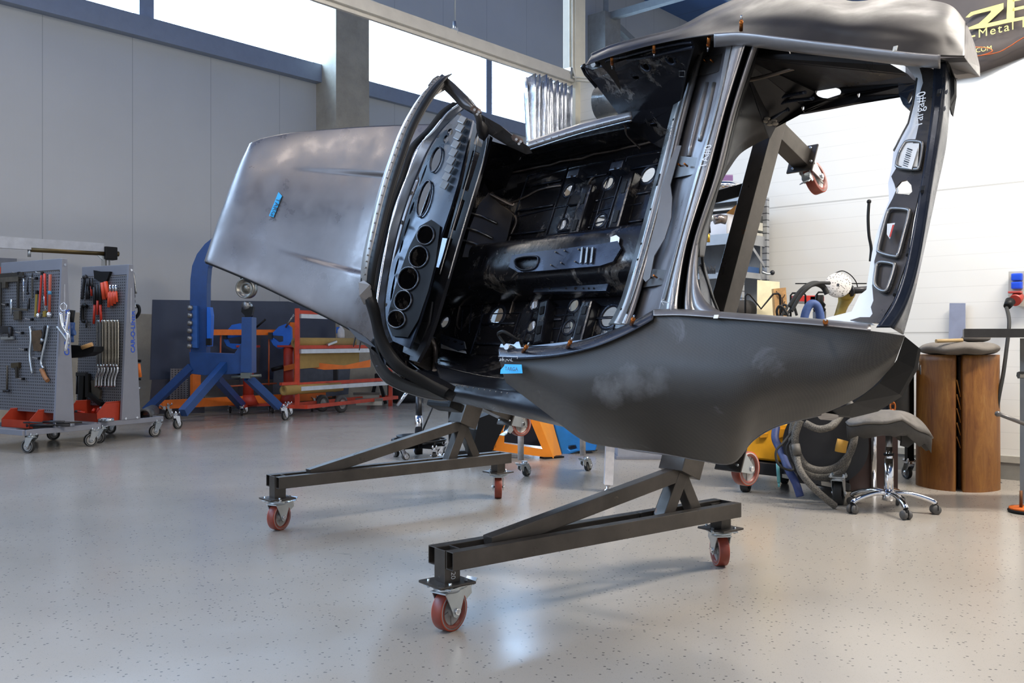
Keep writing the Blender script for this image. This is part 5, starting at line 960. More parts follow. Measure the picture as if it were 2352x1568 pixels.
# orange sheet rack
orr = root('orange_rack_cart', G(371, 955), 'long orange steel cart on casters along the left wall behind the blue machine', 'cart')
def OC(x, y, o=1.15): return WPT(x, y, o)
MB().bar(OC(371, 929), OC(746, 909), .06, .12, ch=.004).build('lower_beam', ORANGE, orr); MB().bar(OC(371, 929, .5), OC(760, 905, .5), .06, .10).bar(OC(371, 929), OC(371, 929, .5), .06, .1).bar(OC(743, 909), OC(743, 909, .5), .06, .1).build('back_beam', ORANGE, orr)
MB().bar(OC(449, 915), OC(449, 770), .12, .07, LN).build('upright', ORANGE, orr); MB().bar(OC(670, 910), OC(670, 740), .10, .07, LN).build('upright', ORANGE, orr); MB().bar(OC(445, 763), OC(672, 763), .06, .08).build('top_bar', ORANGE, orr)
MB().cyl(OC(507, 768), OC(505, 895), .012, n=8).cyl(OC(618, 768), OC(617, 885), .012, n=8).cyl(OC(510, 888), OC(635, 880), .012, n=8).build('divider_rods', M('#a8512a', .5), orr)
for x, y in ((385, 938), (727, 918)): q = OC(x, y); caster(orr, V((q.x, q.y, .20)), (0, 0, -1), LN * 1 + LD * .3, .07, .04, PUR if x > 500 else RUB, None, pl=.1, lod=1)
# curved orange arm with lever
oa = thing1('wavy_steel_bar', MB().plate(DP([(652, 840), (700, 829), (745, 835), (790, 839), (850, 826), (850, 843), (800, 847), (745, 849), (700, 842), (652, 852)], 13.3), YB * .06), ORANGE, 'wavy orange steel arm lying across the red paper trolley', 'arm'); MB().cyl(D(624, 849, 13.3), D(650, 842, 13.3), .03, n=10).build('grip', BLACKP, oa)
# english wheel
ew = root('wheeling_machine', G(500, 975), 'blue C frame wheeling machine with grey rollers standing behind the raised hood', 'wheeling machine')
dE = 11.7
co1 = [(437, 812), (436, 700), (437, 640), (441, 610), (452, 583), (470, 560), (492, 542), (520, 532), (560, 534), (576, 545), (576, 600), (560, 600), (545, 572), (520, 566), (500, 572), (486, 590), (478, 615), (475, 650), (474, 812)]
MB().plate(DP(co1, dE), YB * .16).build('c_frame', BLUEP, ew, bevel=.006)
MB().plate(DP([(434, 808), (538, 812), (556, 785), (556, 858), (470, 862), (438, 858)], dE - .02), YB * .2).build('base_box', BLUEP, ew, bevel=.006)
MB().plate(DP([(555, 728), (578, 728), (578, 857), (553, 855)], dE - .06), YB * .22).build('anvil_column', BLUEP, ew, bevel=.006)
MB().bar(D(566, 545, dE + .05), D(566, 645, dE + .05), .10, .12).plate(DP([(549, 630), (590, 645), (586, 655), (552, 640)], dE - .02), YB * .14).build('wheel_yoke', BLACKP, ew)
w_ = D(566, 662, dE); MB().lathe(w_, (.25, 1, 0), [(0, -.02), (.04, -.02), (.045, .0), (.10, .01), (.11, -.045), (.128, -.05), (.13, 0), (.128, .06), (.0, .06)], 36).build('upper_wheel', M('#8d8980', .3, .85), ew)
w_ = D(567, 702, dE); MB().lathe(w_, (.6, 1, 0), [(0, -.05), (.05, -.05), (.056, 0), (.05, .05), (0, .05)], 24).build('lower_anvil', PLATED, ew); MB().plate(DP([(555, 706), (582, 704), (578, 724), (572, 732), (572, 745), (562, 742), (562, 724), (554, 716)], dE - .03), YB * .08).build('anvil_yoke', BLACKP, ew)
MB().plate(DP([(452, 702), (441, 702), (440, 798), (453, 799)], dE - .06), YB * .06).build('anvil_rack', M('#2b5aa0', .45), ew)
for k in range(6): q = D(436 - k * .3 + 1, 707 + k * 17.6, dE - .08); MB().lathe(q, (1, .3, 0), [(0, -.03), (.028, -.03), (.036, 0), (.028, .03), (0, .03)], 16).build('spare_anvil', PLATED, ew)
MB().plate(DP([(475, 705), (482, 705), (485, 725), (484, 760), (482, 795), (475, 795)], dE - .04), YB * .12).build('bright_blue_rail', BLUEB, ew); MB().box(D(480, 785, dE - .1), .06, .06, .09).build('black_clip', BLACKP, ew)
for a, da, b_, db in (((441, 842), dE, (336, 943), 11.9), ((516, 838), dE, (420, 948), 10.9), ((497, 868), dE + .1, (556, 932), 13.0), ((568, 866), dE, (640, 934), 12.1)): MB().bar(D(a[0], a[1], da), D(b_[0], b_[1], db), .09, .10, (0, 0, 1), .004).build('leg', BLUEP, ew)
MB().cyl(D(532, 866, dE - .1), D(600, 862, dE - .1), .018, n=10).box(D(566, 862, dE - .08), .12, .1, .07).build('foot_crank', M('#6a6d66', .4, .6), ew)
for x, y, d_ in ((404, 985, 10.9), (652, 965, 12.1), (560, 951, 13.1), (345, 965, 12.1)): q = D(x, y, d_); caster(ew, V((q.x, q.y, .19)), (0, 0, -1), (1, -.5, 0), .062, .035, RUB, None, HUBG, CHROME, pl=.08, lod=1, brake=False)
# red pedestal stands with blue throat frames
def shrinker(cx, dd, zb, lab, flip):
    r = root('shrinking_machine', (D(cx, 900, dd).x, dd, 0), lab, 'metal shaping machine', 'shaping machines on red pedestals')
    pts = [(552, 742), (532, 746), (517, 764), (514, 782), (520, 794), (534, 801), (553, 801), (556, 790), (524, 788), (519, 777), (556, 772)] if not flip else [(657, 743), (668, 752), (669, 784), (660, 798), (640, 801), (627, 792), (619, 778), (628, 776), (640, 786), (650, 784), (650, 772), (622, 770), (626, 764), (640, 750)]
    MB().plate(DP(pts, dd), YB * .1).build('throat_frame', BLUEB, r, bevel=.005)
    x0 = pts[3][0] + 4 if not flip else 622
    MB().box(D(x0, 771, dd - .02), .05, .1, .10).build('jaw_holder', DKMET, r)
    a = V((D(cx, 800, dd).x, dd + .05, 0)); MB().cyl(a + V((0, 0, .12)), a + V((0, 0, .98)), .075, n=20).cyl(a + V((0, 0, .14)), a + V((0, 0, .28)), .15, .08, n=20).box(a + V((0, 0, .98)), .3, .16, .03).build('pedestal', M('#a8301c', .5), r)
    for k in range(3):
        g = k * 2.1 + .5; e = a + V((math.cos(g) * .36, math.sin(g) * .3, .13)); MB().bar(a + V((0, 0, .13)), e, .06, .04).build('foot', M('#a8301c', .5), r); caster(r, e, (0, 0, -1), (1, .3, 0), .045, .028, RUB, None, pl=.06, lod=1, brake=False)
    MB().cyl(D(cx + (20 if not flip else -5), 752, dd - .05), D(cx + (42 if not flip else 14), 733 if not flip else 722, dd - .05), .014, n=8).build('lever', BLACKP if not flip else PLATED, r)
shrinker(568, 13.1, 0, 'blue throat frame on a red pedestal, partly behind the blue machine column', False); shrinker(661, 13.4, 0, 'blue throat frame on a red pedestal beside the red paper trolley', True)
# red masking paper trolley
mt_ = root('masking_paper_trolley', (-2.9, 12.9, 0), 'red tubular masking paper trolley with silver cutter bars and brown rolls', 'trolley')
def RT(t, s=0.0, z=0.0): return V((-3.02, 12.75, z)) + V((.41, .912, 0)) * t + V((.912, -.41, 0)) * s
def Rz(x, y, t0, s0): q = RT(t0, s0); return 1.05 + (784 - y) / FPX * q.y
MB().bar(RT(-.05, .2, .14), RT(2.35, .2, .14), .05, .05).bar(RT(-.05, -.25, .14), RT(2.35, -.25, .14), .05, .05).bar(RT(-.05, -.25, .14), RT(-.05, .2, .14), .05, .05).bar(RT(2.35, -.25, .14), RT(2.35, .2, .14), .05, .05).build('base_frame', ORED, mt_)
pst = D(683, 900, 12.9); pst = V((pst.x, pst.y, 0)); pse = V((D(897, 900, 14.8).x, 14.8, 0)); dt_ = (pse - pst).normalized(); nt_ = V((dt_.y, -dt_.x, 0))
MB().bar(pst + V((0, 0, .12)), pst + V((0, 0, 1.52)), .06, .06).build('post', ORED, mt_); MB().bar(pse, pse + V((0, 0, 1.45)), .06, .06).bar(pse + V((0, 0, .12)) - nt_ * .45, pse - nt_ * .45, .05, .05).build('post', ORED, mt_)
for z, nm in ((1.47, 't'), (.97, 'm'), (.44, 'l')):
    a = pst + V((0, 0, z)); b_ = pse + V((0, 0, z)); MB().bar(a, b_, .04, .05).build('cross_bar', ORED, mt_); MB().bar(a + nt_ * .05 - V((0, 0, .06)), b_ + nt_ * .05 - V((0, 0, .06)), .05, .06).build('cutter_bar', M('#c4c8cd', .35, .7), mt_)
MB().bar(pst - dt_ * .33 + V((0, 0, .46)), pst + V((0, 0, .46)), .05, .04).build('roll_arm', ORED, mt_)
MB().bar(pst + nt_ * .03 + V((0, 0, .5)) + dt_ * .6 + V((0, 0, .5)), pst + nt_ * .03 + dt_ * .8 + V((0, 0, 1.05)), .04, .03).build('clip_arm', ZINC, mt_)
for p, q, r_, lb in ((pst + dt_ * .06 + V((0, 0, 1.03)) - nt_ * .1, pst + dt_ * 1.35 + V((0, 0, 1.03)) - nt_ * .1, .075, 'upper brown masking paper roll on the red trolley'), (pst - dt_ * .28 + V((0, 0, .37)), pst + dt_ * .9 + V((0, 0, .37)), .07, 'lower brown masking paper roll on the red trolley')):
    thing1('paper_roll', MB().cyl(p, q, r_, n=24).lathe(p, (p - q), [(r_ * .3, .0), (r_ * .3, .01), (r_, .001)], 20), CARD, lb, 'paper roll', 'masking paper rolls')
thing1('paper_sheet', MB().plate([pst + dt_ * .05 + V((0, 0, .9)), pst + dt_ * 1.38 + V((0, 0, .9)), pst + dt_ * 1.38 + V((0, 0, .70)), pst + dt_ * .05 + V((0, 0, .66))], nt_ * -.002), CARD, 'strip of brown paper hanging below the middle cutter bar', 'paper')
for t_, s_ in ((.75, .28), (.75, -.33)): 
    q = pst + dt_ * t_ + nt_ * s_ * .6 + V((0, 0, .125)); wv = MB().lathe(q, nt_, [(0, -.02), (.07, -.025), (.09, -.03), (.125, -.025), (.125, .025), (.09, .03), (.07, .02), (.03, .03), (0, .03)], 30).build('wheel', M('#4b4845', .7), mt_); MB().lathe(q, nt_, [(0, .034), (.03, .034), (.04, .03), (.07, .022), (.075, .032)], 24).build('hub', HUBG, wv)
q = pst - dt_ * .18 + V((0, 0, .19)); caster(mt_, q, (0, 0, -1), nt_, .06, .04, RUB, None, HUBG, CHROME, pl=.08, lod=1, brake=False)
# odds and ends by the far column
sb = root('spray_bottle', D(783, 775, 14.6), 'white spray bottle with blue cap behind the hood corner', 'bottle'); a = D(783, 778, 14.6); MB().lathe(a, (0, 0, 1), [(0, 0), (.055, 0), (.06, .05), (.055, .14), (.025, .19), (.02, .22), (0, .22)], 18).build('bottle', WHT, sb); MB().box(a + V((-.03, 0, .14)), .08, .05, .10).build('cap', BLUEB, sb); 
thing1('red_box', MB().box(D(785, 783, 14.65) - V((0, 0, .04)), .32, .2, .07), M('#a8301c', .5), 'small red box under the white spray bottle', 'box')
swh = root('sawhorse', G(870, 932), 'black steel sawhorse standing behind the red trolley', 'sawhorse')
MB().bar(D(866, 862, 14.9), D(852, 925, 14.9), .06, .05).build('leg', BLACKP, swh); MB().bar(D(868, 862, 14.9), D(886, 927, 14.9), .05, .05).build('leg', BLACKP, swh); MB().bar(D(866, 864, 14.9), D(868, 862, 16.2), .08, .08).build('top_bar', BLACKP, swh); MB().bar(D(866, 866, 16.1), D(852, 918, 16.1), .05, .05).bar(D(868, 866, 16.1), D(886, 918, 16.1), .05, .05).build('leg', BLACKP, swh)
for k, (x, y) in enumerate(((842, 908), (848, 922))):
    c_ = D(x, y, 14.7 - .5 * k); o = root('floor_brush', (c_.x, c_.y, c_.z - .05), ['grey floor brush resting above the pale block by the column', 'pale bristled brush head lying on the floor by the column'][k], 'brush', 'brush heads by the column'); MB().box(c_ + V((0, 0, .03)), .42, .09, .04, ch=.005).build('block', M('#6f6a5f', .7), o); MB().box(c_ - V((0, 0, .02)), .40, .08, .07).build('bristles', M('#a9a496', .9), o)
thing1('black_crate', MB().box(D(715, 866, 14.9), .95, .5, .30, ch=.02), M('#26282b', .6), 'black storage box behind the red paper trolley', 'box')
thing1('chair_leg', MB().cyl(D(880 + 55, 900, 12.2), D(912, 931, 12.2), .022, n=10), CHROME, 'short bright metal leg poking out below the cowl', 'leg')
thing1('dark_barrel', MB().lathe((D(932, 905, 15.8).x, 15.8, 0), (0, 0, 1), [(0, 0), (.30, 0), (.32, .1), (.32, .4), (.28, .5), (0, .5)], 24), M('#1d1f22', .5), 'dark round drum in the shade behind the car front', 'drum')
# ================================================================= under and behind the car, right side
def zc(x, y): g = G(x, y); return g
# foot-ring stool
st_ = root('foot_ring_stand', G(962, 1050), 'black pedestal stand with foot ring behind the far dolly beam', 'stand'); sx, sy = G(962, 1050).x, G(962, 1050).y
MB().cyl((sx, sy, .03), (sx, sy, .22), .035, n=18).cyl((sx, sy, .52), (sx, sy, .80), .022, n=14).build('pole', BLACKP, st_); MB().cyl((sx, sy, .22), (sx, sy, .38), .036, n=20).build('chrome_sleeve', CHROME, st_)
MB().cyl((sx, sy, .38), (sx, sy, .55), .030, n=14).build('inner_pole', DKMET, st_)
MB().tube([(sx + .24 * math.cos(a * .2618), sy + .24 * math.sin(a * .2618), .16) for a in range(24)], .012, 8, True).build('foot_ring', BLACKP, st_)
MB().lathe((sx, sy, .165), (0, 0, 1), [(0, 0), (.17, 0), (.20, .035), (.205, .035), (.19, -.01), (0, -.01)], 32).build('tray', BLACKP, st_)
for k in range(5):
    a = k * 1.2566 + .4; e = V((sx + .24 * math.cos(a), sy + .24 * math.sin(a), .11)); MB().bar((sx, sy, .10), e, .03, .03).cyl(e, e + V((0, 0, .05)), .01, n=8).build('foot', BLACKP, st_); caster(st_, e, (0, 0, -1), (math.cos(a + 1), math.sin(a + 1), 0), .034, .03, RUB, None, HUBG, CHROME, pl=.04, lod=1, brake=False)
MB().cyl(D(998, 925, 8.6), D(970, 990, 8.4), .008, n=8).build('side_rod', BLACKP, st_)
# black cabinet cart
bc = root('black_machine_cart', G(1090, 1072), 'black steel machine cart with small casters behind the orange block', 'cart')
MB().plate(DP([(1083, 1050), (1100, 960), (1180, 930), (1128, 1040), (1112, 1052)], 8.05), YB * .5).build('side_plate', BLACKP, bc); MB().bar(D(1035, 930, 8.2), D(1036, 1040, 8.2), .04, .04).build('leg', BLACKP, bc); MB().bar(D(1078, 970, 8.2), D(1078, 1035, 8.2), .035, .04).build('leg', BLACKP, bc)
MB().bar(D(1030, 1042, 8.1), D(1110, 1040, 8.1), .05, .05).build('base_bar', BLACKP, bc); MB().box(D(1105, 1010, 8.3), .28, .3, .22).build('dark_box', M('#2b2f31', .5), bc)
for x in (1016, 1087): q = D(x, 1073, 7.65); caster(bc, V((q.x, q.y, .085)), (0, 0, -1), (1, .4, 0), .030, .024, M('#5a3a35', .6), None, pl=.05, lod=1, brake=False)
# orange block stand
ORP = M('#e8861c', .5, 0, .06); ob = root('orange_wedge_stand', G(1200, 1055), 'bright orange hollow wedge shaped stand on the floor behind the dolly', 'stand')
dO = 8.15
MB().plate(DP([(1140, 942), (1238, 965), (1272, 1052), (1126, 1033)], dO), YB * .04, [DP([(1160, 975), (1220, 970), (1246, 1032), (1158, 1018)], dO)]).build('front_frame', ORP, ob)
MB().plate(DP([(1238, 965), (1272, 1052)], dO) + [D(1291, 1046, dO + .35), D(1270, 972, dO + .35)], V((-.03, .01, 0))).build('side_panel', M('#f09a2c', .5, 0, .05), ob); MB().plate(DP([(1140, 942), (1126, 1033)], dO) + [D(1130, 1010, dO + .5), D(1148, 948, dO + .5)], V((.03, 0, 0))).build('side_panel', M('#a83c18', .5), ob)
MB().plate([D(1130, 1012, dO + .5), D(1288, 1030, dO + .5), D(1270, 972, dO + .5), D(1150, 948, dO + .5)], YB * .03).build('back_panel', M('#1d2230', .5), ob); MB().bar(D(1245, 1053, dO - .01), D(1290, 1050, dO + .1), .08, .03).build('rubber_foot', BLACKP, ob)
MB().plate(DP([(1118, 1030), (1128, 1030), (1140, 990), (1134, 985)], dO + .05), YB * .3).build('blue_edge_bar', M('#2a3a78', .5), ob)
# blue plastic ramp
bl = root('blue_plastic_ramp', G(1320, 1040), 'bright blue moulded plastic ramp block behind the orange stand', 'ramp'); dB = 8.5
MB().plate(DP([(1272, 972), (1320, 985), (1350, 1010), (1372, 1020), (1368, 1034), (1330, 1036), (1292, 1047), (1282, 1010)], dB), YB * .35, [DP([(1306, 1024), (1322, 1022), (1325, 1030), (1310, 1034), (1305, 1030)], dB)]).build('body', M('#1f78c8', .4), bl, bevel=.01)
# white low bench on legs
wb = root('white_work_bench', G(1300, 1100), 'low white bench on round metal legs seen under the car shell', 'bench')
a, b_, c_ = G(1205, 1094), G(1347, 1082), G(1397, 1128)
MB().plate([D(1180, 948, 7.4), D(1320, 978, 7.6), D(1440, 1000, 6.9), D(1440, 1012, 6.3), D(1390, 1005, 6.3), D(1200, 955, 6.95)], V((0, 0, .03))).build('bench_top', M('#c9cbd6', .5), wb)
for q in (a, b_): MB().cyl((q.x - .03, q.y, .13), (q.x - .03, q.y, .47), .024, n=16).build('leg', M('#b9b2ad', .45, .4, .4), wb); caster(wb, V((q.x, q.y, .12)), (0, 0, -1), (.8, -.5, 0), .045, .030, RUB, None, HUBG, ZINC, pl=.06, lod=1, stem=True)
MB().bar((c_.x, c_.y, .05), (c_.x + .02, c_.y, .52), .075, .06, (1, 0, 0)).build('leg', M('#d6d2d2', .5, .1, .2), wb); MB().lathe((c_.x, c_.y, 0), (0, 0, 1), [(0, 0), (.035, 0), (.035, .012), (.015, .02), (.015, .05), (0, .05)], 16).build('levelling_foot', CHROME, wb)
# grey crate
gc = root('grey_crate', G(1480, 1062), 'low grey plastic crate on the floor behind the near mast', 'crate'); q = D(1473, 1045, 8.1)
MB().box(V((q.x, q.y + .2, .085)), .42, .4, .15, ch=.01).build('crate_body', M('#8f9199', .5), gc); MB().box(V((q.x, q.y + .2, .165)), .46, .44, .03, ch=.006).box(V((q.x, q.y + .2, .015)), .45, .43, .03, ch=.006).build('crate_rim', M('#7b7d86', .5), gc)
# --- shelf rack on the right wall
A_ = V((1.94, 7.71, 0)); B_ = A_ + LD * .457; W_ = RD
sr = root('steel_shelf_rack', (A_ + B_) / 2, 'galvanised steel shelf rack against the white wall behind the shell', 'shelf rack'); GAL = M('#a7a9ab', .4, .6, .1)
LEN = 1.55
HOL = NT('slotted_post'); zz = HOL.xyz()[2]; m_ = HOL.math('LESS_THAN', HOL.math('FRACT', HOL.math('MULTIPLY', zz, 17)), .16); HOL.col(HOL.mix(m_, rgb('#a9abad'), rgb('#55575a'))); HOL.b.inputs['Metallic'].default_value = .5; HOL.b.inputs['Roughness'].default_value = .4
for P in (A_, B_, A_ + W_ * LEN, B_ + W_ * LEN): MB().bar(P, P + V((0, 0, 2.32)), .045, .045, LD).build('post', HOL.m, sr)
for z in (2.27, 1.93, 1.62, 1.0, .3):
    s = MB(); c0 = (A_ + B_) / 2 + W_ * (LEN / 2) + V((0, 0, z)); s.box(c0, .45, LEN, .006, LD, W_)
    for P, Q in ((A_, B_), (A_, A_ + W_ * LEN), (A_ + W_ * LEN, B_ + W_ * LEN)): s.bar(P + V((0, 0, z)), Q + V((0, 0, z)), .006, .09 if z in (1.93,) else .05)
    s.build('shelf_board', GAL, sr)
MB().bar(A_ + V((0, 0, 1.05)), B_ + V((0, 0, 1.5)), .004, .03, RN).bar(A_ + V((0, 0, 2.0)), B_ + V((0, 0, 1.7)), .004, .03, RN).build('cross_brace', GAL, sr)
MB().plate([A_ + W_ * .05 + LD * .45 + V((0, 0, .1)), A_ + W_ * LEN + LD * .45 + V((0, 0, .1)), A_ + W_ * LEN + LD * .45 + V((0, 0, 2.25)), A_ + W_ * .05 + LD * .45 + V((0, 0, 2.25))], LD * .003).build('back_panel', M('#8b8d8f', .5, .3), sr)
def SH(a, w, z): return A_ + LD * a + W_ * w + V((0, 0, z))
def sbox(name, mat, a, w, z, sx, sy, sz, label, cat, rot=0, grp=None):
    X = (LD * math.cos(rot) + W_ * math.sin(rot)); Y = (W_ * math.cos(rot) - LD * math.sin(rot)); r = root(name, SH(a, w, z), label, cat, grp); MB().box(SH(a, w, z + sz / 2), sx, sy, sz, X, Y, ch=.003).build('box_body', mat, r); return r, X, Y
cb, X, Y = sbox('cardboard_box', M('#e2e2e6', .7, 0, .03), .2, .33, 1.934, .34, .36, .22, 'open white printed cardboard box with brown flaps on the second shelf', 'box')
for s_ in (-1, 1):
    q = SH(.2, .33, 2.154) + Y * (s_ * .18); MB().plate([q - X * .17, q + X * .17, q + X * .15 + Y * (s_ * .09) + V((0, 0, .07)), q - X * .15 + Y * (s_ * .09) + V((0, 0, .07))], V((0, 0, .003))).build('flap', M('#b07c3c', .8), cb)
f_ = SH(.2, .33, 1.934) - X * .171
for k, (t_, s__) in enumerate((('LED', .05), ('PROJECTOR', .03))): text_mb(t_, f_ + Y * .15 + V((0, 0, .17 - k * .055)), -Y, V((0, 0, 1)), s__, .001).build('box_print', INK, cb) if False else None
mb = MB()
for k in range(4): mb.bar(f_ + Y * .15 + V((0, 0, .18 - k * .035)), f_ + Y * (.02 + .03 * (k % 2)) + V((0, 0, .18 - k * .035)), .012, .002, X)
mb.build('box_print', M('#3a4a66', .6), cb)
for k, (w, z) in enumerate(((.075, 1.934), (.075, 2.01))):
    lb_ = ['lower dark lamp carton at the end of the second shelf', 'upper dark and pale lamp carton at the end of the second shelf'][k]
    r_, X, Y = sbox('lamp_carton', M('#3a3c3a', .5), .33, w, z, .2, .12, .07 if k == 0 else .15, lb_, 'carton', 0, 'lamp cartons'); MB().box(SH(.33, w, z + .05) , .202, .122, .035 if k == 0 else .07, X, Y).build('pale_band', M('#b9b6a8', .5), r_)
sbox('blue_tool_case', M('#284a78', .45), .24, .09, 1.625, .30, .12, .075, 'blue device with pale label lying on the third shelf', 'device')
tool(lambda x, y, o=0: D(x, y, 7.95), 'bent_lever', 'thin bent steel lever hanging off the third shelf edge', 'lever', [('t', [(1750, 624), (1763, 629), (1770, 628)], .009, ZINC, 'rod'), ('s', [(1774, 626)], .022, DKMET, 'knob')])
for k in range(10): q = D(1614 + k * 3.1, 616, 7.75); thing1('socket_bit', MB().cyl(V((q.x, q.y, 1.625)), V((q.x, q.y, 1.70 - .012 * (k % 3))), .0045, n=8), DKMET, 'slim upright drill bit in the row on the third shelf', 'drill bit', 'drill bits on the third shelf')
thing1('polished_part', MB().sphere(D(1665, 428, 7.9), .12, 18, (1.3, .8, .42)).sphere(D(1690, 436, 7.9), .08, 16, (1.2, .8, .5)), CHROME, 'crumpled shiny metal part on the top shelf', 'part')
thing1('purple_cover', MB().box(D(1660, 412, 8.0), .16, .1, .07, ch=.01), M('#6b4a78', .4), 'purple patch of cover behind the shiny part', 'cover')
wl_ = root('air_hose_coupling', D(1629, 500, 7.6), 'bright metal pipe fitting with a coiled hose tail on the second shelf', 'fitting'); MB().tube(DP([(1640, 505), (1655, 502), (1668, 505)], 7.62), .04, 10).build('fitting', M('#8a7f78', .25, .9), wl_); MB().tube(DP([(1628, 500), (1626, 515), (1628, 535)], 7.5), .018, 8).build('hose_tail', BLACKP, wl_); MB().cyl(D(1627, 536, 7.5), D(1627, 556, 7.5), .014, n=10).build('brass_tip', M('#c39a3a', .3, .9), wl_); MB().sphere(D(1631, 500, 7.58), .035, 12).build('valve', ZINC, wl_)
thing1('cream_panel', MB().plate([A_ - LD * .10 + V((0, 0, 0)) + W_ * 0 + p for p in (V((.15, -.1, .72)), V((.36, -.02, .72)), V((.36, -.02, 1.55)), V((.16, -.1, 1.56)))], LD * .02), M('#d9d2b0', .6), 'tall cream board leaning against the shelf rack', 'board')
thing1('dark_roller', MB().cyl(D(1675, 712, 7.5), D(1718, 712, 7.7), .085, n=20), M('#2b2826', .8), 'dark bristly roller below the shelves', 'roller')
wk = root('timber_block', D(1830, 760, 7.3), 'upright light wooden plank with dark grain left of the red box', 'plank'); MB().plate(DP([(1777, 663), (1805, 660), (1815, 800), (1785, 800)], 7.35), YB * .06).build('plank', M('#b98d58', .6, 0, .3, 14), wk)
for k in range(3): MB().tube(cr(DP([(1783 + k * 7, 668 + k * 9), (1790 + k * 4, 680 + k * 6), (1798, 684 + k * 14), (1803, 676 + k * 16)], 7.34), 12), .004, 5).build('dark_grain', M('#3b2412', .7), wk)
# wire hooks on the polisher trolley
tb = root('polishing_trolley', G(1880, 1160), 'yellow and black vacuum trolley with hoses and wire hooks on top', 'trolley')
dV = 6.35
def wire(pts, r, mat, nm, d=dV, par=None, sm=0): return MB().tube(cr(DP(pts, d), len(pts) * 6) if sm else DP(pts, d), r, 8).build(nm, mat, par or tb)
wire([(1712, 760), (1712, 680), (1716, 675), (1722, 676), (1748, 709), (1776, 675), (1788, 674), (1792, 678), (1792, 760)], .007, BLACKP, 'wire_hook')
wire([(1816, 740), (1816, 678), (1820, 673), (1846, 673), (1850, 678), (1850, 730)], .007, BLACKP, 'wire_hook'); wire([(1876, 740), (1876, 676), (1880, 671), (1900, 671)], .007, BLACKP, 'wire_hook')
MB().plate(DP([(1725, 975), (1818, 975), (1813, 1010), (1812, 1058), (1808, 1063), (1716, 1053), (1700, 1040), (1700, 1000)], 6.45), YB * .45).build('yellow_body', M('#e0a021', .45), tb, bevel=.015)
MB().plate(DP([(1790, 985), (1812, 985), (1811, 1000), (1790, 1005)], 6.43), YB * .03).plate(DP([(1745, 997), (1765, 995), (1764, 1004), (1746, 1005)], 6.43), YB * .03).build('body_recess', M('#c98a18', .5), tb)
MB().plate(DP([(1730, 1060), (1840, 1072), (1840, 1100), (1730, 1088)], 6.4), YB * .55).build('base_tray', M('#26282d', .5), tb, bevel=.008); MB().plate(DP([(1830, 1080), (1945, 1108), (1955, 1112), (1955, 1128), (1830, 1108)], 6.1), YB * .6).build('base_tray', M('#2c2c2e', .5), tb, bevel=.008)
MB().bar(D(1800, 1092, 6.3), D(1920, 1115, 5.9), .03, .025).build('lower_rail', M('#a59d90', .35, .6), tb)
MB().cyl(D(1895, 1020, 6.0), D(1905, 1015, 6.75), .27, n=40).build('black_drum', M('#1c1c1f', .5), tb); MB().plate(DP([(1838, 955), (1960, 955), (1985, 1000), (1960, 1085), (1850, 1075), (1838, 1000)], 6.3), YB * .4).build('drum_housing', M('#202024', .55), tb, bevel=.01)
for x, y, d_, r_ in ((1710, 1131, 6.33, .065), (1925, 1160, 5.83, .075)):
    q = D(x, y, d_); caster(tb, V((q.x, q.y, r_ * 2.45)), (0, 0, -1), (.85, -.5, 0), r_, .05, RUB, None, BLACKP, ZINC, pl=.1, lod=1, brake=False)
q = D(1800, 1120, 6.7); caster(tb, V((q.x, q.y, .18)), (0, 0, -1), (.85, -.5, 0), .065, .04, RUB, None, BLACKP, BLACKP, pl=.1, lod=1, brake=False)
MB().bar(D(1882, 715, 6.5), D(1882, 960, 6.5), .075, .06, YB).build('grey_mast', M('#77787b', .5), tb); MB().lathe(D(1882, 716, 6.5), (0, 0, 1), [(0, 0), (.04, 0), (.045, .02), (.035, .03), (.045, .05), (.03, .07), (.03, .12), (0, .12)], 18).build('mast_cap', BLACKP, tb)
HOSE = NT('ribbed_hose'); HOSE.col(HOSE.ramp(HOSE.noise(160, 1), [(.4, rgb('#47443f')), (.6, rgb('#6f6a62'))])); HOSE.b.inputs['Roughness'].default_value = .7; HG = HOSE.m; BHOSE = M('#2c3a68', .6, 0, .2, 60)
hz = thing1('vacuum_hose', MB().tube(cr([D(x, y, d_) for x, y, d_ in ((1838, 965, 5.9), (1826, 1000, 5.9), (1830, 1035, 5.88), (1850, 1068, 5.86), (1885, 1080, 5.85), (1925, 1070, 5.86), (1952, 1040, 5.88), (1963, 1000, 5.9), (1962, 960, 5.92), (1950, 925, 6.0), (1910, 905, 6.05), (1860, 915, 6.05), (1832, 950, 6.0), (1820, 990, 5.98), (1824, 1040, 5.95), (1845, 1080, 5.93), (1880, 1095, 5.93), (1925, 1088, 5.93), (1948, 1050, 5.95), (1950, 1000, 6.0), (1946, 960, 6.05))], 200), .024, 12), HG, 'coiled grey fabric covered vacuum hose hung on the black drum', 'hose')
thing1('vacuum_hose', MB().tube(cr([D(x, y, d_) for x, y, d_ in ((1850, 972, 5.85), (1880, 985, 5.8), (1910, 978, 5.8), (1930, 955, 5.9))], 30), .024, 12), HG, 'short grey hose loop above the black drum', 'hose')
ht = thing1('vacuum_hose', MB().tube(cr([D(x, y, d_) for x, y, d_ in ((1829, 1040, 5.82), (1836, 1075, 5.75), (1855, 1105, 5.7), (1885, 1135, 5.68), (1918, 1162, 5.70))], 40), .022, 12), HG, 'grey hose end trailing from the trolley down to the floor', 'hose'); MB().cyl(D(1827, 1020, 5.82), D(1832, 1045, 5.80), .027, n=12).build('hose_sleeve', M('#5a5650', .6), ht)
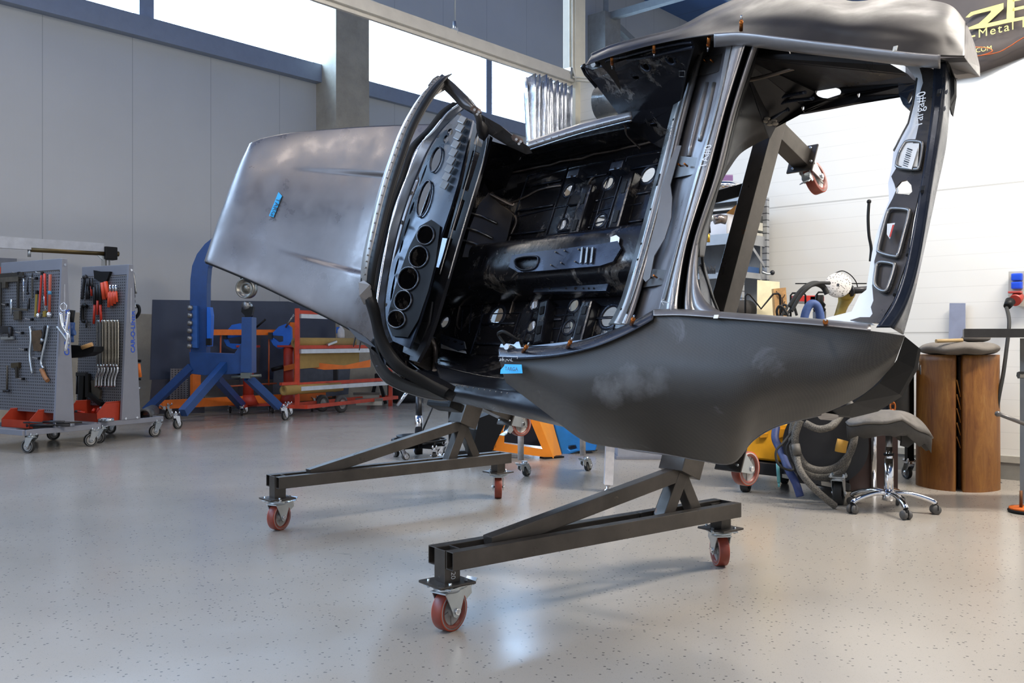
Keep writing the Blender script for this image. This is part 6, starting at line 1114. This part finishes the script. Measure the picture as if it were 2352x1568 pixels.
thing1('blue_hose', MB().tube(cr([D(x, y, d_) for x, y, d_ in ((1783, 980, 6.3), (1780, 1005, 6.25), (1788, 1025, 6.2), (1800, 1050, 6.1), (1812, 1080, 6.0), (1828, 1110, 5.95), (1838, 1140, 5.93))], 40), .026, 12), BHOSE, 'dark blue braided hose running down beside the yellow body', 'hose')
thing1('black_cable', MB().tube(cr([D(x, y, d_) for x, y, d_ in ((1825, 985, 5.95), (1800, 1015, 5.9), (1783, 1035, 5.88), (1785, 1060, 5.86), (1800, 1075, 5.85), (1822, 1078, 5.86), (1812, 1050, 5.9), (1808, 1025, 5.92), (1826, 1000, 5.95))], 60), .008, 8), RUB, 'thin black cable looped by the yellow body', 'cable')
thing1('teal_pen_tool', MB().cyl(D(1786, 1064, 5.9), D(1789, 1108, 5.88), .011, n=10).cyl(D(1789, 1108, 5.88), D(1789, 1118, 5.88), .007, n=8), M('#4f8f92', .5), 'slim teal tool hanging below the black cable loop', 'tool')
thing1('yellow_nozzle', MB().tube(DP([(1936, 1010), (1932, 1025), (1930, 1038)], 5.82), .035, 10), M('#c9973a', .6), 'yellow taped nozzle on the coiled hose', 'nozzle')
thing1('rust_box', MB().box(D(1975, 1035, 6.6), .34, .5, .50), M('#2a1711', .5, .2, .3), 'dark red brown metal box behind the saddle stool', 'box')
# polisher with pad
po = root('angle_polisher', D(1925, 700, 6.4), 'yellow angle polisher with white dotted round pad held above the trolley', 'polisher')
pc_ = D(1925, 654, 6.35); pn = V((-.35, -1, .25)).normalized()
DOT = NT('dotted_pad'); vv = DOT.n('ShaderNodeTexVoronoi'); vv.inputs['Scale'].default_value = 80; DOT.l(DOT.tc.outputs['Object'], vv.inputs['Vector']); DOT.col(DOT.mix(DOT.math('LESS_THAN', vv.outputs['Distance'], .28), rgb('#d2cdc6'), rgb('#5d5851'))); DOT.b.inputs['Roughness'].default_value = .8
MB().lathe(pc_, pn, [(0, .0), (.012, 0), (.087, 0), (.09, -.004), (.087, -.02), (0, -.02)], 40).build('pad', DOT.m, po); MB().cyl(pc_ + pn * .001, pc_ + pn * .004, .009, n=12).build('pad_centre', INK, po); MB().lathe(pc_ - pn * .022, -pn, [(0, 0), (.085, 0), (.07, .018), (0, .02)], 32).build('backing_plate', BLACKP, po)
YEL = M('#a88d3c', .5, 0, .3); MB().tube(cr(DP([(1945, 670), (1940, 690), (1932, 712), (1925, 740)], 6.45), 16), .04, 14, rr=[.055, .055, .055, .054, .052, .048, .044, .04, .038, .037, .036, .036, .036, .038, .04, .042, .045]).sphere(D(1945, 672, 6.42), .06, 14).build('motor_body', YEL, po)
MB().tube(DP([(1950, 668), (1975, 666), (1994, 664)], 6.35), .024, 12).lathe(D(1954, 668, 6.35), (1, 0, .05), [(0, 0), (.04, 0), (.04, .012), (0, .012)], 18).build('side_handle', DKMET, po)
MB().tube(cr(DP([(1908, 640), (1918, 628), (1935, 622), (1952, 630), (1965, 645), (1970, 660)], 6.5), 24), .004, 6).build('guard_wire', BLACKP, po)
MB().bar(D(1827, 651, 6.55), D(1990, 651, 6.55), .012, .008).build('long_rod', BLACKP, po)
thing1('black_hose', MB().tube(cr([D(x, y, d_) for x, y, d_ in ((1814, 705, 6.2), (1830, 680, 6.2), (1850, 660, 6.2), (1872, 651, 6.25), (1890, 658, 6.3), (1900, 675, 6.3))], 36), .02, 10).tube(cr([D(x, y, d_) for x, y, d_ in ((1818, 715, 6.15), (1838, 680, 6.15), (1860, 658, 6.15), (1880, 650, 6.2), (1905, 650, 6.3))], 36), .012, 8), RUB, 'black hose arching over to the polisher', 'hose')
thing1('black_cable', MB().tube(cr([D(x, y, 6.1 + .01 * i) for i, (x, y) in enumerate(((1812, 728), (1800, 708), (1790, 703), (1784, 715), (1790, 730), (1802, 715), (1808, 704), (1800, 700), (1794, 712), (1804, 722), (1815, 712), (1822, 700), (1830, 724)))], 90), .009, 8), RUB, 'knotted black cable behind the lid channel', 'cable')
thing1('blue_hose', MB().tube(cr([D(x, y, 6.2) for x, y in ((1845, 770), (1848, 728), (1856, 705), (1866, 697), (1877, 703), (1884, 725), (1888, 770))], 36), .028, 14), M('#3d5488', .6, 0, .15, 70), 'blue ribbed hose bent in an arch behind the car edge', 'hose')
rb = root('red_device', D(1855, 690, 6.7), 'small red boxed device on a steel bracket', 'device'); MB().box(D(1846, 686, 6.7), .17, .1, .045, ch=.006).box(D(1872, 687, 6.7), .1, .1, .035).build('case', M('#b8302a', .45), rb); MB().bar(D(1828, 694, 6.7), D(1882, 697, 6.7), .12, .012).build('bracket', M('#8b8c8e', .4, .5), rb)
thing1('black_rod', MB().tube(cr([D(x, y, 6.9) for x, y in ((1996, 464), (1994, 500), (1996, 540), (2001, 570), (1999, 600))], 20), .012, 8).sphere(D(1996, 463, 6.9), .018, 10), BLACKP, 'thin black curved hanger rod in front of the white wall', 'rod')
# --- saddle stool
ss = root('saddle_stool', G(2045, 1168), 'grey taped saddle stool with chrome five star base', 'stool'); gx, gy = 2.33, 5.62
rows = []
for j in range(13):
    v = j / 12; row = []
    for i in range(33):
        a = 2 * math.pi * i / 32; r_ = v; X_2 = r_ * .20 * math.cos(a) * (1 + .12 * math.cos(2 * a)); Y_2 = r_ * .19 * math.sin(a); z = .615 + .05 * r_ * r_ * math.cos(2 * a) * -.2 - .05 * r_ ** 4 - (.10 * r_ ** 3 if math.cos(a) > 0 else .02 * r_) * abs(math.cos(a)) + .006 * math.sin(a * 7) * r_
        row.append(V((gx + X_2 * 1.15, gy + Y_2, z)))
    rows.append(row)
seat = grid(rows).build('seat', M('#6b6660', .45, .1, .25, 22, .4), ss, solid=.02)
rows2 = [[V((p.x, p.y, p.z - .006)) for p in rows[-1]], [V((gx + (p.x - gx) * .98, gy + (p.y - gy) * .98, p.z - .075 - .02 * math.sin(i * 1.7))) for i, p in enumerate(rows[-1])], [V((gx + (p.x - gx) * .7, gy + (p.y - gy) * .7, .48)) for p in rows[-1]]]
grid(rows2).build('seat_skirt', M('#3c3a38', .5, 0, .3), ss)
fl_ = [(2085, 965), (2112, 962), (2128, 985), (2139, 1008), (2122, 1022), (2108, 1010), (2085, 1028), (2070, 1024), (2072, 1000)]; MB().plate(DP(fl_, 5.58), YB * .02).build('torn_flap', M('#2b2a29', .5), ss)
MB().cyl((gx, gy, .26), (gx, gy, .40), .021, n=20).cyl((gx, gy, .08), (gx, gy, .33), .028, n=24).build('gas_lift', CHROME, ss); MB().cyl((gx, gy, .33), (gx, gy, .50), .020, n=18).build('upper_tube', PLATED, ss); MB().cyl((gx, gy, .345), (gx, gy, .36), .031, n=20).build('collar', BLACKP, ss)
MB().cyl((gx, gy, .07), (gx, gy, .13), .04, .034, n=20).build('hub', CHROME, ss)
for k in range(5):
    a = -1.60 + k * 1.2566; dr_ = V((math.cos(a), math.sin(a), 0)); P = [V((gx, gy, .115)) + dr_ * t + V((0, 0, h)) for t, h in ((.03, 0), (.10, .004), (.18, -.012), (.245, -.035), (.262, -.05))]
    MB().tube(cr(P, 16), .017, 10, flat=.8).build('base_leg', CHROME, ss)
    e = V((gx, gy, .062)) + dr_ * .262; c_ = MB().cyl(e, e + V((0, 0, .012)), .012, n=10).box(e - V((0, 0, .02)), .03, .045, .035, (math.sin(a + .6), -math.cos(a + .6), 0), ch=.008).build('caster', BLACKP, ss)
    ax = V((math.cos(a + 1.9), math.sin(a + 1.9), 0))
    for s_ in (-1, 1): MB().lathe(e - V((0, 0, .0335)) + ax * (s_ * .017), ax, [(0, -.011), (.024, -.011), (.0285, -.004), (.0285, .004), (.024, .011), (0, .011)], 20).build('wheel', M('#4f4d4b', .6), c_)
ss2 = root('second_stool_leg', G(2007, 1150), 'chrome upright tube standing just behind the saddle stool', 'tube'); q = G(2007, 1130); MB().cyl((q.x, q.y, 0.02), (q.x, q.y, .62), .022, n=16).cyl((q.x, q.y, 0), (q.x, q.y, .02), .10, n=24).build('tube', CHROME, ss2)
# --- black welding bench with chain
wb2 = root('black_bench', G(2095, 1110), 'black steel bench on casters beside the wooden log', 'bench')
bq = V((2.72, 6.95, 0)); MB().box(bq + V((0, 0, .86)), .62, .5, .05, RD, RN, ch=.004).build('bench_top', M('#3b3835', .45, .5), wb2); MB().box(bq + V((0, 0, .62)), .5, .42, .40, RD, RN).build('cabinet', M('#1f1c1b', .5), wb2)
for s_ in (-1, 1):
    for t_ in (-1, 1): q = bq + RD * (s_ * .24) + RN * (t_ * .2); MB().bar(q + V((0, 0, .14)), q + V((0, 0, .85)), .05, .05).build('leg', BLACKP, wb2); caster(wb2, q + V((0, 0, .14)), (0, 0, -1), (1, .2, 0), .048, .03, RUB, None, HUBG, CHROME, pl=.07, lod=1, brake=False)
ch = root('orange_chain', D(2051, 900, 6.5), 'rusty orange chain hanging from the black bench', 'chain')
for k in range(4):
    c_ = D(2050.5, 900 + k * 17, 6.45); pts = [c_ + (V((.018, 0, 0)) if k % 2 == 0 else V((.006, .016, 0))) * math.cos(a * .5236) + V((0, 0, .034)) * math.sin(a * .5236) for a in range(12)]; MB().tube(pts, .006, 6, True).build('chain_link', M('#b5652c', .5, .4), ch)
for k in range(5):
    q = D(2100 + k * 5, 833 + k * 9, 6.6); thing1('bench_rod', MB().cyl(q, q + V((.0, 0, .07)), .008, n=8), PLATED, 'small bright rod hooked on the side of the black bench', 'rod', 'bright rods on the black bench')
# --- log with sandbag
lg = root('wooden_log', (3.235, 6.60, 0), 'huge split brown log standing upright as a work block', 'log')
pts = []
n = 64
for i in range(n + 1):
    a = -math.pi / 2 - .10 - .0 + (i / n) * 0
def logseg(a0, a1, nm):
    c = V((3.235, 6.60, 0)); R0 = .272; rows = []
    for z in [i * .07 for i in range(14)] + [.955]:
        row = []
        for i in range(41):
            a = a0 + (a1 - a0) * i / 40; r_ = R0 * (1 + .018 * math.sin(3 * a + 1) + .01 * math.sin(7 * a) + .018 * (1 - z)); row.append(c + V((math.cos(a) * r_, math.sin(a) * r_, z)))
        row.append(c + V((.02, .04, z))); row.append(row[0].copy()); rows.append(row)
    m = grid(rows); top = rows[-1]; m.add(top, [list(range(len(top) - 1))]); return m.build(nm, LOGM, lg)
ac = math.atan2(-6.6, -3.235 + .35) + .0
a_c = -1.99
logseg(a_c + .085, a_c + math.pi, 'log_half'); logseg(a_c + math.pi, a_c + 2 * math.pi - .085, 'log_half')
MB().plate([V((3.235, 6.60, z)) + V((math.cos(a_c), math.sin(a_c), 0)) * r_ + V((.0, 0, 0)) for z, r_ in ((.01, .14), (.94, .14), (.94, .10), (.01, .10))], V((.05, -.02, 0))).build('split_core', M('#2a1608', .8), lg)
for k in range(5): MB().tube([V((3.235, 6.6, .3 + k * .09)) + V((math.cos(a_c + .05), math.sin(a_c + .05), 0)) * .22, V((3.235, 6.6, .38 + k * .1)) + V((math.cos(a_c - .06), math.sin(a_c - .06), 0)) * .225], .004, 5).build('splinter', M('#a86f2e', .7), lg)
rows = []
for j in range(15):
    v = j / 14 * math.pi; rows.append([V((3.20, 6.5, 1.0)) + V((.265 * (abs(math.sin(v)) ** .6) * math.cos(a) * (1 + .03 * math.sin(5 * a)), .25 * (abs(math.sin(v)) ** .6) * math.sin(a), .048 * math.cos(v) + (.008 * math.sin(a * 6) * math.sin(v)))) for a in [2 * math.pi * i / 40 for i in range(41)]])
sbg = grid(rows).build('sandbag', M('#6a645d', .85, 0, .15, 10, .3), loc=(3.2, 6.5, 1.0)); tag(sbg, 'flat grey leather sandbag lying on top of the wooden log', 'sandbag')
hm = root('pear_mallet', (3.2, 6.4, 1.07), 'grey mallet with short wooden handle on the sandbag', 'mallet'); MB().sphere((3.29, 6.45, 1.072), .085, 20, (1.2, .8, .35)).build('head', M('#57534f', .7), hm); MB().cyl(D(2150, 783, 6.33), D(2210, 781, 6.38), .013, n=14).build('handle', M('#a58c62', .6), hm)
# --- wall things on the right
def RW(x, y, off=.0): return H(x, y, RP + RN * off, RN)
bn = root('banner', RW(2280, 60, .03), 'dark brown shop banner with large yellow letters on the white wall', 'banner'); rows = []
for j in range(9):
    v = j / 8; rows.append([H(x, y0 + (y1 - y0) * v, RP + RN * (.03 + .02 * math.sin(x / 30.0 + v * 2)), RN) for x, y0, y1 in ((2080, -160, 215), (2140, -190, 200), (2200, -215, 181), (2250, -240, 168), (2300, -270, 150), (2352, -300, 131), (2440, -340, 95), (2560, -400, 45), (2750, -480, -40))])
bcl = grid(rows).build('banner_cloth', M('#4d4541', .55, 0, .12, 3), bn, solid=.003)
BY = M('#d7cf7a', .5, 0, .1); xd = (RW(2352, 80, .07) - RW(2252, 106, .07)).normalized(); yd = V((0, 0, 1))
def bpoly(pts, mat, nm, h=.075): MB().plate([RW(x, y, h) for x, y in pts], RN * .002).build(nm, mat, bn)
bpoly([(2218, 40), (2230, 28), (2305, 7), (2305, 20), (2268, 54), (2312, 44), (2314, 0), (2330, -4), (2330, 42), (2352, 38), (2352, 45), (2312, 53), (2262, 64), (2225, 68), (2216, 66), (2228, 62), (2248, 54), (2264, 40), (2276, 28), (2276, 24), (2236, 34), (2226, 40)], BY, 'banner_letter')
bpoly([(2326, 4), (2352, -1), (2352, -9), (2326, -4)], BY, 'banner_letter'); bpoly([(2326, 26), (2352, 20), (2352, 13), (2326, 19)], BY, 'banner_letter')
q = RW(2246, 87, .078); text_mb('Metal Dre', q, RW(2352, 62, .078) - q, (0, 0, 1), .092, .001, spacing=1.25).build('banner_text', BY, bn); MB().bar(RW(2231, 84, .078), RW(2240, 82, .078), .012, .001, RN).build('banner_dash', BY, bn)
q = RW(2241, 121, .08); text_mb('COM', q, RW(2270, 116, .08) - q, (0, 0, 1), .05, .001).build('banner_text', BY, bn)
OG = M('#c2612c', .5); MB().tube(cr([RW(x, y, .08) for x, y in ((2236, 108), (2262, 109), (2278, 114), (2276, 120), (2255, 127), (2242, 129), (2290, 121), (2320, 106), (2345, 90), (2400, 60))], 50), .006, 6, flat=.4).build('banner_swoosh', OG, bn)
sk = root('power_outlet_box', RW(2345, 660, .03), 'grey wall panel with two blue sockets and a red plug', 'power outlet'); MB().plate([RW(2319, 624, .03), RW(2380, 622, .03), RW(2380, 704, .03), RW(2332, 703, .03), (RW(2318, 680, .03))], RN * .03).build('panel', M('#b5b1a5', .5), sk)
for y in (636, 655): MB().box(RW(2336, y, .075), .072, .05, .055, RD, RN, ch=.012).build('blue_socket', M('#1b49c8', .35), sk)
a = RW(2338, 682, .09); MB().cyl(a, a + RN * .09 - V((0, 0, .03)), .042, n=24).build('red_socket', M('#a83a30', .4), sk); MB().box(RW(2332, 671, .14), .085, .07, .016, RD, RN, ch=.006).build('red_lid', M('#a8443c', .4), sk); b_ = a + RN * .1 - V((0, 0, .035)) - V((.03, 0, 0)); MB().cyl(b_, b_ - V((.04, .03, .04)), .036, .026, n=20).build('plug', BLACKP, sk)
e = b_ - V((.05, .04, .05)); g1 = D(2290, 950, 6.6)
thing1('power_cable', MB().tube(cr([e, D(2318, 740, 6.5), D(2312, 800, 6.45), D(2304, 860, 6.42), D(2293, 920, 6.42), D(2287, 980, 6.5), D(2283, 1040, 6.7), D(2284, 1090, 6.9), D(2300, 1112, 6.75), D(2330, 1118, 6.65), D(2400, 1112, 6.6)], 70), .013, 10), RUB, 'black power cable hanging from the red plug to the floor', 'cable')
thing1('blue_grey_panel', MB().plate([RW(2182, 696, .03), RW(2218, 696, .03), RW(2218, 780, .03), RW(2180, 780, .03)], RN * .012), M('#9aa0b4', .4, .3, .08), 'narrow blue grey metal plate standing against the wall behind the sandbag', 'plate')
tbp = root('surface_plate_table', D(2360, 1185, 5.5), 'thick dark steel plate table cut by the right edge of the picture', 'table')
tc = V((3.35, 5.60, 0)); MB().plate([V((2.735, 5.5, 1.075)), V((3.9, 5.32, 1.075)), V((4.0, 5.8, 1.075)), V((2.9, 5.85, 1.075))], V((0, 0, .052))).build('table_plate', M('#3f3d3b', .4, .6, .15), tbp, bevel=.002)
px_ = D(2356, 900, 5.6); MB().bar(V((px_.x + .03, px_.y, .05)), V((px_.x + .03, px_.y, 1.07)), .085, .085).build('column', M('#9b9a96', .45, .3), tbp); MB().cyl(D(2345, 1165, 5.6) - V((0, 0, 0)), D(2345, 1178, 5.6), .03, n=14).build('column_collar', DKMET, tbp)
fq = D(2350, 1178, 5.58); MB().lathe((fq.x + .02, fq.y, 0), (0, 0, 1), [(0, 0), (.10, 0), (.105, .012), (.10, .02), (.0, .02)], 28).build('rubber_base', BLACKP, tbp); MB().lathe((fq.x + .02, fq.y, .02), (0, 0, 1), [(0, 0), (.098, 0), (.095, .012), (.05, .02), (0, .02)], 28).build('orange_base', M('#d0651c', .5), tbp); MB().cyl((fq.x - .03, fq.y - .03, .04), (fq.x - .03, fq.y - .03, .14), .009, n=10).build('level_bolt', M('#6b4326', .6, .5), tbp)
MB().cyl(D(2292, 950, 5.5), D(2360, 976, 5.5), .012, n=10).sphere(D(2292, 950, 5.5), .018, 12).build('crank_lever', M('#6b6866', .4, .6), tbp)
MB().lathe(D(2350, 861, 5.55), (1, 0, 0), [(0, -.03), (.022, -.03), (.022, .02), (0, .02)], 6, smooth=False).build('hex_nut', PLATED, tbp)
